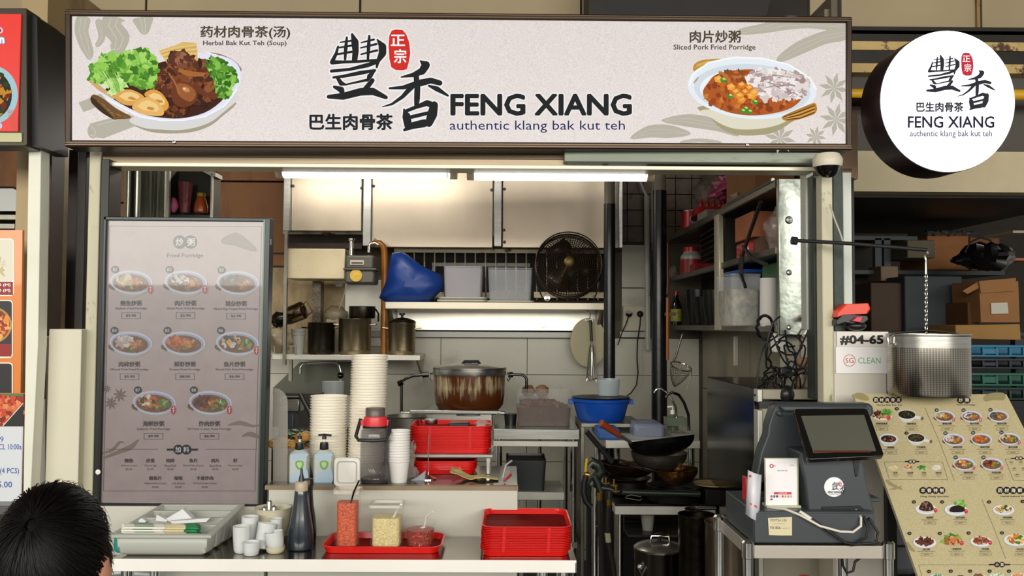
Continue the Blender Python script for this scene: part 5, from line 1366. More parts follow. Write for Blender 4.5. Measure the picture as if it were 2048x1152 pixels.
WOKM = M('wok_black', '0c0d0f', .35, .6)
y_ = 3.95
t, rt = bowlwok('wok', 'large black wok with an orange wooden handle resting on the pans', 'wok', tuple(pt(1322, 878, y_)), .145, .075, WOKM, -8, -7)
b = MB(); p0 = pt(1262, 885, y_ - .05); p1 = pt(1238, 870, y_ - .08); p2 = pt(1202, 846, y_ - .12)
b.tube([p0, p1], .007, 8); b.build('tang', STEEL_D, t)
b = MB(); b.tube([p1, p2], .013, 12, r1=.017); b.build('handle', M('orange_wood_handle', '7c3416', .35, var=.2), t)
t, rt = bowlwok('colander_bowl', 'dull aluminium bowl under the black wok', 'bowl', tuple(pt(1318, 905, 4.05)), .125, .085, M('aluminium_dull', '5f5a50', .4, .8, var=.2, scale=30))
t, rt = bowlwok('frying_wok', 'brown seasoned wok with a steel handle at the left of the stove', 'wok', tuple(pt(1254, 928, 4.1)), .125, .06, M('seasoned_wok', '2e1c10', .25, .8), 0, 4)
b = MB(); b.tube([pt(1224, 924, 4.0), pt(1196, 890, 3.98), pt(1172, 862, 3.95)], .012, 8); b.build('handle', BLACKM, t)
t, rt = bowlwok('copper_pan', 'small coppery pan with a burnt rim in the middle of the stove', 'pan', tuple(pt(1354, 938, 3.95)), .09, .07, M('coppery_pan', '8c6234', .22, .95, stain='2a1608', sscale=9, sthr=.55, swid=.1), 0, -3)
b = MB(); b.tube([pt(1316, 946, 3.9), pt(1280, 935, 3.86), pt(1240, 924, 3.84)], .006, 8); b.build('handle', CHROME, t)
t = thing('wok_ring', 'dark cast iron wok burner under the coppery pan', 'burner', tuple(pt(1345, 1000, 4.0)))
b = MB(); c = pt(1350, 975, 4.12); c.z = zs2; b.lathe(c, [(.12, 0), (.13, .01), (.1, .055), (.13, .07), (.12, .07), (.09, .05), (.09, .0)], 24); b.build('ring', BK, t)
t = thing('wok_ring', 'dark cast iron wok burner under the seasoned wok on the left', 'burner', (X(1254, 4.25), 4.25, zs2))
b = MB(); c = Vector((X(1256, 4.3), 4.3, zs2)); b.lathe(c, [(.1, 0), (.11, .01), (.09, .06), (.11, .075), (.1, .075), (.08, .05), (.08, .0)], 24); b.build('ring', BK, t)
b = MB(); b.lathe(pt(1425, 968, 4.1), [(.06, -.008), (.085, .0), (.085, .005), (.05, -.002), (0, -.003)], 30); tag(b.build('enamel_plate', M('brass_plate', 'a38c5c', .35, .2, stain='5a3c1c', sscale=8, sthr=.55)), 'shallow cream plate with a brown rim right of the coppery pan', 'plate')
b = MB(); b.box(X(1400, 4.1), X(1455, 4.1), 4.0, 4.3, zs2, Z(970, 4.1)); tag(b.build('burner_box', BK, bevel=.005), 'black iron box under the cream plate', 'burner')
# pipes, valves, hoses at left of stove
PG = M('green_grey_pipe', '363c36', .3, .6); BRS = M('brass', 'a8823e', .3, .9)
MF = thing('gas_manifold', 'grey green gas pipe manifold with brass valves at the stove corner', 'pipe', tuple(pt(1195, 975, 3.95)))
b = MB(); b.ptube([(1178, 932), (1184, 924), (1194, 930), (1202, 942), (1190, 958), (1182, 970)], 3.98, .024, 12); b.ptube([(1188, 952), (1196, 968), (1202, 985)], 3.96, .017, 10); b.ptube([(1200, 975), (1220, 978), (1232, 982)], 3.96, .014, 10); b.ptube([(1218, 982), (1218, 998)], 3.94, .018, 12); b.ptube([(1245, 984), (1300, 986), (1400, 988)], 3.97, .013, 10); b.build('pipe_run', PG, MF)
for (x0, y0) in ((1200, 993), (1218, 1004)):
    b = MB(); b.ptube([(x0, y0 - 8), (x0, y0 + 6)], 3.94, .013, 8); b.build('brass_fitting', BRS, MF)
for (x0, y0) in ((1212, 962), (1232, 978), (1228, 966)):
    b = MB(); b.ptube([(x0, y0 - 8), (x0, y0 + 8)], 3.93, .005, 8); b.ptube([(x0 - 7, y0 + 5), (x0 + 7, y0 + 5)], 3.93, .004, 6); b.build('brass_valve', BRS, MF)
b = MB(); b.ptube([(1174, 917), (1172, 930), (1171, 944)], 3.93, .006, 8); b.build('yellow_lever', M('yellow_lever', 'c9a21e', .4), MF)
b = MB(); b.ptube([(1170, 948), (1178, 950)], 3.93, .012, 10); b.build('lever_joint', BRS, MF)
b = MB(); b.ptube([(1172, 952), (1168, 965), (1167, 985), (1171, 1002), (1182, 1014)], 3.93, .013, 10); tag(b.build('gas_hose', RUBBER), 'thick black hose looping down from the yellow lever', 'hose')
b = MB(); b.ptube([(1200, 1002), (1200, 1050), (1202, 1090), (1206, 1180)], 3.95, .011, 8); b.ptube([(1199, 1052), (1201, 1070)], 3.945, .014, 8); tag(b.build('gas_hose', M('dark_hose', '26221f', .4)), 'dark hose with a pale band going down left of the stove leg', 'hose')
b = MB(); b.ptube([(1217, 1012), (1216, 1050), (1218, 1090), (1226, 1130), (1234, 1200)], 3.92, .011, 8); tag(b.build('gas_hose', M('dark_hose', '26221f', .4)), 'dark hose next to the steel leg of the stove table', 'hose')
b = MB(); b.ptube([(1215, 1066), (1217, 1084)], 3.915, .0125, 8); tag(b.build('hose_band', M('pale_band', 'aab090', .5)), 'pale greenish band wrapped around the hose by the stove leg', 'band')
b = MB(); b.lathe((X(1190, 4.2), 4.2, 0), [(.015, 0), (.015, zs2 + .1)], 10); tag(b.build('floor_pipe', CHROME), 'thin steel pipe standing left of the gas hoses', 'pipe')
b = MB(); b.ptube([(1252, 993), (1262, 990), (1282, 994), (1284, 999), (1278, 1001), (1250, 996)], 3.9, .003, 6); tag(b.build('wire_clip', CHROME), 'bent steel wire clip on the stove front edge', 'clip')
# pots under and beside the stove
pm = M('stock_pot_steel', '8f8c80', .22, 1.0, var=.12, scale=6)
t = pot('stock_pot', 'shiny lidded stock pot under the stove table', 1318, 3.72, 0.0, 49, .64, pm, lid=M('lid_steel', '8f8b84', .3, .9), handles=False)
c = Vector((X(1318, 3.72), 3.72, 0))
b = MB(); b.tube([c + Vector((-.04, -.02, .665)), c + Vector((-.035, -.02, .695)), c + Vector((.035, -.02, .695)), c + Vector((.04, -.02, .665))], .005, 8); b.build('lid_handle', CHROME, t)
b = MB(); rr_ = 49 / F * 3.72; b.lathe(c + Vector((-rr_ * .86, -rr_ * .55, .58)), [(0, .012), (.01, .01), (.012, 0)], 12, axis='Y'); b.tube([c + Vector((-rr_ * .92, -rr_ * .6, .58)), c + Vector((-rr_ * .8, -rr_ * .75, .55)), c + Vector((-rr_ * .68, -rr_ * .75, .58))], .005, 8); b.build('clamp', CHROME, t)
pot('tall_pot', 'tall dark pot standing in front of the stove beside the steel rack', 1392, 3.48, 0.0, 36, Z(1026, 3.48), POTD, handles=False)
b = MB(); c = pt(1385, 1024, 3.48); b.blob(c + Vector((0, 0, .01)), .03, .05, .006, 0, 14, 8); b.tube([c + Vector((.02, 0, .012)), c + Vector((.09, -.01, .016))], .006, 8); tag(b.build('ladle', M('dark_chrome2', '6a6a66', .15, 1.0)), 'steel ladle lying across the tall dark pot', 'ladle')
b = MB(); b.lathe((X(1295, 4.2), 4.2, zs2 - .15), [(.024, 0), (.034, .085), (.036, .087), (.03, .085)], 18); tag(b.build('foam_cup', M('dim_cup', 'a9a79c', .5)), 'white cup hanging in the dark below the stove top', 'cup')
b = MB(); b.box(X(1250, 4.2), X(1400, 4.2), 4.1, 4.5, zs2 - .16, zs2 - .15); tag(b.build('under_shelf', DST), 'dark shelf under the stove top holding a cup', 'shelf')
b = MB(); b.box(.42, .95, 4.6, 4.62, 0, .75); tag(b.build('splash_sheet', M('black_steel_back', '0f0e0c', .5)), 'black splash sheet low behind the stove', 'panel')

# ================================================================ FRIDGE AND STEEL SCREEN, RIGHT
zf = 1.312
FR = thing('fridge', 'tall fridge with dark steel side and pale door behind the till', 'fridge', (1.11, 3.85, 0))
b = MB(); b.box(.955, 1.28, 3.46, 4.25, .02, zf); b.build('cabinet', M('fridge_steel', '45443f', .2, 1.0, var=.3, scale=2.5), FR, bevel=.004)
b = MB(); b.box(.975, 1.278, 3.41, 3.455, .02, Z(802, 3.4)); b.box(.975, 1.278, 3.41, 3.455, Z(797, 3.4), zf); b.build('door', M('fridge_door', 'a09a88', .4, .1, var=.08), FR, bevel=.004)
b = MB(); b.box(.955, .973, 3.4, 3.456, .3, Z(818, 3.4)); b.box(.955, .973, 3.4, 3.456, Z(802, 3.4), zf); b.build('edge_strip', M('fridge_strip', 'c3c2b6', .35, .4), FR, bevel=.002)
b = MB(); b.box(.96, 1.2, 3.395, 3.41, Z(814, 3.4), Z(800, 3.4)); b.build('hinge_bar', BLACKP, FR)
# papers on the wall behind the cables
for (a, c_, e, d, col, lab) in ((1602, 668, 1640, 715, 'c7bfae', 'pale notice paper on the wall under the shelf unit'), (1596, 716, 1640, 775, 'b08560', 'orange brown notice on the wall behind the coiled white cable')):
    b = MB(); b.pbox(a, c_, e, d, 3.64, .004); tag(b.build('wall_notice', M('notice_' + col, col, .6, var=.2, scale=30)), lab, 'notice')
NTC = thing('green_notice', 'small notice with green block right above the till', 'notice', tuple(pt(1632, 805, 3.63)))
b = MB(); b.pbox(1620, 780, 1644, 808, 3.63, .004); b.build('sheet', M('note_paper', 'd8dce2', .6), NTC)
A = Art(lambda a, c: pt(a, c, 3.6295), NV); A.rect(1622, 796, 1635, 806, '7fae6c'); A.rect(1637, 782, 1640, 792, 'b53a3a'); A.rect(1622, 784, 1633, 785.5, '7a7a7a'); A.rect(1622, 788, 1633, 789.5, '7a7a7a'); A.build('print', P_PAP, NTC)
b = MB(); b.box(1.12, 1.297, 3.65, 3.66, 1.0, 1.52); tag(b.build('pin_board', M('pale_board', 'a9a394', .5, var=.1)), 'pale board behind the tangle of black cables', 'board')
b = MB(); b.pbox(1598, 672, 1618, 800, 3.655, .03); tag(b.build('cable_channel', WHITEP, bevel=.002), 'white vertical cable trunking behind the tangled cables', 'duct')
b = MB(); b.pbox(1549, 664, 1572, 705, 3.6, .06); tag(b.build('white_adapter', WHITEP, bevel=.006), 'white adapter box hanging right under the shelf unit', 'adapter')
b = MB(); b.pbox(1561, 735, 1585, 756, 3.45, .04); tag(b.build('power_brick', BLACKP, bevel=.004), 'rectangular black power brick in the cable tangle', 'adapter')
b = MB(); b.blob(pt(1573, 789, 3.42), .03, .025, .035, .05, 14, 10); tag(b.build('power_brick', BLACKP), 'rounded black plug adapter at the bottom of the cable tangle', 'adapter')
b = MB(); b.pbox(1622, 630, 1640, 640, 3.42, .06); b.build; tag(b.build('red_charger', M('charger_red', 'b5301e', .4), bevel=.004), 'small red and black gadget on the ledge left of the cream post', 'gadget')
# cable tangle: separate curved cables
CT = R
ends = [((1570, 660), (1580, 790)), ((1640, 560), (1590, 740)), ((1555, 660), (1520, 830)), ((1600, 690), (1565, 780)), ((1545, 680), (1600, 780)), ((1615, 665), (1540, 830)), ((1575, 720), (1610, 800)), ((1530, 740), (1580, 800)), ((1590, 680), (1530, 760)), ((1620, 700), (1575, 740)), ((1560, 640), (1555, 770)),
        ((1644, 690), (1580, 800)), ((1535, 700), (1575, 790))]
labs = ['long', 'short', 'looping', 'curling', 'tight', 'loose', 'crossing', 'sagging', 'drooping', 'winding', 'thin', 'slack', 'knotted']
for k, ((x0, y0), (x1, y1)) in enumerate(ends):
    pts = []; a1, a2 = CT.uniform(-30, 30), CT.uniform(-34, 34); y0_ = 3.45 + CT.uniform(-.03, .08)
    for i in range(19):
        t_ = i / 18
        pts.append((x0 + (x1 - x0) * t_ + a1 * math.sin(PI * t_) + a2 * .5 * math.sin(2 * PI * t_), y0 + (y1 - y0) * t_ + 12 * math.sin(3 * PI * t_ + k), y0_ + .03 * math.sin(5 * t_ + k)))
    b = MB(); b.ptube(pts, 3.5, .0035, 6); tag(b.build('cable', RUBBER), 'black cable in the tangle hanging behind the till', 'cable', 'tangled black cables behind the till')
for k, (cx_, cy_, rx_, ry_) in enumerate(((1558, 778, 32, 30), (1548, 760, 22, 26), (1575, 770, 26, 36), (1540, 790, 28, 26), (1565, 715, 26, 34), (1580, 690, 24, 20), (1530, 655, 16, 24))):
    b = MB(); b.ptube([(cx_ + rx_ * math.cos(2 * PI * i / 22) * (1 + .1 * math.sin(3 * i)), cy_ + ry_ * math.sin(2 * PI * i / 22), 3.46 + .03 * math.sin(i)) for i in range(22)], 3.5, .0035 if k < 6 else .006, 6, closed=True)
    tag(b.build('cable_loop', RUBBER), 'black loop of cable in the tangle behind the till', 'cable', 'black cable loops behind the till')
for k in range(4):
    b = MB(); b.ptube([(1616 + 15 * math.cos(2 * PI * i / 24) + k * .7, 753 + (20 - k) * math.sin(2 * PI * i / 24), 3.5 + k * .008) for i in range(24)], 3.5, .004, 6, closed=True); tag(b.build('white_cable_loop', M('white_cable', 'b9b3a2', .5)), 'white loop of the coiled cable left of the cream post', 'cable', 'coiled white cable loops')
b = MB(); b.ptube([(1616, 733), (1622, 700), (1615, 680), (1604, 668), (1612, 655)], 3.5, .005, 6); tag(b.build('white_cable', M('white_cable', 'b9b3a2', .5)), 'white cable rising from the coil to the shelf unit', 'cable')
b = MB(); b.ptube([(1641, 490), (1640, 560), (1628, 620), (1606, 660)], 3.3, .003, 6); tag(b.build('thin_cable', RUBBER), 'thin black cable hanging from the black arm', 'cable')
b = MB(); b.ptube([(1660, 408), (1668, 435), (1680, 465), (1688, 490)], 3.1, .003, 6); tag(b.build('thin_white_cord', M('white_cable', 'b9b3a2', .5)), 'thin pale cord crossing the cream post', 'cord')

# ---------------------------------------------------------------- black arm, chain, perforated pot
b = MB(); b.tube([pt(1590, 481, 3.1), pt(1700, 487, 3.02), pt(1855, 500, 2.95)], .0065, 10); b.tube([pt(1583, 481, 3.1), pt(1594, 482, 3.1)], .014, 8); tag(b.build('support_pole', BLACKM), 'long black arm sticking out to hold the chain', 'arm')
CH = thing('chain', 'steel link chain hanging from the black arm', 'chain', tuple(pt(1853, 660, 2.95)))
b = MB(); b.ptube([(1853, 500), (1856, 508), (1850, 512), (1852, 520), (1852, 548)], 2.95, .003, 6); b.build('hook', CHROME, CH)
y0 = 548
k = 0
while y0 < 660:
    b = MB(); pts = []
    for i in range(12):
        a = 2 * PI * i / 12; u = 2.2 * math.cos(a); v_ = 6.0 * math.sin(a)
        p = pt(1852.5, y0 + 5 + v_, 2.95); s_ = u / F * 2.95
        pts.append(p + (Vector((s_, 0, 0)) if k % 2 == 0 else Vector((0, s_, 0))))
    b.tube(pts, .0014, 5, closed=True); b.build('link', CHROME, CH); y0 += 8.6; k += 1
PP = thing('perforated_pot', 'large perforated steel pot hanging on a chain above the slanted menu', 'pot', tuple(pt(1855, 786, 2.95)))
c = pt(1856, 670, 2.95); zb_ = Z(786, 2.95); rp = 77 / F * 2.95; ht = c.z - zb_
pm2 = bpy.data.materials.new('perforated_steel'); pm2.use_nodes = True
N = pm2.node_tree.nodes; Lk = pm2.node_tree.links; bs = N['Principled BSDF']; bs.inputs['Metallic'].default_value = 1; bs.inputs['Roughness'].default_value = .22
tc = N.new('ShaderNodeTexCoord'); sp_ = N.new('ShaderNodeSeparateXYZ'); Lk.new(tc.outputs['Object'], sp_.inputs[0])
at = N.new('ShaderNodeMath'); at.operation = 'ARCTAN2'; Lk.new(sp_.outputs[0], at.inputs[0]); Lk.new(sp_.outputs[1], at.inputs[1])
sn = N.new('ShaderNodeMath'); sn.operation = 'MULTIPLY'; Lk.new(at.outputs[0], sn.inputs[0]); sn.inputs[1].default_value = 90.0
s1 = N.new('ShaderNodeMath'); s1.operation = 'SINE'; Lk.new(sn.outputs[0], s1.inputs[0])
sz = N.new('ShaderNodeMath'); sz.operation = 'MULTIPLY'; Lk.new(sp_.outputs[2], sz.inputs[0]); sz.inputs[1].default_value = 2 * PI / .0058
s2 = N.new('ShaderNodeMath'); s2.operation = 'SINE'; Lk.new(sz.outputs[0], s2.inputs[0])
mu = N.new('ShaderNodeMath'); mu.operation = 'ADD'; Lk.new(s1.outputs[0], mu.inputs[0]); Lk.new(s2.outputs[0], mu.inputs[1])
rp_ = N.new('ShaderNodeValToRGB'); rp_.color_ramp.elements[0].position = .35; rp_.color_ramp.elements[1].position = .62
rp_.color_ramp.elements[0].color = c4('aca79d'); rp_.color_ramp.elements[1].color = c4('77736a')
mm = N.new('ShaderNodeMapRange'); mm.inputs[1].default_value = -2; mm.inputs[2].default_value = 2; Lk.new(mu.outputs[0], mm.inputs[0]); Lk.new(mm.outputs[0], rp_.inputs[0]); Lk.new(rp_.outputs[0], bs.inputs['Base Color'])
cc0 = Vector((c.x, c.y, zb_))
b = MB(); b.lathe(cc0, [(rp * .97, 0), (rp, .01), (rp, ht - .04)], 56, cap1=False); b.build('perforated_wall', pm2, PP)
b = MB(); b.lathe(cc0, [(rp, ht - .04), (rp * 1.003, ht - .004), (rp * 1.03, ht), (rp * 1.03, ht + .004), (rp * .985, ht + .004), (rp * .98, ht - .04)], 56, cap0=False, cap1=False); b.build('rim_band', STEELH, PP)
for sg in (-1, 1):
    b = MB(); b.ptube([(1856 + sg * 77, 672), (1856 + sg * 80, 676), (1856 + sg * 78, 690), (1856 + sg * 72, 686), (1856 + sg * 74, 674)], 2.93, .003, 6); b.build('ear', CHROME, PP)
b = MB(); b.ptube([(1778, 672), (1790, 666), (1820, 664), (1853, 661), (1880, 663), (1915, 668), (1935, 674)], 2.93, .003, 6); b.build('bail_handle', CHROME, PP)
# security camera
SCm = thing('security_camera', 'white and black dome security camera under the right end of the big sign', 'camera', tuple(pt(1655, 352, 3.02)))
c = pt(1655, 326, 3.05)
b = MB(); b.lathe(c, [(.047, -.014), (.05, 0), (.05, .012), (.04, .03), (.034, .032), (0, .033)], 30); b.build('housing', M('camera_cream', 'd3cbb8', .4), SCm)
b = MB(); b.lathe(c, [(0, -.052), (.018, -.048), (.034, -.036), (.043, -.018), (.046, -.012)], 30); b.build('dome', M('dome_black', '0a0b0d', .08, coat=1), SCm)
# little box behind camera, right of post
CBx = thing('small_carton', 'pale brown carton box behind the dome camera', 'box', tuple(pt(1696, 358, 3.42)))
b = MB(); b.pbox(1682, 226, 1716, 358, 3.42, .2); b.build('box', M('pale_carton', 'a3876c', .7, var=.05), CBx, bevel=.003)
A = Art(lambda a, c: pt(a, c, 3.4195), NV)
for k in range(8): A.rect(1686 + k * 2.3, 337, 1687.2 + k * 2.3, 342, '3a2c22')
A.build('print', P_PAP, CBx)
# red gadgets on the column top
zc_ = Z(662, 3.14)
RG = thing('red_scanner', 'red and black handheld device on top of the unit column', 'device', (X(1715, 3.1), 3.15, zc_))
b = MB(); b.ext([(1672, 640), (1684, 628), (1736, 632), (1738, 640), (1722, 652), (1690, 646), (1672, 652)], 3.1, .05); b.build('black_body', BLACKP, RG, bevel=.004)
b = MB(); b.ext([(1676, 622), (1690, 608), (1738, 606), (1742, 618), (1736, 628), (1688, 630), (1672, 636)], 3.095, .06); b.build('red_shell', M('bright_red_shell', 'e23c1c', .35), RG, bevel=.005)
b = MB(); b.blob(pt(1712, 652, 3.12), .035, .03, .018, 0, 16, 10); b.build('black_base', BLACKP, RG)
b = MB(); b.ext([(1704, 642), (1714, 634), (1726, 633), (1722, 645)], 3.085, .02); b.build('pink_button', M('pink_red', 'd63c50', .4), RG, bevel=.002)
# ================================================================ NEIGHBOUR'S DARK ROOM
LEDM = M('far_led', 'e8e4ff', .4, emit=4.5)
b = MB(); b.ptube([(1866, 402), (2026, 402)], 6.2, .006, 8); tag(b.build('far_tube_lamp', LEDM), 'thin lit tube lamp in the dark room on the right', 'lamp')
RK = M('dark_rack', '2c3436', .5, .3)
RKT = thing('dark_rack', 'dark slotted rack in the room on the right', 'rack', (X(1800, 5.6), 5.6, 0))
b = MB()
for x_ in (1752, 1770): b.box(X(x_, 5.5), X(x_, 5.5) + .04, 5.5, 5.54, 0, Z(472, 5.5))
b.build('posts', RK, RKT)
for y0, y1, x1 in ((472, 480, 1835), (541, 549, 2010)):
    b = MB(); b.pbox(1700, y0, x1, y1, 5.5, .5); b.build('rack_shelf', RK, RKT)
zr1 = Z(548, 5.5)
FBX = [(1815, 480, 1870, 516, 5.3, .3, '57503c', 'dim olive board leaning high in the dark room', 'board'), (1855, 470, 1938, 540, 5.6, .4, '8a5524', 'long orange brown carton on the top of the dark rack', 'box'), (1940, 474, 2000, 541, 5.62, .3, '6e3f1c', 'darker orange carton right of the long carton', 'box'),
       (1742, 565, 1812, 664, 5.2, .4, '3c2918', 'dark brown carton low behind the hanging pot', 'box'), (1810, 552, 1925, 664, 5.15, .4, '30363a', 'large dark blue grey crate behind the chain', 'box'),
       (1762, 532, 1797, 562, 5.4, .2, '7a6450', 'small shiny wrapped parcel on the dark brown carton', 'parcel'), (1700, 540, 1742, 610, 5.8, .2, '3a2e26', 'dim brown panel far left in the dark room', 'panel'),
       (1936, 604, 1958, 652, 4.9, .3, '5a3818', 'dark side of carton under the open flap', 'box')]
for (a, c_, e, d, Y_, dd, col, lab, ct) in FBX:
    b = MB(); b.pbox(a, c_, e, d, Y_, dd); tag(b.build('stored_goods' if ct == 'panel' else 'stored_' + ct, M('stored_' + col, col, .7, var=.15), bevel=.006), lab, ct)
# supports below the boxes
b = MB(); b.pbox(1740, 664, 2060, 672, 5.02, .42); b.box(X(1750, 5.03), X(1750, 5.03) + .05, 5.05, 5.1, 0, Z(672, 5.0)); b.box(X(2040, 5.0), X(2040, 5.0) + .05, 5.05, 5.1, 0, Z(672, 5.0)); tag(b.build('storage_bench', RK), 'dark bench carrying the stored boxes in the right room', 'bench')
b = MB(); b.blob(pt(1975, 515, 5.0), .13, .12, .08, .2, 20, 12, 7); b.blob(pt(1930, 520, 5.0), .08, .05, .03, .2, 12, 8); tag(b.build('black_bag', M('glossy_black', '0b0c0e', .25)), 'glossy black bag with a curved handle on the rack', 'bag')
b = MB(); b.ptube([(1930, 505), (1940, 485), (1960, 475), (1980, 480), (1995, 505)], 5.0, .006, 8); tag(b.build('bag_handle', BLACKM), 'curved black strap over the glossy black bag', 'strap')
b = MB(); b.pbox(1985, 516, 2060, 521, 5.0, .4); tag(b.build('orange_shelf', M('orange_board', '9c5420', .5)), 'orange edged board at the right end of the dark room', 'shelf')
b = MB(); b.pbox(2026, 461, 2060, 466, 5.0, .3); tag(b.build('pale_strip', M('pale_strip', 'a39a80', .5)), 'short pale strip above the orange edged board', 'strip')
for k in range(7):
    b = MB(); x_ = 1858 + k * 14; b.blob(pt(x_, 466, 5.58), .03, .03, .014, .4, 8, 6, k); tag(b.build('film_crinkle', M('film', '5c5e60', .15, .3)), 'shiny crinkled film on the long orange carton', 'film', 'crinkled film on the long carton')
OB = thing('open_carton', 'open brown cardboard box with a white label in the right room', 'box', tuple(pt(2000, 645, 4.8)))
b = MB(); b.ext([(1958, 562), (2037, 562), (2040, 645), (1962, 645)], 4.8, .3); b.build('box_body', CARD, OB, bevel=.003)
b = MB(); b.ext([(1925, 582), (1935, 588), (1958, 576), (1958, 562)], 4.8, .01); b.ext([(1958, 562), (2032, 556), (2030, 582), (1962, 586)], 4.785, .006); b.build('flap', CARD, OB)
b = MB(); b.ext([(1982, 606), (2015, 605), (2017, 627), (1983, 628)], 4.79, .006); b.build('label', M('label_white', 'b5b2a4', .5), OB)
b = MB(); b.ext([(1940, 650), (2040, 648), (2042, 680), (1952, 678), (1912, 676), (1911, 650)], 4.7, .3); tag(b.build('flat_carton', M('cardboard2', '96703c', .8, var=.1), bevel=.003), 'flat open cardboard box under the labelled carton', 'box')
CRY = 4.55
for (y0, y1, col, lab, nm) in ((690, 714, '1f6f93', 'blue plastic crate, topmost of the crates on the right', 'blue_crate'), (717, 738, '15202a', 'dark crate between the blue and green crates', 'dark_crate'), (746, 772, '175c4a', 'green plastic crate below the dark crate', 'green_crate'), (775, 800, '10302e', 'dark green lowest crate above the slanted menu', 'dark_crate')):
    t = thing(nm, lab, 'crate', tuple(pt(1995, y1, CRY)))
    b = MB(); b.pbox(1938, y0, 2100, y0 + 5, CRY - .01, .03); b.pbox(1938, y1 - 4, 2100, y1, CRY - .005, .4)
    for x_ in range(1938, 2100, 27): b.pbox(x_, y0, x_ + 5, y1, CRY, .02)
    b.pbox(1938, y0 + 5, 2100, y1 - 2, CRY + .3, .02); b.pbox(1940, y0 + 2, 1942, y1, CRY, .3)
    b.pbox(1965, y0 + 7, 1992, y1 - 6, CRY - .004, .02)
    b.build('crate_body', M('crate_' + col, col, .35, alpha=.95), t, bevel=.002)
b = MB(); b.pbox(1930, 802, 2110, 1300, CRY - .02, .5); tag(b.build('crate_base', M('dark_base', '17191a', .7)), 'dark base under the stack of crates', 'base')
# ================================================================ COUNTER
STONE = M('terrazzo_counter', 'c9c8bc', 0.4, var=0.05, scale=2, stain='8f8c7c', sscale=60, sthr=0.72, swid=0.03)
zk = 1.006
CN = thing('service_counter', 'pale stone service counter with a brown edged dark top', 'counter', (X(800, 3.06), 3.3, 0))
b = MB(); b.box(X(543, 3.06), X(1037, 3.06), 3.06, 3.48, 0, zk - .012); b.box(X(186, 3.06), X(536, 3.06), 3.06, 3.4, 0, .935); b.build('front_wall', STONE, CN, bevel=.002)
b = MB(); b.box(X(536, 3.06), X(1038, 3.06), 3.056, 3.5, zk - .012, zk); b.build('dark_top', M('dark_granite', '2e2a26', .12, var=.2, scale=20), CN, bevel=.002)
b = MB(); b.box(X(536, 3.06), X(1038, 3.06), 3.054, 3.085, zk - .013, zk + .0008); b.build('worn_edge', M('worn_edge', '8c7b62', .4, var=.25, scale=8), CN)

# ================================================================ MENU SCREEN
MS = thing('menu_screen', 'tall lit menu screen for fried porridge with eight numbered dishes', 'screen', (X(367, 3.07), 3.09, .936))
YM = 3.065
b = MB()
for pl in (((207, 433), (541, 436), (540.5, 443), (207, 440)), ((193, 1006), (527, 1009), (527, 1015), (193, 1014)), ((207, 433), (213, 433), (199, 1013), (193, 1013)), ((529, 436), (541, 436), (527, 1014), (516, 1014))): b.ext(pl, YM, .05)
b.build('bezel', M('bezel_dark', '23282a', .3, .4), MS, bevel=.002)
b = MB(); b.ext([(527, 440), (530, 440), (518, 1008), (515, 1008)], YM - .002, .01); b.build('bezel_highlight', M('bezel_green', '4a5a50', .3, .6), MS)
b = MB(); b.ext([(212, 439), (531, 441), (518, 1009), (198, 1008)], YM + .012, .03); b.build('screen_panel', speckle('menu_paper', 'b5a5a4', 'ae9e9e', .13, 20, .3, .45, .42), MS, smooth=False)
b = MB(); b.lathe(pt(196, 944, YM - .001), [(0, .003), (.008, .002), (.009, 0)], 12, axis='Y'); b.build('round_sensor', WHITEP, MS)
for y_ in (484, 970):
    b = MB(); b.pbox(540, y_ - 6, 543, y_ + 6, YM, .02); b.build('side_button', BLACKP, MS)
PORR = ['8a5836', '74482c', 'a06a44', '946038']


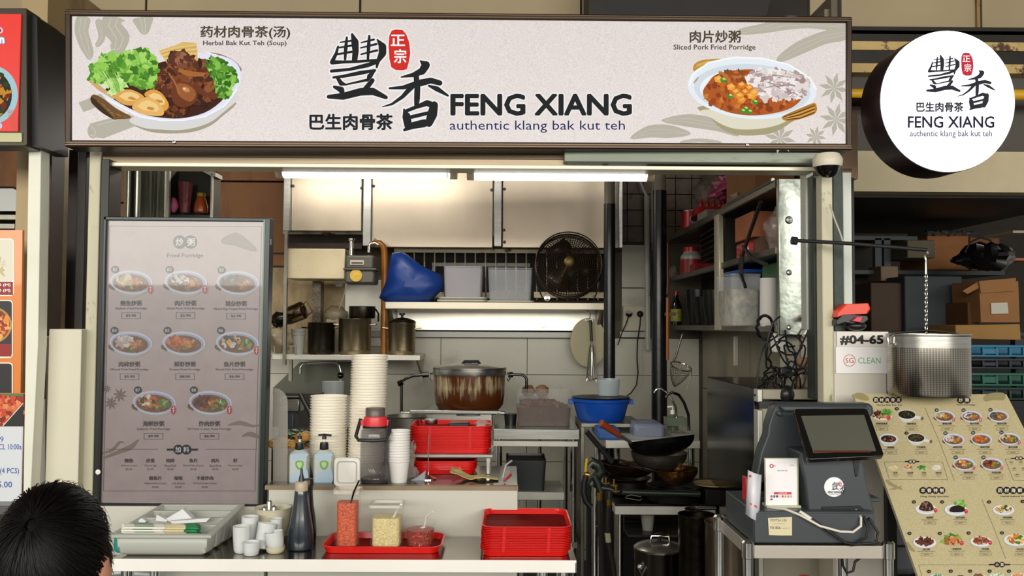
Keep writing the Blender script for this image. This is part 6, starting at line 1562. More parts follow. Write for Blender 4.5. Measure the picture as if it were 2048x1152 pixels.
def dish(A, cx, cy, w_, kind=0, badge=None, hot=False, hx=1):
    """a printed casserole dish, w_ wide"""
    L0 = A.lay
    u = w_ / 90.0
    A.sp([(cx - 45 * u, cy + 4 * u), (cx - 38 * u, cy + 4 * u), (cx - 24 * u, cy + 16 * u), (cx - 26 * u, cy + 20 * u), (cx - 44 * u, cy + 12 * u)], '6e5436', 2)
    A.sp([(cx - 34 * u, cy + 12 * u), (cx - 22 * u, cy + 26 * u), (cx, cy + 31 * u), (cx + 22 * u, cy + 26 * u), (cx + 38 * u, cy + 8 * u), (cx, cy)], 'b8b4b0', 3)
    A.sp([(cx - 32 * u, cy + 12 * u), (cx - 20 * u, cy + 21 * u), (cx, cy + 25 * u), (cx + 20 * u, cy + 22 * u), (cx + 38 * u, cy + 8 * u), (cx, cy)], 'd0d0d6', 3)
    A.ell(cx, cy, 43 * u, 23 * u, 'd6daf0', .06, 26); A.ell(cx, cy + 1 * u, 40 * u, 20 * u, 'aab2ce', .06, 24); A.ell(cx - 1 * u, cy + 2 * u, 36 * u, 17.5 * u, '7c5034', .06, 22)
    bl = lambda x, y, rx, ry, n, sz, cols: A.blobs(cx + x * u, cy + y * u, rx * u, ry * u, n, sz * u, cols)
    bl(0, 3, 30, 13, 26, 5, PORR)
    top = [['c9b48c', 'dcc9a0', 'b59a6c'], ['d8d0cc', '8f8684', 'eee8e4', '6a5c58'], ['6c6258', '8e867c', '4e463e'], ['cbbcb8', 'b5a49c', 'e2d6d0'], ['c8622a', 'd97c3c', 'a84c1c'],
           ['3a3a34', 'd8d4c4', '6c6a50', 'e4b05c'], ['c8692c', 'd98a44', 'e8e0d0', '3f4a38'], ['4c2418', '6c3420', '8c4c2c']][kind % 8]
    bl(-14, -3, 18, 10, 34, 6, top)
    bl(8, 2, 11, 7, 12, 4.5, ['c87838', 'd8904c', 'b86428'])
    if kind in (5, 6, 7): bl(20, 2, 10, 8, 14, 5, ['3f6a2c', '55803c', '8a9a4c'])
    bl(4, 11, 5, 3, 4, 3, ['4f9440', '8cc070']); bl(20, -3, 5, 4, 4, 2.6, ['4f9440', 'c8d8a0'])
    if hot:
        A.ell(cx + 38 * u, cy + 15 * u, 6.2 * u, 10 * u, 'e0b8b8', 0, 14); A.ell(cx + 38 * u, cy + 15 * u, 5.2 * u, 9 * u, 'b02030', 0, 14); A.line([(cx + 35 * u, cy + 12 * u), (cx + 41 * u, cy + 11 * u)], 1.2 * u, 'f0d8d8'); A.line([(cx + 38 * u, cy + 8 * u), (cx + 38 * u, cy + 21 * u)], 1.4 * u, 'f0d8d8'); A.line([(cx + 35.5 * u, cy + 17 * u), (cx + 41 * u, cy + 16 * u)], 1.2 * u, 'f0d8d8')
    if badge:
        bx_, by_ = cx - 33 * u, cy - 25 * u
        A.ell(bx_, by_, 8 * u, 7.5 * u, '1f2a2c', 0, 18); A.tc(badge, bx_, by_, 6 * u, 'c9ccd0', .02)
    L1 = A.lay; A.lay = L0
    return L1


def pill(A, x0, y0, x1, y1, col, th=.7):
    A.frame(x0, y0, x1, y1, th, col)


A = Art(lambda a, c: pt(a, c, YM + .0115), NV, step=6e-6)
DK = '2a2624'
A.line([(219, 452), (523, 453), (510, 982), (207, 982), (219, 452)], .9, '5a5350')
A.ell(359, 484, 13, 13.5, '22352a', 0, 26); A.ell(381, 484, 13, 13.5, '22352a', 0, 26); A.tc('炒', 359, 484, 15, 'e6e8e4', .02); A.tc('粥', 382, 484, 15, 'e6e8e4', .02)
A.text('Fried Porridge', 334, 507, 406, 517, '3c3a3a', .012)
for cx, cy, r in ((214, 778, 9), (240, 790, 15), (222, 806, 14)): star_anise(A, cx, cy, r, '7c6a66')
for pts in ([(207, 906, 3), (225, 900, 6), (240, 884, 5), (248, 886, 2)], [(210, 915, 4), (240, 903, 8), (262, 894, 10), (276, 880, 3)], [(458, 850, 3), (480, 846, 9), (505, 852, 5), (520, 850, 2)], [(485, 872, 3), (500, 868, 10), (517, 874, 6)], [(445, 482, 10), (470, 478, 26), (490, 488, 20), (510, 500, 8)]): wavy(A, pts, '8f8078', '9f9088', 1)
items = [(263, 564, 0, 'B1', True, '鲍鱼炒粥', 'Abalone Fried Porridge', '$9.90', 262), (372, 564, 1, 'B2', True, '肉片炒粥', 'Sliced Pork Fried Porridge', '$5.90', 371), (476, 565, 2, 'B3', False, '猪杂炒粥', 'Mixed Pigs Organ Fried Porridge', '$5.90', 472),
         (262, 686, 3, 'B4', False, '肉碎炒粥', 'Minced Pork Fried Porridge', '$5.90', 259), (368, 686, 4, 'B5', False, '鲜虾炒粥', 'Prawns Fried Porridge', '$8.00', 370), (475, 686, 5, 'B6', True, '鱼片炒粥', 'Sliced Fish Fried Porridge', '$6.90', 469),
         (309, 805, 6, 'B7', True, '海鲜炒粥', 'Seafood, Fried Porridge', '$9.90', 307), (421, 805, 7, 'B8', True, '炸肉炒粥', 'FX Pork Cutlet, Fried Porridge', '$6.90', 419)]
mxl = A.lay
for cx, cy, kd, bd, hot, zh, en, pr, tx in items:
    mxl = max(mxl, dish(A, cx, cy, 90, kd, bd, hot))
A.lay = mxl
for cx, cy, kd, bd, hot, zh, en, pr, tx in items:
    dy = 42
    A.text(zh, tx - 21, cy + dy - 5, tx + 21, cy + dy + 5.5, '332e2c', .02)
    hw = min(44, len(en) * 1.45); A.text(en, tx - hw, cy + 50.5, tx + hw, cy + 56, '443c3a', .0)
    pill(A, tx - 19, cy + 61, tx + 19, cy + 73.5, '4e4644'); A.text(pr, tx - 10, cy + 64.5, tx + 10, cy + 70, '3a3432', .015)
A.line([(212, 898.5), (316, 898.5)], .8, '3a3230'); A.line([(412, 898.5), (514, 898.5)], .8, '3a3230')
A.ell(357, 899, 10, 10, '17181c', 0, 22); A.ell(373, 899, 10, 10, '17181c', 0, 22); A.rect(334, 897, 396, 901, '17181c'); A.tc('加', 356.5, 899, 11, 'd6dce8', .02); A.tc('料', 373, 899, 11, 'd6dce8', .02)
ad1 = [('鲍鱼', 'Abalone (1 pcs)', '$5.00', 258), ('皮蛋', 'Century Egg', '$1.00', 301), ('肉碎', 'Minced Pork', '$2.00', 341), ('鱼片', 'Sliced Fish (3 pcs)', '$2.00', 387), ('肉片', 'Sliced Pork', '$2.00', 431), ('虾', 'Prawn (1 pcs)', '$2.00', 471)]
for zh, en, pr, x_ in ad1:
    A.tc(zh, x_, 921, 8, '2c2624', .02); A.text(en, x_ - len(en) * 1.05, 929, x_ + len(en) * 1.05, 933.5, '3c3432'); A.text(pr, x_ - 6, 936.5, x_ + 6, 940.5, '3c3432')
for zh, en, pr, x_ in (('鲍鱼片', 'Abalone Slice (3 pcs)', '$3.00', 311), ('啦啦', 'Lala (6 pcs)', '$3.00', 357), ('丰香炸肉', 'FX Pork Cutlet (Cubes)', '$2.00', 410)):
    A.tc(zh, x_, 956, 8, '2c2624', .02); A.text(en, x_ - len(en) * 1.05, 964.5, x_ + len(en) * 1.05, 969, '3c3432'); A.text(pr, x_ - 6, 972, x_ + 6, 976, '3c3432')
A.build('menu_print', P_DIM, MS)

# ================================================================ FRONT TABLE
zt = .84; YT = 2.75
FT = thing('front_table', 'long stainless steel serving table in front of the counter', 'table', (X(690, 2.9), 2.9, 0))
xa, xb = X(233, YT), X(1154, YT)
b = MB(); b.box(xa, xb, YT + .003, 3.052, zt - .006, zt); b.build('top', M('table_top_steel', '9c958c', .16, 1.0, var=.08, scale=3), FT)
b = MB(); b.box(xa, xb, YT, YT + .004, zt - .037, zt); b.box(xa, xa + .004, YT, 3.05, zt - .037, zt - .006); b.box(xb - .004, xb, YT, 3.05, zt - .037, zt - .006); b.build('apron', M('apron_steel', 'fdfaf4', .35, .1, var=.03), FT, bevel=.001)
for x_, y_ in ((X(266, 2.8), 2.8), (X(320, 3.0), 3.0), (X(1127, 2.8), 2.8), (X(1088, 3.0), 3.0)):
    b = MB(); b.lathe((x_, y_, 0), [(.019, 0), (.019, zt - .006)], 14); b.build('leg', CHROME, FT)
b = MB(); b.box(xa + .05, xb - .05, YT + .05, 3.0, .66, .668); b.build('under_shelf', M('under_shelf_green', '8d9486', .3, .5, var=.15), FT)


# ---------------------------------------------------------------- trays
def ringrr(cx, cy, hx, hy, z, r, n=7):
    out = []
    for sx, sy, a0 in ((1, 1, 0), (-1, 1, PI / 2), (-1, -1, PI), (1, -1, 1.5 * PI)):
        for k in range(n):
            a = a0 + PI / 2 * k / (n - 1)
            out.append(Vector((cx + sx * (hx - r) + r * math.cos(a), cy + sy * (hy - r) + r * math.sin(a), z)))
    return out


def loft(b, rs, c0=True, c1=True):
    n = len(rs[0]); vs = []; fs = []
    for q in rs: vs += q
    for i in range(len(rs) - 1):
        for k in range(n): fs.append((i * n + k, i * n + (k + 1) % n, (i + 1) * n + (k + 1) % n, (i + 1) * n + k))
    if c0: fs.append(tuple(range(n - 1, -1, -1)))
    if c1: fs.append(tuple((len(rs) - 1) * n + k for k in range(n)))
    b.add(vs, fs)


TRAY = M('red_tray', 'd30d08', .28, coat=.3)
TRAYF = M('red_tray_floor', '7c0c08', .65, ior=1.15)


def tray(cx, cy, zb, hx, hy, label, group=None, h=.02, name='serving_tray'):
    t = thing(name, label, 'tray', (cx, cy, zb), group)
    b = MB(); f = .93
    loft(b, [ringrr(cx, cy, hx * f, hy * f, zb, .03), ringrr(cx, cy, hx * .965, hy * .955, zb + h * .84, .035), ringrr(cx, cy, hx, hy, zb + h * .86, .036), ringrr(cx, cy, hx, hy, zb + h, .036), ringrr(cx, cy, hx * .97, hy * .965, zb + h, .033), ringrr(cx, cy, hx * f * .985, hy * f * .98, zb + .003, .028)], c1=False)
    b.build('rim_wall', TRAY, t)
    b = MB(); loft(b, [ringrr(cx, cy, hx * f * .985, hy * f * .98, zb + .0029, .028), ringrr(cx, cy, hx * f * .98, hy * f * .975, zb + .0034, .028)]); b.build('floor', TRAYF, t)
    for sx in (-.5, .5): MB().box(cx + sx * hx * .98 - .005, cx + sx * hx * .98 + .005, cy - hy - .0012, cy - hy + .003, zb + h * .7, zb + h).build('nub', TRAY, t)
    return t


xc = (X(963, 2.78, 1060) + X(1143, 2.78, 1060)) / 2
g = 'red trays stacked at the right end of the front table'
t0 = tray(xc - .002, 2.925, zt + .001, .14, .142, 'lowest red tray of the stack at the right end of the front table', g)
for k in range(1, 15):
    c = dup(t0, (xc - .002 + .0035 * k / 15 + R.uniform(-.0008, .0008), 2.925 + R.uniform(-.001, .001), zt + .001 + .0051 * k), 'red tray, ' + nth(14 - k) + ', in the front table stack', g)
# riser with two more stacks on the counter
zri = 1.079
b = MB(); b.box(X(822, 3.3), X(985, 3.3) + .005, 3.29, 3.56, zri - .012, zri)
for x_ in (X(826, 3.3), X(978, 3.3)):
    for y_ in (3.31, 3.54): b.box(x_ - .007, x_ + .007, y_ - .007, y_ + .007, zk, zri - .012)
tag(b.build('tray_riser', STEELH, bevel=.002), 'small steel riser on the counter carrying a stack of red trays', 'stand')
x2 = (X(822, 3.32) + X(982, 3.32)) / 2; g = 'red trays stacked on the steel riser'
t1 = tray(x2, 3.43, zri + .001, .15, .115, 'lowest dark red tray on the steel riser', g)
for k in range(1, 15):
    c = dup(t1, (x2 + R.uniform(-.001, .001), 3.43, zri + .001 + .0056 * k), 'dark red tray, ' + nth(14 - k) + ' in the stack on the steel riser', g)
x3 = (X(820, 3.2) + X(956, 3.2)) / 2; g = 'red trays under the steel riser'
t1 = tray(x3, 3.38, zk + .001, .115, .09, 'lowest red tray under the steel riser', g)
for k in range(1, 6):
    c = dup(t1, (x3, 3.38, zk + .001 + .0056 * k), 'red tray, ' + nth(5 - k) + ' in the short stack under the steel riser', g)
# things lying on the upper tray stack
zz = zri + .022 + .0056 * 14
b = MB(); b.lathe((X(864, 3.38), 3.38, zz), [(.022, 0), (.024, .004), (.024, .018), (.014, .02), (0, .02)], 20); tag(b.build('steel_shaker', STEEL), 'small round steel lid on the upper red trays', 'lid')
b = MB(); b.box(X(900, 3.4), X(940, 3.4), 3.36, 3.44, zz - .018, zz + .006); tag(b.build('black_tool', BLACKP, bevel=.004), 'flat black tool on the upper red trays', 'tool')
b = MB(); b.tube([(X(838, 3.4), 3.4, zz - .015), (X(838, 3.4), 3.4, zz + .012), (X(842, 3.4), 3.4, zz + .02), (X(846, 3.4), 3.4, zz)], .003, 6); tag(b.build('black_hook', BLACKP), 'bent black hook at the left of the upper red trays', 'hook')
b = MB(); b.blob((X(965, 3.4), 3.4, zz - .0), .03, .03, .012, .4, 12, 8, 2); tag(b.build('clear_wrap', M('clear_bag', 'b8a7a0', .2, alpha=.45)), 'crumpled clear wrap at the right of the upper red trays', 'wrap')

# ---------------------------------------------------------------- single tray with condiments
xt = (X(640, 2.81, 1090) + X(882, 2.81, 1090)) / 2
tray(xt, 2.915, zt + .001, .189, .1, 'single red tray holding the three condiment containers', None, .022)
zf_ = zt + .0045
CHI = M('chili_paste', 'd84e06', .35, var=.6, scale=200, stain='f0b070', sscale=330, sthr=.62, swid=.05, bump=.4, bscale=120)
GAR = M('minced_garlic', 'ecd898', .5, var=.4, scale=260, bump=.5, bscale=110)
CUT = M('cut_chili', 'a00400', .3, var=.6, scale=150, stain='e8b870', sscale=260, sthr=.59, swid=.03, bump=.6, bscale=90)
CLR = M('container_clear', 'b9b4ac', .1, alpha=.05)
cb = tub('chili_jar', 'tall clear container of orange chili paste with its lid flipped open', 'container', 667, 718, 982, 1080, 2.87, .07, CLR, zb=zf_, contents=(CHI, .78), taper=.93, r=.012)
c = Vector(cb.location)
b = MB(); ztp = Z(982, 2.87); loft(b, [ringrr(c.x, c.y, .043, .038, ztp - .012, .012), ringrr(c.x, c.y, .043, .038, ztp, .012), ringrr(c.x, c.y, .038, .033, ztp, .01), ringrr(c.x, c.y, .038, .033, ztp - .012, .01)], False, False)
b.build('collar', M('stained_collar', 'd9cfc4', .3, alpha=.75, stain='a83c14', sscale=30, sthr=.58), cb)
b = MB(); xl0, xl1 = X(668, 2.94, 950), X(720, 2.94, 950)
rl = lambda f, y_: [Vector((((xl0 + xl1) / 2) + (p.x) * f, y_, ztp + .046 + p.y * f)) for p in ringrr(0, 0, (xl1 - xl0) / 2, .046, 0, .014)]
loft(b, [rl(1, 2.95), rl(1, 2.94), rl(.95, 2.938)]); LI = b.build('flip_lid', M('lid_milky', 'dcdad4', .3, alpha=.9), cb)
b = MB(); b.tube([p for p in rl(.74, 2.9365)], .0022, 6, closed=True); b.build('lid_seal', M('lid_seal', 'b5b0a6', .35), LI)
b = MB(); b.tube([c + Vector((.0, -.0, .1)), Vector((X(712, 2.86), 2.86, Z(985, 2.86))), Vector((X(722, 2.84), 2.84, Z(962, 2.84)))], .003, 8); tag(b.build('steel_spoon', M('dark_spoon', '5a5854', .25, 1.0)), 'dark steel spoon handle leaning in the chili paste', 'spoon')
gb = tub('garlic_tub', 'square clear tub of minced garlic with a white spoon', 'container', 738, 804, 1016, 1078, 2.87, .09, CLR, zb=zf_, contents=(GAR, .72), taper=.95, r=.012)
c = Vector(gb.location); zg = Z(1016, 2.87)
b = MB(); loft(b, [ringrr(c.x, c.y, .054, .047, zg - .002, .013), ringrr(c.x, c.y, .054, .047, zg + .006, .013), ringrr(c.x, c.y, .048, .041, zg + .006, .01), ringrr(c.x, c.y, .048, .041, zg - .002, .01)], False, False); b.build('rim', M('rim_white', 'e0ddd8', .3, alpha=.7), gb)
b = MB(); b.tube([c + Vector((.01, 0, .07)), Vector((X(803, 2.88), 2.88, Z(1014, 2.88))), Vector((X(806, 2.86), 2.86, Z(1010, 2.86)))], .004, 8); tag(b.build('white_spoon', WHITEP), 'short white spoon in the minced garlic', 'spoon')
xc_, yc_ = X(839, 2.88, 1060), 2.9
t = thing('cut_chili_bowl', 'round clear bowl of cut red chili with a white spoon', 'bowl', (xc_, yc_, zf_))
b = MB(); b.lathe((xc_, yc_, zf_), [(.038, 0), (.04, .003), (.051, .068), (.055, .074), (.055, .078), (.05, .077), (.048, .07), (.037, .004), (0, .003)], 36, cap1=False); b.build('bowl', CLR, t)
b = MB(); b.lathe((xc_, yc_, zf_), [(.036, .004), (.045, .055), (.02, .06), (0, .058)], 30); b.build('cut_chili', CUT, t)
b = MB(); b.tube([(xc_ + .012, yc_, zf_ + .055), (X(858, 2.88), 2.87, Z(1032, 2.87)), (X(869, 2.86), 2.85, Z(1024, 2.85))], .0035, 8); b.blob((xc_ + .01, yc_, zf_ + .056), .012, .016, .006, 0, 10, 6); tag(b.build('white_spoon', WHITEP), 'white spoon sticking out of the cut red chili', 'spoon')

# ---------------------------------------------------------------- sauce bottles
b_ = thing('sauce_squeeze_bottle', 'front curvy sauce bottle, dark sauce inside, cream collar and black nozzle', 'bottle', (X(600, 2.87, 1070), 2.88, zt))
c = Vector(b_.location); k_ = 2.88 / F
prof = lambda ys: [(r * k_, Z(y, 2.88, 600)) for r, y in ys]
b = MB(); b.lathe((c.x, c.y, 0), [(21 * k_, zt), (24 * k_, zt + .004), (25 * k_, zt + .02)] + prof([(24, 1060), (20, 1035), (15.5, 1010), (13.5, 990), (12.5, 978), (11.5, 976)]), 32); b.build('bottle_body', M('squeeze_plastic', '263038', .22, coat=.4, var=.1), b_)
b = MB(); b.lathe((c.x, c.y, 0), prof([(12.8, 981), (13, 978), (13, 966), (11, 963), (7, 962)]), 26); b.build('collar', M('cream_collar', 'b9a890', .4), b_)
b = MB(); b.lathe((c.x, c.y, 0), prof([(6, 963), (5, 955), (3, 948), (2, 937), (0, 936)]), 16); b.build('nozzle', BLACKP, b_)
b_ = thing('sauce_squeeze_bottle', 'black sauce bottle standing behind the bottle with the cream collar', 'bottle', (X(614, 2.96, 1070), 2.97, zt))
c = Vector(b_.location); k_ = 2.97 / F; prof2 = lambda ys: [(r * k_, Z(y, 2.97, 614)) for r, y in ys]
b = MB(); b.lathe((c.x, c.y, 0), [(15 * k_, zt), (17 * k_, zt + .004)] + prof2([(17, 1060), (15, 1035), (11, 1010), (9, 985), (9, 970)]), 28); b.build('bottle_body', M('black_sauce', '0d0e10', .15, coat=.6), b_)
b = MB(); b.lathe((c.x, c.y, 0), prof2([(9.5, 971), (9.5, 960), (8, 957), (0, 956)]), 22); b.build('cap', BLACKP, b_)

# ---------------------------------------------------------------- white bowl with spoons, white cups
CER = M('white_ceramic', 'd9dcdc', .2, coat=.3)
CERC = M('cream_bowl', 'cfcab0', .3)
t = thing('cream_bowl', 'cream bowl with metal spoons behind the small white cups', 'bowl', (X(547, 3.0, 1050), 2.99, zt))
c = Vector(t.location); k_ = 2.99 / F; zb2 = Z(1014, 2.99, 547)
b = MB(); b.lathe((c.x, c.y, 0), [(20 * k_, zt), (22 * k_, zt + .005), (30 * k_, zt + .05), (34 * k_, zb2 - .012), (35.5 * k_, zb2 - .002), (36 * k_, zb2), (34.5 * k_, zb2), (32 * k_, zb2 - .015), (22 * k_, zt + .02), (0, zt + .015)], 40, cap1=False); b.build('bowl_body', CERC, t)
for k in range(3):
    x_ = X(535 + 8 * k, 2.99); b = MB(); b.lathe((x_, 2.99 + .01 * k, zb2 - .03), [(.009, 0), (.009, .025 + .02 * (k == 1)), (.006, .03 + .02 * (k == 1))], 14); b.lathe((x_, 2.99 + .01 * k, zb2 - .03), [(.006, .025), (.0, .035 + .02 * (k == 1))], 12); tag(b.build('metal_shaker', STEEL), ('left', 'tallest middle', 'right')[k] + ' steel spoon end standing in the cream bowl', 'spoon')


def cup(cx, y_, zb, r, h, label, tilt=(0, 0), mat=None, cat='cup'):
    t_ = MB(); pr = [(0, 0), (r * .75, 0), (r * .86, .003), (r * .95, h * .4), (r, h), (r * .94, h), (r * .88, h * .4), (r * .8, .006), (0, .005)]
    t_.lathe((0, 0, 0), pr, 30)
    rt_ = Matrix.Rotation(tilt[0], 3, 'Y') @ Matrix.Rotation(tilt[1], 3, 'X')
    for i, p in enumerate(t_.v): t_.v[i] = rt_ @ p
    mz = min(p.z for p in t_.v)
    for i, p in enumerate(t_.v): t_.v[i] = p + Vector((X(cx, y_, 1070), y_, zb - mz))
    return tag(t_.build('tea_cup', mat or CER), label, cat)


cup(484, 2.83, zt + .001, .026, .026, 'lower white cup of the straight sided stack at the left')
cup(483, 2.83, zt + .014, .027, .068, 'tall white cup stack at the left of the small cups')
cup(498, 2.9, zt + .001, .027, .095, 'white cup behind the left cup stack', (.03, 0))
cup(526, 2.86, zt + .001, .03, .078, 'white cup leaning left in the middle of the small cups', (.16, -.15))
cup(503, 2.8, zt + .001, .026, .04, 'short white cup in front of the other small cups')
cup(551, 2.83, zt + .001, .029, .02, 'small off white saucer under the right tilted cup', (0, 0), CERC, 'saucer')
cup(552, 2.83, zt + .012, .029, .05, 'right white cup tilted on a small saucer', (-.16, 0))
cup(552, 2.92, zt + .001, .02, .085, 'grey white cup between leaning cup and cream bowl')

# ---------------------------------------------------------------- cutlery tray with chopsticks
CTm = M('cutlery_grey', 'b5b8b0', .4)
CTT = thing('cutlery_tray', 'grey plastic cutlery tray with four rounded compartments', 'tray', (X(340, 2.9), 2.9, zt))


def lerp(a, b_2, t_): return a + (b_2 - a) * t_


xl_ = [(X(218, 2.765, 1068)), X(325, 3.045, 1012)]; xr_ = [X(421, 2.765, 1068), X(487, 3.045, 1012)]; zr_ = [.906, .945]


def rimp(u, v_):
    """u across 0..1, v front to back 0..1"""
    x_ = lerp(lerp(xl_[0], xl_[1], v_), lerp(xr_[0], xr_[1], v_), u); return Vector((x_, lerp(2.765, 3.045, v_), lerp(zr_[0], zr_[1], v_)))


vb = [.05, .3, .33, .52, .55, .74, .77, .95]
for q in range(4):
    v0, v1 = vb[2 * q], vb[2 * q + 1]; b = MB(); rs = []
    zbo = lambda v_: zt + .004
    hts = [(0, 0), (.0, .35), (.03, .75), (.1, .95), (.25, 1.0)]
    # cross section across v
    sec = [(v0, 0), (v0 + .01, .6), (v0 + .03, .88), (v0 + .06, 1), (v1 - .06, 1), (v1 - .03, .88), (v1 - .01, .6), (v1, 0)]
    us = [(.05, 0), (.06, .6), (.08, .9), (.12, 1), (.88, 1), (.92, .9), (.94, .6), (.95, 0)]
    vs = []; fs = []
    for u, fu in us:
        for v_, fv in sec:
            p = rimp(u, v_); f_ = min(fu, fv) if (fu < 1 and fv < 1) else fu * fv
            vs.append(Vector((p.x, p.y, lerp(p.z - .001, zt + .002, f_))))
    for i in range(7):
        for j in range(7): fs.append((i * 8 + j, i * 8 + j + 1, (i + 1) * 8 + j + 1, (i + 1) * 8 + j))
    b.add(vs, fs); b.build('compartment', CTm, CTT, solid=.003)
b = MB()
us = [0, .05, .95, 1]; vv = [0] + vb + [1]
vs = [rimp(u, v_) for v_ in vv for u in us]; fs = []
for j in range(len(vv) - 1):
    for i in range(3):
        if i == 1 and j in (1, 3, 5, 7): continue
        fs.append((j * 4 + i, j * 4 + i + 1, (j + 1) * 4 + i + 1, (j + 1) * 4 + i))
b.add(vs, fs); b.build('rim', CTm, CTT, solid=.005, bevel=.0015)
b = MB(); b.tube([rimp(u, v_) - Vector((0, 0, .003)) for u, v_ in ((0, 0), (1, 0), (1, 1), (0, 1))], .005, 8, closed=True); b.build('rolled_edge', CTm, CTT)
b = MB(); b.box(X(300, 3.0), X(440, 3.0), 2.99, 3.03, zt, zt + .008); b.build('foot', CTm, CTT)
WOOD = M('pale_bamboo', 'ddd0a8', .6, var=.12, scale=20, stretch=(1, 20, 20)); PAPW = M('sleeve_paper', 'e8e8de', .6); GRN = M('green_print', '14804a', .5, var=.7, scale=60, stain='e6ebe0', sscale=50, sthr=.6)
g = 'wrapped chopsticks in the cutlery tray'
cs = None
for k in range(16):
    row, col_ = divmod(k, 6)
    v_ = .1 + .036 * col_ + .012 * row; y_ = lerp(2.765, 3.045, v_); z_ = .902 + .0075 * row + .02 * v_
    x0 = X(243 + R.uniform(0, 5), y_, 1050); x1 = X(402 + R.uniform(-3, 3) + 4 * row, y_, 1050)
    if cs is None:
        cs = thing('chopsticks', 'wrapped wooden chopsticks with green ended sleeve in the cutlery tray', 'chopsticks', (x0, y_, z_), g); L_ = x1 - x0
        b = MB(); b.box(x0, x0 + L_ * .55, y_ - .0055, y_ + .0055, z_, z_ + .006); b.build('sleeve', PAPW, cs, bevel=.002)
        b = MB(); b.box(x0 + L_ * .55, x0 + L_ * .84, y_ - .005, y_ - .0005, z_ + .0005, z_ + .0055); b.box(x0 + L_ * .55, x0 + L_ * .84, y_ + .0005, y_ + .005, z_ + .0005, z_ + .0055); b.build('sticks', WOOD, cs, bevel=.001)
        b = MB(); b.box(x0 + L_ * .82, x0 + L_, y_ - .0058, y_ + .0058, z_ - .0002, z_ + .0064); b.build('green_end', GRN, cs, bevel=.001)
        b = MB(); b.box(x0 + L_ * .14, x0 + L_ * .4, y_ - .0035, y_ + .0035, z_ + .006, z_ + .0063); b.build('green_mark', GRN, cs)
    else:
        c = dup(cs, (x0, y_, z_), rz=R.uniform(-.02, .02))
NAP = M('napkin_paper', 'dfe1e2', .6, var=.03)
for k, (pl, lab) in enumerate((([(327, 1040), (365, 1018), (386, 1039), (368, 1043), (330, 1044)], 'large folded white napkin sticking up in the cutlery tray'), ([(310, 1042), (313, 1029), (335, 1041), (334, 1044)], 'small pointed napkin left of the large folded napkin'), ([(272, 1045), (282, 1036), (292, 1042), (290, 1046)], 'tiny white packet at the left of the cutlery tray'))):
    b = MB(); b.ext(pl, 2.88 + .02 * (1 - k * .3), .03); tag(b.build('napkin', NAP, bevel=.002), lab, 'napkin')
b = MB(); b.ext([(340, 1043), (420, 1036), (412, 1044), (345, 1048)], 2.87, .02); tag(b.build('napkin', NAP), 'flat white packet under the large folded napkin', 'napkin')
# teal bag and comb rack at the left
t = thing('teal_bag', 'teal green packet with a white letter behind the cutlery tray', 'packet', (X(240, 3.0, 1090), 3.0, zt + .0))
b = MB(); b.ext([(227, 1073), (262, 1073), (262, 1106), (234, 1106), (226, 1102)], 2.98, .03); b.build('bag_body', M('teal', '128c84', .4), t, bevel=.004)
A = Art(lambda a, c: pt(a, c, 2.9795), NV); A.text('d', 237, 1086, 244, 1097, 'f0f4f2', .03); A.build('lettering', P_PAP, t)
b = MB()
for k in range(5): b.ptube([(214 + k * 5, 1113), (213 + k * 5, 1126), (215 + k * 5, 1137)], 2.95, .002, 6)
b.ptube([(210, 1112), (240, 1111)], 2.95, .003, 6); b.ptube([(211, 1138), (238, 1138)], 2.95, .003, 6); b.box(X(205, 2.95), X(250, 2.95), 2.93, 3.05, Z(1150, 2.95), Z(1139, 2.95))
tag(b.build('wire_basket', STEELH), 'pale wire basket at the left end of the front table', 'basket')
b = MB(); b.ptube([(208, 1148), (240, 1145), (300, 1149)], 2.92, .006, 8); b.lathe(pt(225, 1165, 2.95), [(.05, 0), (.075, .012), (.076, .016), (.04, .005)], 24); tag(b.build('pale_plate', M('blue_white', 'c6cccc', .35)), 'pale plate edge below the wire basket', 'plate')

# ---------------------------------------------------------------- things on the counter
BW = M('bowl_white_plastic', 'efe8d8', .4)


def stack(name, cx, y_, r, n, pitch, h, label, group, mat, lean=0, taper=.78, cat='bowl', z0=None):
    x_ = X(cx, y_, 850); z0 = zk if z0 is None else z0
    b = MB(); b.lathe((x_, y_, z0), [(0, 0), (r * taper, 0), (r * (taper + .02), .003), (r * .93, h - .012), (r * .93, h - .006), (r, h - .004), (r, h - .0005), (r * .95, h), (r * .9, h - .006), (r * taper * .96, .004), (0, .003)], 36)
    o = tag(b.build(name, mat), label + ', lowest one', cat, group)
    base_ = Vector(o.location)
    for k in range(1, n):
        o = dup(o, base_ + Vector((lean * k / n + R.uniform(-.0006, .0006), R.uniform(-.0006, .0006), pitch * k)), label + ', ' + nth(n - 1 - k), group)


stack('disposable_bowl', 732, 3.27, .0655, 40, .0097, .055, 'white bowl in the taller stack behind the bottle', 'white bowls in the taller stack', BW, lean=.012)
stack('disposable_bowl', 657, 3.25, .0655, 25, .0097, .055, 'white bowl in the shorter stack behind hand gel', 'white bowls in the shorter stack', BW)
stack('paper_cup', 799, 3.14, .0375, 12, .0094, .075, 'white cup in the stack beside the red collared bottle', 'white cups stacked on the counter', M('cup_white', 'e6e4e0', .4), taper=.72, cat='cup')
